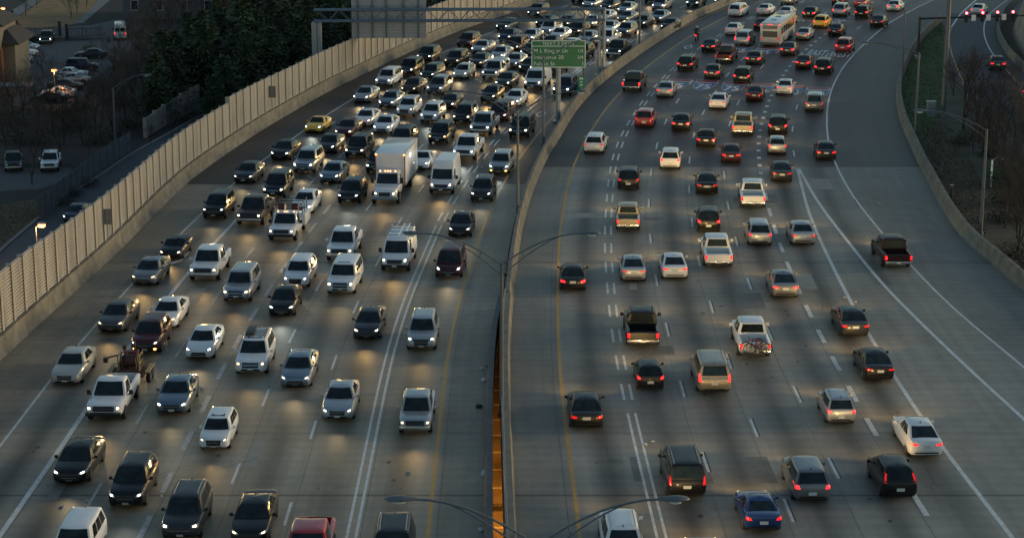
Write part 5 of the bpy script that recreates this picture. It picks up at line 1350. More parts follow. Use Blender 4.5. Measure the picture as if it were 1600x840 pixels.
# ------------------------------------------------------------------ the street under the bridges
M['sodium_glow'] = emit('sodium_tube', (1.0, 0.42, 0.08), 8)
us = sheet('lower_street', [(-60, 40, 0), (60, 40, 0), (60, 150, 0), (-60, 150, 0)], mat('lower_street_concrete', (0.17, 0.15, 0.13), 0.8, 0, 0.6, 0.35), -8.2)
mb = MB()
for yy in np.arange(60, 140, 3.2): mb.box(-7, 7, yy, yy + .22, -8.197, -8.190)
tag(mb.build('crossing_stripes', M['paint_white']), kind='structure')
for i, yy in enumerate((84, 90.5, 101, 112)):  # dark bars added to vary the flat orange glow seen through the gap
    t = empty('added_cross_beam', (X('ML', yy) + .4, yy, -4.2)); tag(t, 'dark steel beam added below the bridge gap to break up the orange glow', 'beam', 'added beams under the bridge gap')
    mb = MB(); mb.box(-3, 3, -.10, .10, -.14, .14, bev=.02); mb.box(-3, 3, -.22, .22, .14, .18); mb.build('girder', M['darksteel'], t)
for i, yy in enumerate((80, 94, 108, 122)):
    for sx in (-1, 1):
        x0 = X('ML', yy) + .35 + sx * 3.0
        t = empty('underpass_lamp', (x0, yy, -1.03)); tag(t, 'orange sodium lamp glowing under the bridge deck beside the gap', 'lamp', 'sodium lamps under the bridge')
        mb = MB(); mb.box(-.5, .5, -.16, .16, -.22, .02, bev=.03); mb.build('housing', M['darksteel'], t)
        mb = MB(); mb.box(-.42, .42, -.12, .12, -.26, -.221); mb.build('lens', M['sodium_glow'], t)
        ld = bpy.data.lights.new('lamp_light', 'POINT'); ld.energy = (1100, 420, 650, 160)[i]; ld.color = (1.0, 0.36, 0.04); ld.shadow_soft_size = .3
        lo = bpy.data.objects.new('lamp_light', ld); lo.location = (0, 0, -.5); link(lo, t)

# ------------------------------------------------------------------ light poles
def cobra(parent, p, d):
    """lamp head at p pointing along horizontal d"""
    vs = []; fs = []; n = 12
    prof = [(-.15, .05, .05), (0, .10, .08), (.25, .19, .11), (.55, .24, .13), (.85, .17, .10), (.98, .06, .04)]
    u = Vector((-d.y, d.x, 0))
    for t, w, h in prof:
        for kk in range(n):
            a = 2 * math.pi * kk / n; vs.append(p + d * t + u * (w * math.cos(a)) + Vector((0, 0, h * math.sin(a) * (1 if math.sin(a) > 0 else .55))))
    for i in range(len(prof) - 1):
        for kk in range(n): fs.append((i * n + kk, i * n + (kk + 1) % n, (i + 1) * n + (kk + 1) % n, (i + 1) * n + kk))
    fs += [tuple(range(n - 1, -1, -1)), tuple((len(prof) - 1) * n + kk for kk in range(n))]
    h = mesh_obj('lamp_head', vs, fs, M['pole'], parent, 60); fix_normals(h.data)
    vs = []; fs = []
    for r_, z in ((.19, -.05), (.17, -.12), (.09, -.17)):
        for kk in range(n):
            a = 2 * math.pi * kk / n; vs.append(p + d * (.48 + r_ * 1.3 * math.cos(a)) + u * (r_ * math.sin(a)) + Vector((0, 0, z)))
    for i in range(2):
        for kk in range(n): fs.append((i * n + kk, i * n + (kk + 1) % n, (i + 1) * n + (kk + 1) % n, (i + 1) * n + kk))
    fs.append(tuple(2 * n + kk for kk in range(n)))
    l_ = mesh_obj('lens', vs, fs, M['lens'], h, 60)
def light_pole(px, py, h, arms, label, z=0.0, armlen=4.35, rise=1.75, dirv=None):
    b = P(px, py, z); t = empty('light_pole', b); tag(t, label, 'light pole', 'highway light poles')
    mb = MB(); mb.tube([(0, 0, 0), (0, 0, h * .5), (0, 0, h)], [.135, .11, .085], 10); mb.build('pole', M['pole'], t, 40)
    mb = MB(); mb.tube([(0, 0, -.02), (0, 0, .22)], .21, 10); mb.box(-.2, .2, -.2, .2, 0, .03); mb.build('base', M['pole'], t, 40)
    for sx in arms:
        d = Vector((sx, 0, 0)) if dirv is None else Vector(dirv) * sx; mb = MB(); up = []; lo = []
        for i in range(9):
            u = i / 8; up.append(d * (armlen * u) + Vector((0, 0, h - .1 + rise * (1 - (1 - u) ** 1.9))))
        for i in range(7):
            u = i / 6 * .72; q = d * (armlen * u) + Vector((0, 0, h - .1 + rise * (1 - (1 - u) ** 1.9))); lo.append(q - Vector((0, 0, .62 * (1 - u / .72))))
        mb.tube(up, .042, 6); mb.tube(lo, .034, 6); mb.tube([up[2], lo[2] + (lo[3] - lo[2]) * .3], .026, 5); mb.build('arm', M['pole'], t, 40)
        cobra(t, up[-1], d)
    return t
light_pole(784, 650, 8.7, (-1, 1), 'double armed light pole in the median between the red minivan and the black sedan', z=0.9 - .9)
light_pole(838, 1190, 8.5, (-1, 1), 'double armed light pole at the bottom edge with only its two arms showing')
light_pole(809, 342, 8.4, (-1, 1), 'double armed light pole rising from the median left of where the concrete begins')
light_pole(849, 229, 8.3, (-1, 1), 'slim double armed light pole just left of the green exit sign post')
light_pole(912, 139, 8.3, (-1, 1), 'double armed light pole directly behind the right edge of the green exit sign')
light_pole(999, 71, 8.3, (-1, 1), 'light pole on the median to the right of the gantry leg')
light_pole(1093, 20, 8.3, (-1, 1), 'farthest light pole on the median, cut off by the top edge')
light_pole(1429, 222, 8.4, (-1,), 'light pole on the right barrier bend with one arm over the shoulder', armlen=4.5, rise=1.0)
light_pole(1409, 125, 7.9, (-1,), 'thin light pole at the right barrier in line with the pavement word west', armlen=4.0, rise=1.4)
light_pole(1532, 367, 8.1, (-1,), 'light pole among the brush on the right verge with one arm to the left', armlen=4.6, rise=1.5)
light_pole(182, 250, 8.2, (1,), 'light pole beside the service road left of the noise wall', z=ZL, armlen=3.4, rise=1.6)

# ------------------------------------------------------------------ signs
gs = empty('exit_sign', P(872, 190)); tag(gs, 'green exit list sign with white lettering on a single post in the median', 'sign')
mb = MB(); mb.tube([(0, 0, 0), (0, 0, 5.6)], .24, 12); mb.box(-.5, .5, -.5, .5, 0, .12); mb.build('post', M['galv'], gs, 40)
mb = MB(); mb.box(-.12, .12, -.14, .14, 5.3, 8.1); mb.box(-2.4, 2.4, -.02, .08, 5.9, 6.05); mb.box(-2.4, 2.4, -.02, .08, 7.4, 7.55); mb.build('bracket', M['galv'], gs)
SW, SH, SB = 5.34, 2.72, 5.36
mb = MB(); mb.box(-SW / 2, SW / 2, -.24, -.16, SB, SB + SH); pnl = mb.build('sign_panel', M['sign_green'], gs)
mb = MB()
for x0, x1, z0, z1 in ((-SW/2+.03, SW/2-.03, SB+.03, SB+.10), (-SW/2+.03, SW/2-.03, SB+SH-.10, SB+SH-.03), (-SW/2+.03, -SW/2+.10, SB+.1, SB+SH-.1), (SW/2-.10, SW/2-.03, SB+.1, SB+SH-.1), (-SW/2+.1, SW/2-.1, SB+SH-.62, SB+SH-.56)): mb.box(x0, x1, -.246, -.238, z0, z1)
mb.build('border', M['sign_white'], pnl)
UP = Matrix.Rotation(R(90), 4, 'X')
def sign_text(s, size, x, z, parent, align='L', m=None, y=-.247, sx=1.0, space=1.08):
    o = text_mesh('lettering', s, m or M['sign_white'], parent, size, Matrix.Identity(4), sx, 1.0, 0.002, space)
    xs = [v.co.x for v in o.data.vertices]; dx = -min(xs) if align == 'L' else (-max(xs) if align == 'R' else 0)
    o.data.transform(Matrix.Translation((x, y, z)) @ UP @ Matrix.Translation((dx, 0, 0))); return o
sign_text('NEXT 3 EXITS', .40, 0, SB + SH - .33, pnl, 'C', sx=1.05, space=1.2)
for s, d, z in (('M L King Jr Dr', '1/2', 1.66), ('Interstate 20', '3/4', 1.03), ('Fulton St', '1', .40)):
    sign_text(s, .52, -SW / 2 + .28, SB + z, pnl); sign_text(d, .52 if d == '1' else .42, SW / 2 - .26, SB + z, pnl, 'R')
ms = empty('mile_marker', P(908, 152)); tag(ms, 'small upright green marker sign on the median right of the exit sign', 'sign')
mb = MB(); mb.tube([(0, 0, 0), (0, 0, 2.2)], .04, 6); mb.build('post', M['galv'], ms)
mb = MB(); mb.box(-.36, .36, -.07, -.045, .75, 2.25); pm = mb.build('sign_panel', mat('marker_green', (0.0, 0.22, 0.11), 0.45), ms)
for z, w in ((1.98, .34), (1.62, .16), (1.30, .2), (.98, .18)):
    mb = MB(); mb.box(-w / 2, -.02, -.074, -.069, z - .10, z + .10); mb.box(.03, w / 2 + .02, -.074, -.069, z - .08, z + .10); mb.build('sign_mark', M['sign_white'], pm)

# overhead gantry
g0 = P(498, 121); g1 = P(939, 119); gt = empty('sign_gantry', g1); tag(gt, 'steel truss sign gantry spanning the oncoming lanes', 'sign gantry')
o0 = g0 - g1; hb, ht = 6.30, 7.55
def gx(u, w=0.0, z=0.0): return Vector((o0.x * (1 - u), o0.y * (1 - u) + w, z))
mb = MB()
for w in (-.55, .55):
    for z in (hb, ht): mb.tube([gx(-.012, w, z), gx(1.012, w, z)], .105, 8)
NB = 26
for i in range(NB):
    u0, u1 = i / NB, (i + 1) / NB; a, b = (hb, ht) if i % 2 else (ht, hb)
    for w in (-.55, .55): mb.tube([gx(u0, w, a), gx(u1, w, b)], .032, 5)
    mb.tube([gx(u0, -.55, hb), gx(u0, .55, hb)], .03, 5); mb.tube([gx(u0, -.55, ht), gx(u0, .55, ht)], .03, 5)
mb.build('truss', M['galv_blue'] if 'galv_blue' in M else M.setdefault('galv_blue', mat('truss_steel', (0.13, 0.17, 0.21), 0.5, 0.4, 0.1, 2)), gt, 40)
mb = MB()
for x in (-.22, .28): mb.tube([(x, 0, 0), (x, 0, ht + .1)], .21, 10)
mb.box(-.7, .8, -.5, .5, 0, .18); mb.build('leg', M['galv'], gt, 40)
mb = MB(); mb.box(o0.x - .62, o0.x - .05, o0.y - .6, o0.y + .5, -6, hb - .15); mb.box(o0.x + .02, o0.x + .42, o0.y - .55, o0.y + .55, -6, hb - .1); mb.build('leg', mat('pale_leg_steel', (0.30, 0.30, 0.29), 0.6, 0.2, 0.15, 1), gt)
pxw = lambda px: (px - 939) * mpp(g1)
mb = MB(); zb = 4.15
xs0, xs1 = pxw(550), pxw(666.5)
rows = 18
for i in range(rows): mb.box(xs0, xs1, .92, .98, zb + i * .36, zb + i * .36 + .345)
sp_ = mb.build('sign_panel', mat('bare_aluminium', (0.33, 0.34, 0.36), 0.5, 0.3, 0.1, 1.5), gt)
for px in (560, 582.5, 604, 631, 654):
    mb = MB(); x = pxw(px); mb.box(x - .09, x + .09, .72, .918, zb, zb + rows * .36); mb.box(x - .13, x + .13, .5, .72, ht - .2, ht + .35); mb.build('sign_stringer', M['galv_blue'], gt)
for px, py, lab in ((139, 357, 'grey back of a small sign at the foot of the noise wall near the convertible'), (413, 158, 'grey back of a small sign at the noise wall beside the yellow sports car')):
    # a sign seen from behind, standing on the parapet
    b = P(px, py + 45 if px < 200 else py + 33); b.x += .0
    yy = b.y; t = empty('roadside_sign', (X('WL', yy) - .25, yy, 1.18)); tag(t, lab, 'sign')
    mb = MB(); mb.tube([(0, 0, 0), (0, 0, 2.4)], .035, 6); mb.build('post', M['galv'], t)
    mb = MB(); mb.box(-.38, .38, .03, .05, 1.25, 2.4, bev=.02); mb.build('sign_panel', M.setdefault('sign_back', mat('weathered_sign_back', (0.24, 0.22, 0.185), 0.7, 0, .2, 2)), t)

# traffic signals on a mast arm over the ramp
tb = P(1434, 92); ts = empty('signal_mast', tb); tag(ts, 'black mast arm reaching right over the exit ramp with signals and signs', 'traffic signal mast')
hz = 4.75; al = (1608 - 1434) * mpp(tb)
mb = MB(); mb.tube([(0, 0, 0), (0, 0, hz + .25)], .15, 10); mb.build('pole', M['darksteel'], ts, 40)
mb = MB(); mb.tube([(0, 0, hz), (al * .5, 0, hz + .22), (al, 0, hz + .38)], [.13, .10, .07], 8); mb.build('arm', M['darksteel'], ts, 40)
mb = MB(); mb.box(-.45, .3, -.4, .3, -.35, .45, bev=.04); mb.build('base_cabinet', M['galv'], ts)
M['signal_red'] = emit('signal_red', (1.0, 0.03, 0.04), 14, (0.3, 0.01, 0.01))
for px, w in ((1505, 'first'), (1530, 'second'), (1553, 'third'), (1577, 'last')):
    x = (px - 1434) * mpp(tb); zc = hz + .38 * x / al
    t = empty('traffic_signal', tb + Vector((x, -.28, zc + .5))); tag(t, {'first': 'red traffic signal nearest the mast on the black mast arm', 'second': 'red traffic signal between the first and second white plates on the mast arm', 'third': 'red traffic signal between the second and third white plates on the mast arm', 'last': 'red traffic signal farthest from the mast, beyond the white plates'}[w], 'traffic signal', 'traffic signals on the mast arm')
    mb = MB(); mb.box(-.19, .19, -.14, .14, -1.05, .25, bev=.03); mb.build('housing', M['darksteel'], t)
    for i in range(3):
        m2 = MB(); cyl_y(m2, 0, .05 - .40 * i, .15, -.17, -.14, 14); m2.build('signal_lens', M['signal_red'] if i == 0 else M['trim'], t, 40)
for px in (1517, 1540, 1564):
    x = (px - 1434) * mpp(tb); zc = hz + .38 * x / al; mb = MB(); mb.box(x - .27, x + .27, -.22, -.18, zc - .42, zc + .30, bev=.015); mb.build('sign_plate', M['sign_white'], ts)
cb = P(1473, 182); t = empty('steel_column', cb); tag(t, 'thick blue grey steel column rising out of the brush on the verge', 'pole')
mb = MB(); mb.tube([(0, 0, -.03), (0, 0, 9), (0, 0, 18)], [.25, .22, .19], 12); mb.build('shaft', M['pole'], t, 40)
mb = MB(); mb.tube([(0, 0, -.03), (0, 0, .35)], .45, 12); mb.build('base', M['side_concrete'], t, 40)
b = P(1454, 182); mb = MB(); mb.box(-.4, .4, -.3, .3, -.03, 1.5, bev=.04); mb.box(-.46, .46, -.36, .36, 1.5, 1.56); o = mb.build('utility_cabinet', M['galv'], None); o.location = b; tag(o, 'grey utility cabinet on the grass beside the steel column', 'cabinet')
b = P(1486, 313); t = empty('verge_post', b); tag(t, 'short dark post standing on the verge behind the right barrier', 'post')
mb = MB(); mb.tube([(0, 0, -.03), (0, 0, 1.25)], .13, 8); mb.build('shaft', M['darksteel'], t); mb = MB(); mb.tube([(0, 0, 1.25), (0, 0, 1.30)], .17, 8); mb.build('cap', M['galv'], t)
b = P(1548, 292); t = empty('flood_light', b); tag(t, 'small flood light on a pale post in the brush on the right', 'lamp')
mb = MB(); mb.tube([(0, 0, -.03), (0, 0, 2.3)], .08, 8); mb.build('post', M['sign_white'], t); mb = MB(); mb.tube([(0, 0, 2.25), (.35, 0, 2.5), (.6, 0, 2.55)], .05, 6); mb.build('arm', M['galv'], t); cobra(t, Vector((.5, 0, 2.55)), Vector((.7, -.7, 0)))

# unseen tree ring added to darken the low sky reflected in car windows
def added_woods(name, a0, a1, rad, h, seed):
    g = random.Random(seed); mb = MB(); n = int((a1 - a0) / 360 * 2 * math.pi * rad / 7)
    for i in range(n):
        a = R(a0 + (a1 - a0) * (i + g.random()) / n); r = rad * g.uniform(.94, 1.1); x, y = r * math.sin(a), r * math.cos(a) + 150; hh = h * g.uniform(.7, 1.15); w = g.uniform(5, 8)
        pr = [(0, .0, w * .5), (0, hh * .3, w * .9), (0, hh * .62, w * .75), (0, hh, w * .12)]; k = 7; vs = []
        for _, z, q in pr:
            for j in range(k):
                t = 6.283 * j / k; f = g.uniform(.75, 1.25); vs.append((x + q * f * math.cos(t), y + q * f * math.sin(t), ZL + z * g.uniform(.93, 1.07)))
        mb.add(vs, [(r_ * k + j, r_ * k + (j + 1) % k, (r_ + 1) * k + (j + 1) % k, (r_ + 1) * k + j) for r_ in range(3) for j in range(k)] + [tuple(range(3 * k, 4 * k))])
    tag(mb.build(name, M['needles_added'], None, 60), kind='stuff')
M['needles_added'] = mat('added_wood_foliage', (0.030, 0.036, 0.024), 0.95, 0, 0.4, 0.12)
added_woods('added_woods', -75, 40, 560, 30, 1); added_woods('added_woods', 115, 285, 420, 34, 2)

# ------------------------------------------------------------------ the low ground to the left of the noise wall
def lp(pts): return [low(*p) for p in pts]
fa = [(-90, 480), (11, 385), (56, 347), (100, 311), (150, 280), (200, 246), (250, 218), (300, 190), (350, 164), (400, 140)]
fb = [(40, 530), (110, 470), (170, 410), (230, 355), (280, 312), (330, 272), (380, 238), (430, 205), (480, 178), (530, 150)]
A = lp(fa); B = lp(fb)
strip('service_road', A, B, M['street'], .008)
vs = []
for i, p in enumerate(A):
    t = (A[min(i + 1, len(A) - 1)] - A[max(i - 1, 0)]).normalized(); nx = Vector((t.y, -t.x, 0)); vs.append(p + nx * 3.6)
q = [v + Vector((0, 0, .012)) for v in vs]
mbk = MB(); n = len(q)
for off in (0,):
    v2 = []
    for i, p in enumerate(q):
        t = (q[min(i + 1, n - 1)] - q[max(i - 1, 0)]).normalized(); nx = Vector((t.y, -t.x, 0)); v2 += [p - nx * .09, p + nx * .09]
    mbk.add(v2, [(2 * i, 2 * i + 1, 2 * i + 3, 2 * i + 2) for i in range(n - 1)])
tag(mbk.build('edge_line', M['paint_white']), kind='structure')
mb = MB(); sweep(mb, [p + Vector((0, 0, 0)) for p in A], [(0, .004), (0, .14), (-.35, .14), (-.35, .004)]); o = mb.build('kerb', M['path']); fix_normals(o.data); tag(o, kind='structure')
sheet('parking_lot', lp([(-30, 262), (110, 262), (118, 276), (60, 296), (-30, 300)]), M['lot'], ZL + .008)
sheet('parking_lot', lp([(20, 68), (60, 66), (130, 64), (190, 58), (215, 60), (205, 76), (180, 98), (150, 120), (135, 146), (110, 170), (60, 172), (20, 165)]), M['lot'], ZL + .008)
sheet('cross_street', lp([(-10, 58), (35, 46), (140, 40), (215, 24), (250, 24), (225, 42), (190, 62), (140, 60), (60, 58), (20, 66)]), M['street'], ZL + .012)
sheet('lawn', lp([(34, 43), (60, 44), (100, 42), (118, 37), (135, 22), (160, -6), (75, -6), (45, 15), (25, 30)]), M['grass_dry'], ZL + .008)
sheet('footpath', lp([(118, 37), (130, 36), (175, -2), (160, -6), (135, 22)]), M['path'], ZL + .016)
sheet('footpath', lp([(0, 40), (22, 30), (42, 16), (72, -6), (52, -6), (30, 10), (0, 26)]), M['path'], ZL + .016)
sheet('grass_bank', lp([(-60, 330), (60, 310), (60, 340), (11, 383), (-60, 440)]), M['verge'], ZL + .006)

# fences
def fence(name, pts, h, label, m, gap=.16, bw=.10, post=2.4):
    q = resamp_low(pts); t = empty(name, q[0]); tag(t, label, 'fence'); o = q[0]
    mb = MB(); mp = MB(); mr = MB(); s = 0; nextb = 0; nextp = 0
    for a, b in zip(q, q[1:]):
        d = b - a; L = d.length; u = d.normalized(); ang = math.atan2(u.y, u.x)
        while nextb < s + L:
            p = a + u * (nextb - s) - o; mb.box(-bw / 2, bw / 2, -.02, .02, .08, h, tf=Matrix.Translation(p) @ Matrix.Rotation(ang, 4, 'Z')); nextb += gap
        while nextp < s + L:
            p = a + u * (nextp - s) - o; mp.box(-.05, .05, -.07, -.021, 0, h + .08, tf=Matrix.Translation(p) @ Matrix.Rotation(ang, 4, 'Z')); nextp += post
        s += L
    for z in (.3, h - .25): mr.tube([p - o + Vector((0, 0, z)) for p in q], .03, 4)
    mb.build('pickets', m, t); mp.build('posts', m, t); mr.build('rails', m, t); return t
def resamp_low(pts):
    return [low(*p) for p in pts]
M['fence_grey'] = mat('weathered_board', (0.095, 0.11, 0.125), 0.85, 0, 0.3, 1.2)
fence('board_fence', [(62, 345), (88, 322), (116, 300), (150, 272), (205, 236)], 2.3, 'grey upright board fence along the service road kerb', M['fence_grey'], .20, .17)
fence('gate_fence', [(34, 62), (60, 60), (95, 56)], 1.7, 'black picket fence left of the parking lot gate', M['darksteel'], .22, .05)
fence('sliding_gate', [(106, 61), (132, 59.5)], 1.8, 'black picket sliding gate at the back of the parking lot', M['darksteel'], .22, .05)
fence('gate_fence', [(134, 59.4), (160, 57)], 1.7, 'black picket fence right of the parking lot gate', M['darksteel'], .22, .05)
for px, py in ((94, 56.5), (105, 61)):
    t = empty('gate_post', low(px, py)); tag(t, 'square black gate post at the %s end of the sliding gate opening' % ('far' if px < 100 else 'near'), 'gate post')
    mb = MB(); mb.box(-.22, .22, -.22, .22, 0, 2.3, bev=.03); mb.build('shaft', M['darksteel'], t); mb = MB(); mb.box(-.27, .27, -.27, .27, 2.3, 2.42, bev=.02); mb.build('cap', M['darksteel'], t)
gq = lp([(112, 287), (135, 272), (160, 256), (184, 242)]); t = empty('guard_rail', gq[0]); tag(t, 'rusty steel guard rail beside the service road', 'guard rail')
M['rust'] = mat('rusty_steel', (0.075, 0.04, 0.022), 0.8, 0.2, 0.4, 1.5)
mb = MB(); sweep(mb, [p - gq[0] for p in gq], [(0, .45), (.05, .52), (0, .6), (.05, .68), (0, .78), (-.03, .78), (-.03, .45)]); r_ = mb.build('rail', M['rust'], t); fix_normals(r_.data)
for a, b in zip(gq, gq[1:]):
    for u in (0.1, .55):
        p = a.lerp(b, u) - gq[0]; mb = MB(); mb.box(p.x - .07, p.x + .07, p.y - .07, p.y + .07, 0, .72); mb.build('post', M['rust'], t)
# short stretch of a second ribbed wall
nb = lp([(227, 215), (242, 205), (256, 197), (270, 190), (283, 182.5), (297, 175), (312, 168)])
t = empty('noise_wall', nb[0]); tag(t, 'short stepped ribbed wall half hidden by dark evergreens', 'wall')
for i, (a, b) in enumerate(zip(nb, nb[1:])):
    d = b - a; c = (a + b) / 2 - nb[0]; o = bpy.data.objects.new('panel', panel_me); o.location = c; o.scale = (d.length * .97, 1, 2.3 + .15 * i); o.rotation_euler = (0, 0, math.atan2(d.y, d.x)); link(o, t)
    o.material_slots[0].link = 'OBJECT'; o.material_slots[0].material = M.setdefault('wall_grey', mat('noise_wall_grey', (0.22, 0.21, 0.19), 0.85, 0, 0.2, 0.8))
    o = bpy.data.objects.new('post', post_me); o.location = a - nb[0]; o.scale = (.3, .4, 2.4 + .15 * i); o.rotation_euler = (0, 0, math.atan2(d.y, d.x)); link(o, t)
# the far second stretch seen left of the gantry leg
nb = lp([(476, 78), (486, 73), (496, 69), (506, 64)]); t = empty('noise_wall', nb[0]); tag(t, 'bit of ribbed wall just left of the gantry leg', 'wall')
for i, (a, b) in enumerate(zip(nb, nb[1:])):
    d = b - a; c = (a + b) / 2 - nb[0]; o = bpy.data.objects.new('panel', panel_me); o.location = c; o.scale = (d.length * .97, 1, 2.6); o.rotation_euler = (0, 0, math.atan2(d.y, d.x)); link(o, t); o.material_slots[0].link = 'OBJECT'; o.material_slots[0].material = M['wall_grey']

# ------------------------------------------------------------------ buildings
M['siding_yellow'] = mat('yellow_lap_siding', (0.17, 0.16, 0.115), 0.8, 0, 0.1, 0.6)
M['brick'] = mat('red_brown_brick', (0.13, 0.058, 0.034), 0.9, 0, 0.3, 2.5)
M['shingle'] = mat('brown_grey_shingle', (0.058, 0.05, 0.044), 0.9, 0, 0.3, 1.5)
M['wall_grey2'] = mat('grey_house_siding', (0.10, 0.105, 0.12), 0.85, 0, 0.15, 0.5)
M['wall_brown'] = mat('brown_house_shingles', (0.20, 0.15, 0.10), 0.85, 0, 0.25, 1.2)
M['win_dark'] = mat('house_window_glass', (0.012, 0.016, 0.02), 0.08)
M['winframe'] = mat('white_window_frame', (0.5, 0.52, 0.54), 0.6)
def house(name, loc, w, d, h, roofh, mwall, label, wins=(), eave=.5, lowm=None, lowh=0, rot=0.0, flat=False):
    t = empty(name, loc, rot); tag(t, label, 'building')
    mb = MB(); mb.box(-w / 2, w / 2, 0, d, 0, h); mb.build('wall', mwall, t)
    if lowm: mb = MB(); mb.box(-w / 2 - .05, w / 2 + .05, -.05, d + .05, 0, lowh); mb.build('brick_base', lowm, t)
    e = eave
    v = [(-w/2-e, -e, h), (w/2+e, -e, h), (w/2+e, d+e, h), (-w/2-e, d+e, h)]
    ins = min(w, d) / 2 + e
    if w >= d: v += [(-w/2-e+ins, d/2, h+roofh), (w/2+e-ins, d/2, h+roofh)]; f = [(0,1,5,4),(1,2,5),(2,3,4,5),(3,0,4)]
    else: v += [(0, -e+ins, h+roofh), (0, d+e-ins, h+roofh)]; f = [(0,1,4),(1,2,5,4),(2,3,5),(3,0,4,5)]
    v += [(x, y, z - .22) for x, y, z in v[:4]]; f += [(6,7,1,0),(7,8,2,1),(8,9,3,2),(9,6,0,3),(9,8,7,6)]
    r = mesh_obj('roof', v, f, M['shingle'], t); fix_normals(r.data)
    for x, z, ww, wh in wins:
        mb = MB(); mb.box(x - ww/2 - .12, x + ww/2 + .12, -.06, .02, z - .12, z + wh + .12); fr = mb.build('window', M['winframe'], t)
        mb = MB(); mb.box(x - ww/2, x + ww/2, -.085, -.061, z, z + wh); mb.build('pane', M['win_dark'], fr)
    return t
s_ = mpp(low(10, 145))
b = low(-34, 150); house('corner_building', b, 78 * s_, 9, 110 * s_, 2.2, M['siding_yellow'], 'corner building with brick and yellow lap siding under a hip roof, taller wing', lowm=M['brick'], lowh=72 * s_, eave=.7)
b = low(14, 147); house('corner_building', b, 27 * s_, 8, 80 * s_, 1.6, M['siding_yellow'], 'lower yellow sided wing of the corner building, next to the parked cars', eave=.75)
t = empty('entrance_canopy', low(8, 168)); tag(t, 'flat pale canopy roof at the foot of the corner building', 'canopy')
mb = MB(); mb.box(-4.5, 3.4, -1.2, 2.0, 2.7, 3.0, bev=.05); mb.build('roof_slab', M['path'], t)
for x in (-4.2, 3.0):
    mb = MB(); mb.box(x - .12, x + .12, -.9, -.66, 0, 2.7); mb.build('column', M['siding_yellow'], t)
b = low(270, 30); house('apartment_house', b, 17, 10, 9, 3, M['wall_grey2'], 'long grey sided apartment house at the top edge behind bare trees', wins=[(-6.5, 1.6, 1.1, 1.6), (-2.2, 1.6, 1.0, 1.6), (2.0, 1.6, 1.0, 1.6), (6.2, 1.6, 1.1, 1.6), (-6.5, 5.2, 1.1, 1.6), (-2.2, 5.2, 1.0, 1.6), (2.0, 5.2, 1.0, 1.6), (6.2, 5.2, 1.1, 1.6)])
b = low(373, 30); house('brown_house', b, 4.4, 8, 9, 2.4, M['wall_brown'], 'brown shingled house with a white framed window at the top edge', wins=[(-.2, 1.0, .9, 1.7), (-.2, 4.6, .9, 1.7)])
b = low(404, 34); house('brick_house', b, 4.5, 8, 9, 2.4, M['brick'], 'dark brick house beside the brown house at the top edge', wins=[(0, 1.6, .9, 1.6)])
def lamp(name, px, py, h, label, e=160, arm=0.0, col=(1.0, .42, .15)):
    b = low(px, py); t = empty(name, b); tag(t, label, 'street lamp')
    mb = MB(); mb.tube([(0, 0, 0), (0, 0, h)], [.07, .05], 8)
    if arm: mb.tube([(0, 0, h - .1), (arm * .6, 0, h + .15), (arm, 0, h + .2)], .035, 6)
    mb.build('post', M['galv'], t, 40); z = h + (.2 if arm else .1)
    mb = MB(); mb.box(arm - .34, arm + .34, -.22, .22, z + .05, z + .20, bev=.06); mb.build('hood', M['galv'], t)
    mb = MB(); mb.box(arm - .30, arm + .30, -.24, .18, z - .22, z + .06, bev=.08); mb.build('lens', M['sodium'], t)
    d = bpy.data.lights.new('lamp_light', 'POINT'); d.energy = e; d.color = col; d.shadow_soft_size = .25
    o = bpy.data.objects.new('lamp_light', d); o.location = (arm, -.1, z - .45); link(o, t)
lamp('street_lamp', 60, 424, 4.1, 'glowing orange street lamp over the service road by the noise wall', 260, .55)
lamp('street_lamp', 87, 157, 4.0, 'glowing orange lamp among the parked cars of the upper lot', 190)
lamp('street_lamp', 6, 36, 2.4, 'small red orange lamp at the top left corner above the footpath', 60, col=(1, .25, .12))

# parked and moving vehicles down there
def face(px, py, qx, qy): return (low(qx, qy) - low(px, py)).normalized()
PK = [(38, 78, 'sedan', 'silver', 'o', (1, -.25), 'silver sedan parked nose out, farthest of the three beside the yellow wing'),
 (35, 87, 'sedan', 'white', 'o', (1, -.25), 'white sedan parked nose out in the middle of the three beside the yellow wing'),
 (27, 97, 'sedan', 'steel', 'o', (1, -.25), 'steel blue sedan parked nose out, nearest of the three beside the yellow wing'),
 (143, 91, 'sedan', 'charcoal', 'o', (-1, 0), 'charcoal sedan parked facing left at the far end of the upper lot'),
 (130, 110, 'suv', 'navy', 'o', (1, 0), 'navy blue sport utility vehicle parked facing right in the upper lot'),
 (112, 121, 'sedan', 'white', 'o', (1, 0), 'white sedan parked half hidden behind the silver sedan in the upper lot'),
 (117, 130, 'sedan', 'silver', 'o', (1, 0), 'silver sedan parked facing right in the upper lot, in full view'),
 (103, 140, 'sedan', 'charcoal', 'o', (1, 0), 'charcoal sedan parked between the silver sedan and the lamp lit car'),
 (92, 152, 'sedan', 'white', 'o', (-1, 0), 'white car glowing orange under the lamp of the upper lot'),
 (78, 160, 'sedan', 'darkred', 'o', (-1, 0), 'dark red car parked nearest the bushes in the upper lot'),
 (188, 60, 'highvan', 'white', 'o', (-.2, 1), 'white van with red tail lights waiting on the cross street'),
 (74, 66, 'pickup', 'charcoal', 'w', (.12, -1), 'charcoal pickup with bright headlights at the parking lot gate'),
 (22, 262, 'pickup', 'charcoal', 'o', (.24, -1), 'dark pickup parked at the left edge of the lower lot'),
 (80, 262, 'pickup', 'white', 'o', (.16, -1), 'white pickup parked under the bare trees of the lower lot'),
 (121, 341, 'sedan', 'navy', 'w', None, 'dark car on the service road half hidden behind the noise wall')]
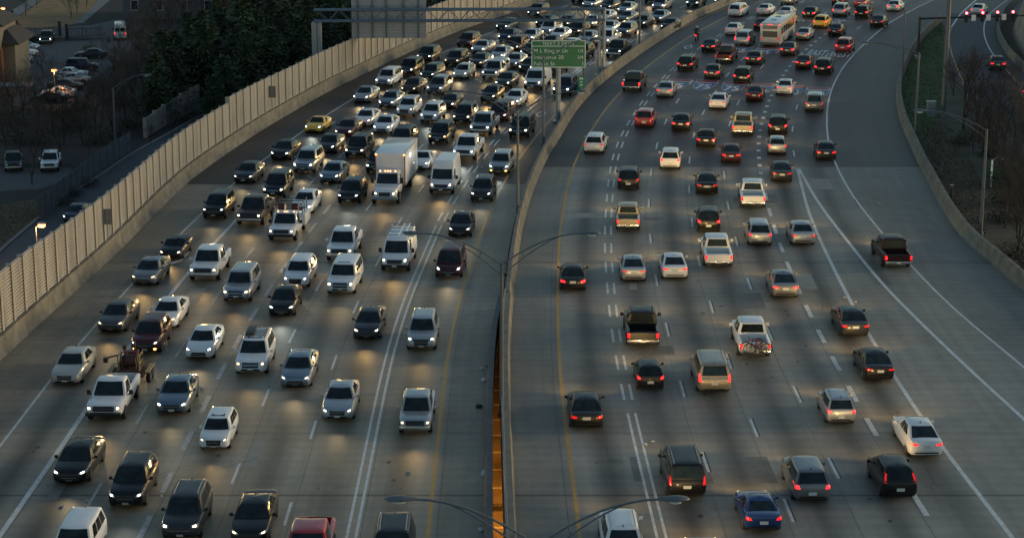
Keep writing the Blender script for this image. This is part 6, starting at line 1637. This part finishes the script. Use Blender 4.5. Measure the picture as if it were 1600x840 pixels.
for px, py, kind, paint, hl, d, lab in PK:
    p = low(px, py)
    d = Vector((d[0], d[1], 0)).normalized() if d else (low(60, 400) - low(140, 330)).normalized()
    o = place(kind, paint, hl, (), p + Vector((0, 0, .012)), math.atan2(d.y, d.x), lab, 'vehicles below the noise wall', beam=False, brake=(True if kind == 'highvan' else None))
# ------------------------------------------------------------------ trees and brush
M['needles'] = mat('evergreen_needles', (0.036, 0.064, 0.025), 0.85, 0, 0.5, 0.6)
M['needles2'] = mat('evergreen_needles_blue', (0.025, 0.042, 0.021), 0.85, 0, 0.5, 0.6)
M['bark'] = mat('dark_bark', (0.030, 0.024, 0.020), 0.95, 0, 0.3, 2)
M['bark2'] = mat('grey_bark', (0.060, 0.052, 0.047), 0.95, 0, 0.3, 2)
M['twig'] = mat('brown_twigs', (0.040, 0.030, 0.023), 0.95, 0, 0.3, 2)
M['leaf'] = mat('dark_shrub_leaf', (0.030, 0.034, 0.014), 0.85, 0, 0.5, 0.8)
rt = random.Random(3)
def leafcard(mb, c, d, up, L, W):
    d = d.normalized(); s = d.cross(up)
    s = s.normalized() if s.length > 1e-4 else Vector((1, 0, 0)); tip = c + d * L
    mb.add([c - s * W * .25, c + s * W * .25, c + d * L * .6 + s * W * .5, tip, c + d * L * .6 - s * W * .5], [(0, 1, 2, 3, 4)])
def evergreen(h, r, seed, m):
    g = random.Random(seed); t = empty('evergreen_tree'); mb = MB()
    mb.tube([(0, 0, -.3), (g.uniform(-.1, .1), 0, h * .5), (g.uniform(-.15, .15), .05, h * .97)], [.022 * h, .014 * h, .004 * h], 7); mb.build('trunk', M['bark'], t, 60)
    mb = MB(); nl = int(h * 4.2)
    for i in range(nl):
        z = h * (.10 + .90 * (i / nl) ** .95); f = 1 - (z / h); rr = r * (f ** .64 * .98 + .08) * g.uniform(.65, 1.2)
        nb_ = 6 if f < .4 else 10
        for k in range(nb_):
            if g.random() < .10: continue
            a = g.uniform(0, 6.28); L = rr * g.uniform(.6, 1.12); d = Vector((math.cos(a), math.sin(a), g.uniform(-.28, .22)))
            for j in range(7):
                u = (j + g.random()) / 7; c = Vector((0, 0, z)) + d * (L * (.12 + .9 * u)) + Vector((0, 0, -.22 * u * u * L))
                dd = (d + Vector((g.uniform(-.9, .9), g.uniform(-.9, .9), g.uniform(-.5, .7))))
                leafcard(mb, c, dd, Vector((g.uniform(-.5, .5), g.uniform(-.5, .5), 1)), g.uniform(.4, .9), g.uniform(.2, .44))
    mb.build('crown', m, t); return t
def bare_tree(h, seed, m, spread=.55, depth=6):
    g = random.Random(seed); t = empty('bare_tree'); tr = MB(); cr = MB()
    def grow(p, d, L, rad, lev, mb):
        pts = [p]; q = p; dd = d
        for i in range(3):
            dd = (dd + Vector((g.uniform(-.16, .16), g.uniform(-.16, .16), g.uniform(-.02, .12)))).normalized(); q = q + dd * L / 3; pts.append(q)
        mb.tube(pts, [rad, rad * .86, rad * .74, rad * .6], 6 if lev < 1 else (4 if lev < 3 else 3), caps=False)
        if lev >= depth: return
        for k in range(g.choice((2, 3, 3)) if lev else 6):
            s = pts[g.choice((2, 3, 3))] if lev else pts[g.choice((1, 2, 3))]
            a = g.uniform(0, 6.28); nd = (dd + Vector((math.cos(a), math.sin(a), g.uniform(-.1, .4))) * g.uniform(spread * .7, spread * 1.5)).normalized()
            grow(s, nd, L * g.uniform(.55, .82), max(rad * .55, .009), lev + 1, cr)
    grow(Vector((0, 0, -.2)), Vector((0, 0, 1)), h * .42, h * .016, 0, tr)
    tr.build('trunk', m, t, 60); cr.build('crown', M['twig'] if m is not M['bark2'] else M['bark2'], t); return t
def shrub(r, h, seed, m, n=420):
    g = random.Random(seed); t = empty('shrub'); mb = MB()
    for k in range(9):
        a = g.uniform(0, 6.28); mb.tube([(0, 0, -.1), (math.cos(a) * r * .4, math.sin(a) * r * .4, h * .5), (math.cos(a) * r * .7, math.sin(a) * r * .7, h * g.uniform(.7, 1.05))], [.03, .02, .008], 4)
    mb.build('stems', M['twig'], t); mb = MB()
    for i in range(n):
        a = g.uniform(0, 6.28); e = math.acos(g.uniform(0, 1)); q = g.uniform(.45, 1.05)
        c = Vector((math.cos(a) * math.sin(e) * r * q, math.sin(a) * math.sin(e) * r * q, math.cos(e) * h * q))
        leafcard(mb, c, Vector((g.uniform(-1, 1), g.uniform(-1, 1), g.uniform(-.2, 1))), Vector((0, .3, 1)), g.uniform(.12, .3), g.uniform(.08, .18))
    mb.build('foliage', m, t); return t
EV = [evergreen(10.5, 4.6, 1, M['needles']), evergreen(11.5, 5.0, 2, M['needles2']), evergreen(9, 4.4, 3, M['needles']), evergreen(12, 4.4, 4, M['needles'])]
BT = [bare_tree(8, 11, M['bark']), bare_tree(9, 12, M['bark2'], .45), bare_tree(7, 13, M['bark'], .7), bare_tree(8.5, 14, M['bark'], .6)]
SB = [shrub(1.6, 1.7, 21, M['leaf']), shrub(1.3, 1.2, 22, M['needles']), shrub(2.0, 1.5, 23, M['leaf'])]
def plant(src, p, sc, rz, label, cat, group):
    c = copy_tree(src); c.location = p; c.scale = (sc, sc, sc * rt.uniform(.92, 1.1)); c.rotation_euler = (rt.uniform(-.03, .03), rt.uniform(-.03, .03), rz); tag(c, label, cat, group); return c
EVP = [(246, 192, 0, .8), (272, 176, 1, .8), (296, 160, 2, .9), (322, 162, 3, .9), (336, 192, 2, .62), (354, 184, 0, .8), (372, 158, 1, .86), (398, 140, 2, 1.0), (392, 168, 3, .78), (425, 148, 0, .92), (445, 122, 1, .86), (432, 104, 3, .9),
 (468, 130, 2, .95), (484, 104, 0, .85), (512, 108, 1, .74), (540, 92, 2, .9), (528, 74, 3, .9), (405, 108, 1, .95), (372, 128, 3, .7), (342, 140, 2, .85), (312, 158, 0, .6), (460, 88, 1, .9), (500, 72, 0, .95), (565, 66, 3, .9), (600, 52, 1, .85), (640, 38, 0, .85), (690, 20, 2, .9), (420, 72, 3, .7), (392, 88, 0, .75), (360, 104, 2, .7), (555, 84, 0, .8), (590, 70, 2, .8), (625, 55, 2, .8), (665, 40, 3, .7), (700, 28, 1, .7), (478, 62, 3, .85), (520, 45, 1, .9), (560, 35, 0, .9), (610, 25, 3, .9), (20, 62, 1, .42), (258, 160, 3, .8), (280, 146, 0, .85), (302, 132, 1, .85), (326, 120, 2, .9), (345, 108, 0, .8), (320, 142, 1, .8), (378, 112, 3, .9), (404, 126, 0, .85), (370, 146, 1, .8), (380, 100, 1, .8), (446, 100, 0, .9), (270, 128, 2, .7), (294, 112, 3, .7), (248, 172, 2, .7), (340, 92, 3, .7), (318, 100, 0, .7)]
for i, (px, py, k, s) in enumerate(EVP):
    lab = EVL.get((px, py), 'dark evergreen tree in the dense stand behind the tan noise wall')
    plant(EV[k], low(px, py), s, rt.uniform(0, 6.28), lab, 'tree', 'evergreens behind the noise wall')
BTP = [(80, 172, 0, .95), (62, 190, 1, .6), (120, 186, 2, .6), (30, 205, 3, .62), (50, 288, 1, .78), (110, 218, 0, .6), (150, 205, 3, .7), (180, 190, 2, .7), (205, 172, 1, .7), (225, 150, 0, .8), (240, 120, 3, .85), (215, 110, 1, .8), (188, 88, 2, .62), (178, 128, 3, .75), (250, 80, 0, .7), (285, 66, 1, .7), (310, 50, 2, .7), (340, 45, 3, .65), (255, 55, 1, .75), (225, 60, 3, .65), (200, 70, 0, .6),
 (40, 26, 2, .45), (58, 12, 0, .4), (112, 28, 1, .45), (120, 20, 3, .45), (135, 12, 0, .4), (10, 240, 2, .6), (95, 240, 3, .55), (140, 240, 1, .5), (268, 214, 2, .45), (235, 226, 0, .3), (215, 205, 3, .6), (0, 175, 1, .5), (170, 160, 0, .7), (195, 140, 2, .7), (228, 46, 1, .95), (246, 40, 0, .9), (264, 44, 2, 1.0), (284, 38, 3, .95), (300, 42, 1, .95), (322, 36, 0, .9), (338, 40, 2, .9), (352, 44, 3, .8), (236, 72, 3, .8), (268, 80, 1, .85), (212, 88, 2, .8), (222, 128, 0, .9), (206, 156, 3, .9), (238, 168, 2, .8), (186, 176, 1, .8), (160, 186, 3, .8), (134, 196, 0, .75), (100, 198, 1, .7), (84, 214, 2, .7), (58, 206, 3, .75), (36, 186, 0, .7), (12, 206, 1, .75), (128, 226, 2, .7), (156, 212, 1, .75), (196, 190, 0, .75), (214, 180, 1, .8), (20, 180, 2, .7), (176, 206, 3, .7), (100, 228, 0, .6), (66, 236, 1, .6), (30, 236, 3, .6)]
for i, (px, py, k, s) in enumerate(BTP):
    lab = BTL.get((px, py), 'leafless tree in the dark thicket between the lots and the service road')
    plant(BT[k], low(px, py), s, rt.uniform(0, 6.28), lab, 'tree', 'bare trees below the noise wall')
BRP = [(1512, 178, 1, .6), (1524, 206, 3, .7), (1545, 214, 0, .72), (1570, 236, 2, .75), (1588, 246, 1, .7), (1552, 262, 2, .7), (1566, 282, 0, .7), (1596, 290, 1, .75), (1582, 316, 3, .75), (1600, 336, 2, .75), (1570, 356, 1, .62), (1590, 396, 3, .7), (1612, 410, 0, .75), (1536, 238, 0, .6), (1604, 250, 2, .7), (1528, 188, 2, .55), (1604, 190, 3, .6), (1505, 202, 0, 1.0), (1530, 225, 2, .62), (1556, 232, 3, .6), (1580, 262, 0, .6), (1598, 225, 2, .55), (1560, 190, 1, .5), (1540, 262, 3, .5), (1520, 240, 1, .45), (1572, 330, 2, .55), (1592, 300, 3, .6), (1604, 380, 0, .6), (1588, 372, 2, .5), (1490, 150, 3, .42), (1610, 270, 1, .6)]
for i, (px, py, k, s) in enumerate(BRP):
    lab = BRL.get((px, py), 'leafless tree in the brush between the right barrier and the ramp')
    plant(BT[k], P(px, py, -.03), s, rt.uniform(0, 6.28), lab, 'tree', 'bare trees on the right verge')
SHP = [(1562, 292, 1, 1.3), (1582, 286, 1, 1.5), (1566, 318, 0, .9), (1590, 345, 2, .9), (1578, 400, 2, .8), (1600, 420, 0, 1.0), (1518, 218, 2, .8), (1545, 245, 0, .8), (1500, 226, 2, .6), (1575, 272, 2, .9), (1560, 345, 0, .8), (1596, 318, 0, 1.0)]
for i, (px, py, k, s) in enumerate(SHP):
    plant(SB[k], P(px, py, -.03), s, rt.uniform(0, 6.28), 'low shrub in the dark brush on the right verge', 'shrub', 'shrubs on the right verge')
SLP = [(60, 176, 0, 1.1), (85, 180, 2, 1.1), (108, 176, 0, 1.0), (40, 196, 2, 1.2), (130, 170, 0, 1.0), (25, 222, 2, 1.2), (150, 225, 0, 1.1), (95, 205, 2, 1.2), (60, 225, 0, 1.2), (178, 216, 2, 1.0), (200, 200, 0, 1.0), (140, 82, 1, 1.0), (160, 140, 2, 1.2), (185, 165, 0, 1.2), (245, 150, 2, 1.2), (120, 200, 2, 1.1), (65, 63, 1, .8), (50, 64, 1, .7), (42, 66, 0, .7), (105, 320, 2, .6), (118, 306, 0, .6), (140, 290, 2, .6), (10, 190, 0, 1.2), (235, 95, 0, 1.1), (260, 110, 2, 1.2), (280, 90, 0, 1.1)]
for i, (px, py, k, s) in enumerate(SLP):
    plant(SB[k], low(px, py), s, rt.uniform(0, 6.28), 'dark bush in the thicket below the noise wall', 'bush', 'bushes below the noise wall')
for t in EV + BT + SB:
    for o in list(t.children_recursive): bpy.data.objects.remove(o)
    bpy.data.objects.remove(t)
M['blade_green'] = mat('grass_blade', (0.10, 0.14, 0.045), .9, 0, .3, 1); M['blade_dry'] = mat('dry_blade', (0.15, 0.115, 0.06), .9, 0, .3, 1)
# grass blades on the verge and bank
def blades(name, pts, z, n, m, seed, hh=.28):
    g = random.Random(seed); q = [P(x, y, z) for x, y in pts]; xs = [p.x for p in q]; ys_ = [p.y for p in q]; mb = MB()
    def inside(x, y):
        c = False; j = len(q) - 1
        for i in range(len(q)):
            if (q[i].y > y) != (q[j].y > y) and x < (q[j].x - q[i].x) * (y - q[i].y) / (q[j].y - q[i].y) + q[i].x: c = not c
            j = i
        return c
    k = 0
    while k < n:
        x, y = g.uniform(min(xs), max(xs)), g.uniform(min(ys_), max(ys_))
        if not inside(x, y): continue
        a = g.uniform(0, 6.28); w = g.uniform(.05, .12); h = g.uniform(.4, 1) * hh; dx, dy = math.cos(a) * w, math.sin(a) * w
        mb.add([(x - dx, y - dy, z), (x + dx, y + dy, z), (x + g.uniform(-.1, .1), y + g.uniform(-.1, .1), z + h)], [(0, 1, 2)]); k += 1
    tag(mb.build(name, m), kind='stuff')
blades('grass', gp, -.018, 6000, M['blade_green'], 5, .09)
blades('weeds', [(1424, 200), (1470, 190), (1500, 210), (1540, 300), (1540, 380), (1600, 440), (1560, 400), (1500, 335), (1460, 280), (1440, 240)], -.03, 5000, M['blade_dry'], 6, .10)
blades('grass', [(-60, 330), (60, 312), (60, 338), (11, 380), (-60, 436)], ZL + .006, 3000, M['blade_dry'], 7, .12)

# ------------------------------------------------------------------ loads, bicycle, machine, motorcycle and rider, litter
vt = VEH[('R', 1177, 555)]; Mw = Matrix.Translation(vt.location) @ Matrix.Rotation(vt.rotation_euler.z, 4, 'Z')
M['bike_red'] = mat('bicycle_red', (0.45, 0.02, 0.03), 0.4); M['bike_black'] = mat('bicycle_black', (0.012, 0.012, 0.013), 0.5)
def bicycle(x, zoff, mframe, label, yo=0.0):
    t = empty('bicycle'); t.matrix_world = Mw @ Matrix.Translation((x, yo, zoff)); tag(t, label, 'bicycle', 'bicycles on the white pickup')
    wb = .52
    for y in (-wb, wb):
        mb = MB(); n = 20; ring = [(0, y + .34 * math.cos(2 * math.pi * k / n), .34 + .34 * math.sin(2 * math.pi * k / n)) for k in range(n + 1)]
        mb.tube(ring, .028, 5, caps=False); w = mb.build('wheel', M['tyre'], t, 60)
        m2 = MB()
        for k in range(8):
            a = math.pi * k / 8; m2.tube([(0, y - .33 * math.cos(a), .34 - .33 * math.sin(a)), (0, y + .33 * math.cos(a), .34 + .33 * math.sin(a))], .005, 3)
        m2.build('spokes', M['galv'], w)
    mb = MB(); bb = (0, -.08, .30); st = (0, -.22, .82); hd = (0, .36, .80); hb_ = (0, .40, .66)
    for a, b in ((bb, st), (st, hd), (bb, hb_), (hd, hb_), ((0, -wb, .34), bb), ((0, -wb, .34), (0, -.20, .76)), (hb_, (0, wb, .34))): mb.tube([a, b], .024, 6)
    mb.build('frame', mframe, t, 60)
    mb = MB(); mb.tube([hd, (0, .34, .95)], .018, 5); mb.tube([(-.28, .36, .97), (.28, .36, .97)], .018, 6); mb.build('handlebar', M['bike_black'], t)
    mb = MB(); mb.box(-.07, .07, -.38, -.12, .88, .93, bev=.025); mb.tube([st, (0, -.24, .9)], .016, 5); mb.build('saddle', M['bike_black'], t)
    mb = MB(); mb.tube([(.06, -.08, .30), (.06, .06, .20)], .015, 5); mb.tube([(-.06, -.08, .30), (-.06, -.22, .40)], .015, 5); cyl = MB(); mb.box(.03, .05, -.16, 0, .22, .38, bev=.005); mb.build('crank', M['galv'], t)
bicycle(-3.22, .62, M['bike_red'], 'bicycle with a red frame hung across the tailgate of the white pickup', .08)
bicycle(-3.38, .58, M['bike_black'], 'black bicycle hung outermost behind the white pickup', -.10)
t = empty('bicycle_rack'); t.matrix_world = Mw @ Matrix.Translation((-3.06, 0, .55)); tag(t, 'black hitch rack holding two bicycles behind the white pickup', 'bicycle rack')
mb = MB(); mb.tube([(.0, 0, 0), (-.30, 0, .02)], .04, 6); mb.tube([(-.05, 0, 0), (-.08, 0, .95)], .035, 6); mb.build('mast', M['trim'], t)
for y in (-.25, .25):
    mb = MB(); mb.tube([(-.08, y * .2, .92), (-.42, y, .90)], .022, 5); mb.build('arm', M['trim'], t)
# machine on a trailer behind the work pickup
vt = VEH[('L', 168, 653)]; Mw = Matrix.Translation(vt.location) @ Matrix.Rotation(vt.rotation_euler.z, 4, 'Z')
t = empty('flatbed_trailer'); t.matrix_world = Mw @ Matrix.Translation((-5.0, 0, 0)); tag(t, 'small flatbed trailer pulled by the white work pickup', 'trailer')
mb = MB(); mb.box(-1.6, 1.3, -.95, .95, .55, .66); mb.tube([(1.3, -.5, .6), (2.0, 0, .6)], .05, 5); mb.tube([(1.3, .5, .6), (2.0, 0, .6)], .05, 5); mb.build('deck', M['rust'], t)
a_, b_ = wheel_meshes(.34, .22)
for x in (-.45, .35):
    for sy in (1, -1):
        w = bpy.data.objects.new('wheel', a_); w.location = (x, sy * 1.10, .34); w.rotation_euler = (0, 0, 0 if sy > 0 else math.pi); link(w, t); q_ = bpy.data.objects.new('rim', b_); link(q_, w)
for sy in (1, -1):
    mb = MB(); mb.box(-.95, .85, sy * 1.1 - .14, sy * 1.1 + .14, .70, .76, bev=.02); mb.build('mudguard', M['ochre'] if 'ochre' in M else M.setdefault('ochre', mat('ochre_enamel', (.30, .20, .06), .55, 0, .2, 2)), t)
t = empty('engine_machine'); t.matrix_world = Mw @ Matrix.Translation((-5.0, 0, .665)); tag(t, 'rust brown engine driven machine riding on the small trailer', 'machine')
M['mach'] = mat('machine_brown', (0.075, 0.032, 0.022), .6, 0.2, .35, 2.5)
mb = MB(); cyl_y(mb, 0, 0, .36, -.26, .26, 18); cyl_y(mb, 0, 0, .44, -.30, -.26, 18); cyl_y(mb, 0, 0, .44, .26, .30, 18); o = mb.build('cable_reel', M['mach'], t, 40); o.location = (.25, .12, .62)
mb = MB(); mb.box(-.85, .8, -.62, .62, .0, .16, bev=.03); mb.build('base', M['mach'], t)
mb = MB(); mb.tube([(.55, -.45, .1), (.75, -.45, .8), (.35, -.4, 1.15), (-.1, -.3, 1.0)], .05, 6); mb.tube([(.5, .5, .1), (.7, .52, .9), (.2, .5, 1.25), (-.4, .3, 1.05)], .04, 6); mb.build('hoses', M['trim'], t, 50)
mb = MB(); mb.box(-.25, .05, -.5, -.15, .16, .8, bev=.05); mb.tube([(-.1, -.32, .8), (-.1, -.32, 1.25)], .05, 6); mb.box(-.22, .02, -.44, -.2, 1.2, 1.4, bev=.05); mb.build('air_filter', M['rust'], t, 40)
mb = MB(); mb.box(-.75, -.2, -.38, .38, .35, 1.0, bev=.06); mb.build('engine_block', M['reel'], t)
mb = MB(); mb.tube([(-.45, .2, .95), (-.45, .2, 1.45), (-.55, .2, 1.55)], .06, 8); mb.build('exhaust_pipe', M['rust'], t)
mb = MB(); mb.tube([(.1, -.62, .9), (.1, -1.2, .75), (.3, -1.35, .65)], .05, 6); mb.box(.15, .45, -1.5, -1.25, .5, .8, bev=.03); mb.build('control_arm', M['trim'], t)
mb = MB()
for y in (-.62, .62): mb.tube([(-.5, y, .1), (-.4, y, .95), (.55, y, .95), (.65, y, .1)], .045, 6); mb.tube([(-.45, y, .5), (.6, y, .5)], .035, 5)
mb.build('side_frame', M['ochre'], t)

# motorcycle and rider
p = P(1087, 64); d = heading('R', p); Mw = Matrix.Translation(p) @ Matrix.Rotation(math.atan2(d.y, d.x), 4, 'Z')
t = empty('motorcycle'); t.matrix_world = Mw; tag(t, 'motorcycle with a red tail light riding along the left yellow line', 'motorcycle', 'vehicles driving away from the camera')
for x in (.0, 1.42):
    mb = MB(); cyl_y(mb, 0, 0, .31, -.075, .075, 18); w = mb.build('wheel', M['tyre'], t, 40); w.location = (x, 0, .31)
    mb = MB(); cyl_y(mb, 0, 0, .18, -.08, .08, 14); mb.build('rim', M['rim'], w, 40)
mb = MB(); mb.tube([(.0, .09, .31), (.45, .1, .55), (1.1, .08, .75), (1.42, .09, .31)], .035, 6); mb.tube([(.0, -.09, .31), (.45, -.1, .55), (1.1, -.08, .75), (1.42, -.09, .31)], .035, 6); mb.build('frame', M['trim'], t, 50)
mb = MB(); mb.box(.40, .95, -.17, .17, .28, .66, bev=.08); mb.build('engine', M['galv'], t, 40)
mb = MB(); mb.box(.62, 1.10, -.15, .15, .68, .92, bev=.09); mb.build('fuel_tank', M['p_maroon'], t, 50)
mb = MB(); mb.box(-.05, .62, -.14, .14, .70, .80, bev=.05); mb.build('saddle', M['interior'], t, 40)
mb = MB(); mb.tube([(1.12, 0, .75), (1.05, 0, 1.02)], .03, 6); mb.tube([(1.0, -.38, 1.05), (1.05, 0, 1.04), (1.0, .38, 1.05)], .022, 6); mb.build('handlebar', M['trim'], t)
mb = MB(); mb.box(-.34, -.22, -.11, .11, .68, .80, bev=.03); mb.build('taillight', M['tlb'], t); mb = MB(); mb.box(-.36, .1, -.12, .12, .6, .68, bev=.03); mb.build('rear_fender', M['p_maroon'], t)
mb = MB(); mb.box(-.35, -.33, -.10, .10, .46, .58); mb.build('licence_plate', M['plate'], t)
def skin_mesh(name, joints, edges, m, parent=None, lev=2):
    me = bpy.data.meshes.new(name); me.from_pydata([j[0] for j in joints], edges, []); o = bpy.data.objects.new(name, me); COL.objects.link(o)
    sk = o.modifiers.new('s', 'SKIN'); sk.use_smooth_shade = True
    for v, j in zip(me.skin_vertices[0].data, joints): v.radius = (j[1], j[1] if len(j) < 3 else j[2])
    me.skin_vertices[0].data[0].use_root = True
    ss = o.modifiers.new('d', 'SUBSURF'); ss.levels = lev; ss.render_levels = lev
    bpy.context.view_layer.update(); m2 = bpy.data.meshes.new_from_object(o.evaluated_get(bpy.context.evaluated_depsgraph_get()))
    bpy.data.objects.remove(o); bpy.data.meshes.remove(me); m2.materials.clear(); m2.materials.append(m); m2.polygons.foreach_set('use_smooth', [True] * len(m2.polygons)); m2.name = name
    o = bpy.data.objects.new(name, m2); return link(o, parent)
M['jacket'] = mat('dark_riding_jacket', (0.014, 0.014, 0.017), .7); M['helmet'] = mat('pale_helmet', (0.30, 0.33, 0.36), .25, coat=.6)
J = [((.28, 0, .90), .17, .15), ((.36, 0, 1.12), .16, .14), ((.46, 0, 1.36), .19, .13), ((.50, 0, 1.50), .07), ((.53, 0, 1.60), .075)]
E = [(0, 1), (1, 2), (2, 3), (3, 4)]
for s in (1, -1):
    b = len(J); J += [((.47, s * .21, 1.40), .075), ((.66, s * .36, 1.20), .058), ((.92, s * .36, 1.08), .045), ((1.0, s * .36, 1.06), .04), ((1.05, s * .335, 1.075), .022)]
    E += [(2, b), (b, b + 1), (b + 1, b + 2), (b + 2, b + 3), (b + 3, b + 4)]
    b = len(J); J += [((.30, s * .14, .86), .11), ((.72, s * .25, .80), .085), ((.52, s * .24, .40), .06), ((.56, s * .24, .32), .05), ((.72, s * .25, .30), .04)]
    E += [(0, b), (b, b + 1), (b + 1, b + 2), (b + 2, b + 3), (b + 3, b + 4)]
rider = skin_mesh('person', J, E, M['jacket']); rider.matrix_world = Mw; tag(rider, 'rider in dark clothes and a pale helmet, sitting on the motorcycle', 'person')
bm = bmesh.new(); bmesh.ops.create_uvsphere(bm, u_segments=16, v_segments=12, radius=.15); me = bpy.data.meshes.new('helmet'); bm.to_mesh(me); bm.free(); me.materials.append(M['helmet']); me.polygons.foreach_set('use_smooth', [True] * len(me.polygons))
o = bpy.data.objects.new('helmet', me); o.location = (.55, 0, 1.68); o.scale = (1.12, .9, 1.0); link(o, rider)
mb = MB(); mb.box(.60, .725, -.10, .10, 1.64, 1.74, bev=.04); mb.build('visor', M['glass'], rider, 40)
for s in (1, -1):
    mb = MB()
    for k in range(4): mb.tube([(1.02, s * (.30 + .028 * k), 1.085), (1.05, s * (.30 + .028 * k), 1.06), (1.02, s * (.30 + .028 * k), 1.03)], .011, 5)
    mb.build('glove', M['trim'], rider, 50)

M['litter'] = mat('pale_litter', (0.45, 0.44, 0.42), .8); M['litter_d'] = mat('dark_litter', (0.03, 0.028, 0.025), .9)
def crumple(name, p, r, m, label, seed, group=None):
    g = random.Random(seed); bm = bmesh.new(); bmesh.ops.create_icosphere(bm, subdivisions=2, radius=1)
    for v in bm.verts: v.co *= g.uniform(.6, 1.2)
    for v in bm.verts: v.co = Vector((v.co.x * r, v.co.y * r * 1.2, max(0, v.co.z * r * .55 + r * .35)))
    me = bpy.data.meshes.new(name); bm.to_mesh(me); bm.free(); me.materials.append(m); o = bpy.data.objects.new(name, me); o.location = p + Vector((0, 0, .002)); link(o); tag(o, label, 'litter', group)
crumple('litter_bag', P(757, 741), .24, M['litter'], 'crumpled white bag lying by the left bridge parapet', 1)
g = random.Random(8)
for i, (px, py) in enumerate([(762, 573), (757, 594), (750, 634), (752, 828), (759, 795), (760, 770), (748, 636), (753, 576), (790, 430), (762, 700)]):
    crumple('litter_scrap', P(px, py), g.uniform(.10, .2), M['litter_d'] if i % 2 == 0 else M['litter'], 'scrap of litter on the shoulder along the left bridge parapet', 20 + i, 'litter scraps by the parapet')
for i, (px, py) in enumerate([(137, 783), (95, 791), (252, 775), (315, 607), (380, 582), (315, 632), (740, 655), (690, 590), (638, 737), (1008, 695), (1020, 690), (628, 568), (720, 275), (753, 262), (1500, 442), (1434, 305), (1374, 319), (1320, 465), (1337, 472)]):
    crumple('litter_scrap', P(px, py), g.uniform(.07, .14), M['litter'], 'pale scrap of litter lying on the carriageway', 60 + i, 'litter scraps on the carriageway')

for t in TEMPL.values():
    for o in list(t.children_recursive): bpy.data.objects.remove(o)
    bpy.data.objects.remove(t)
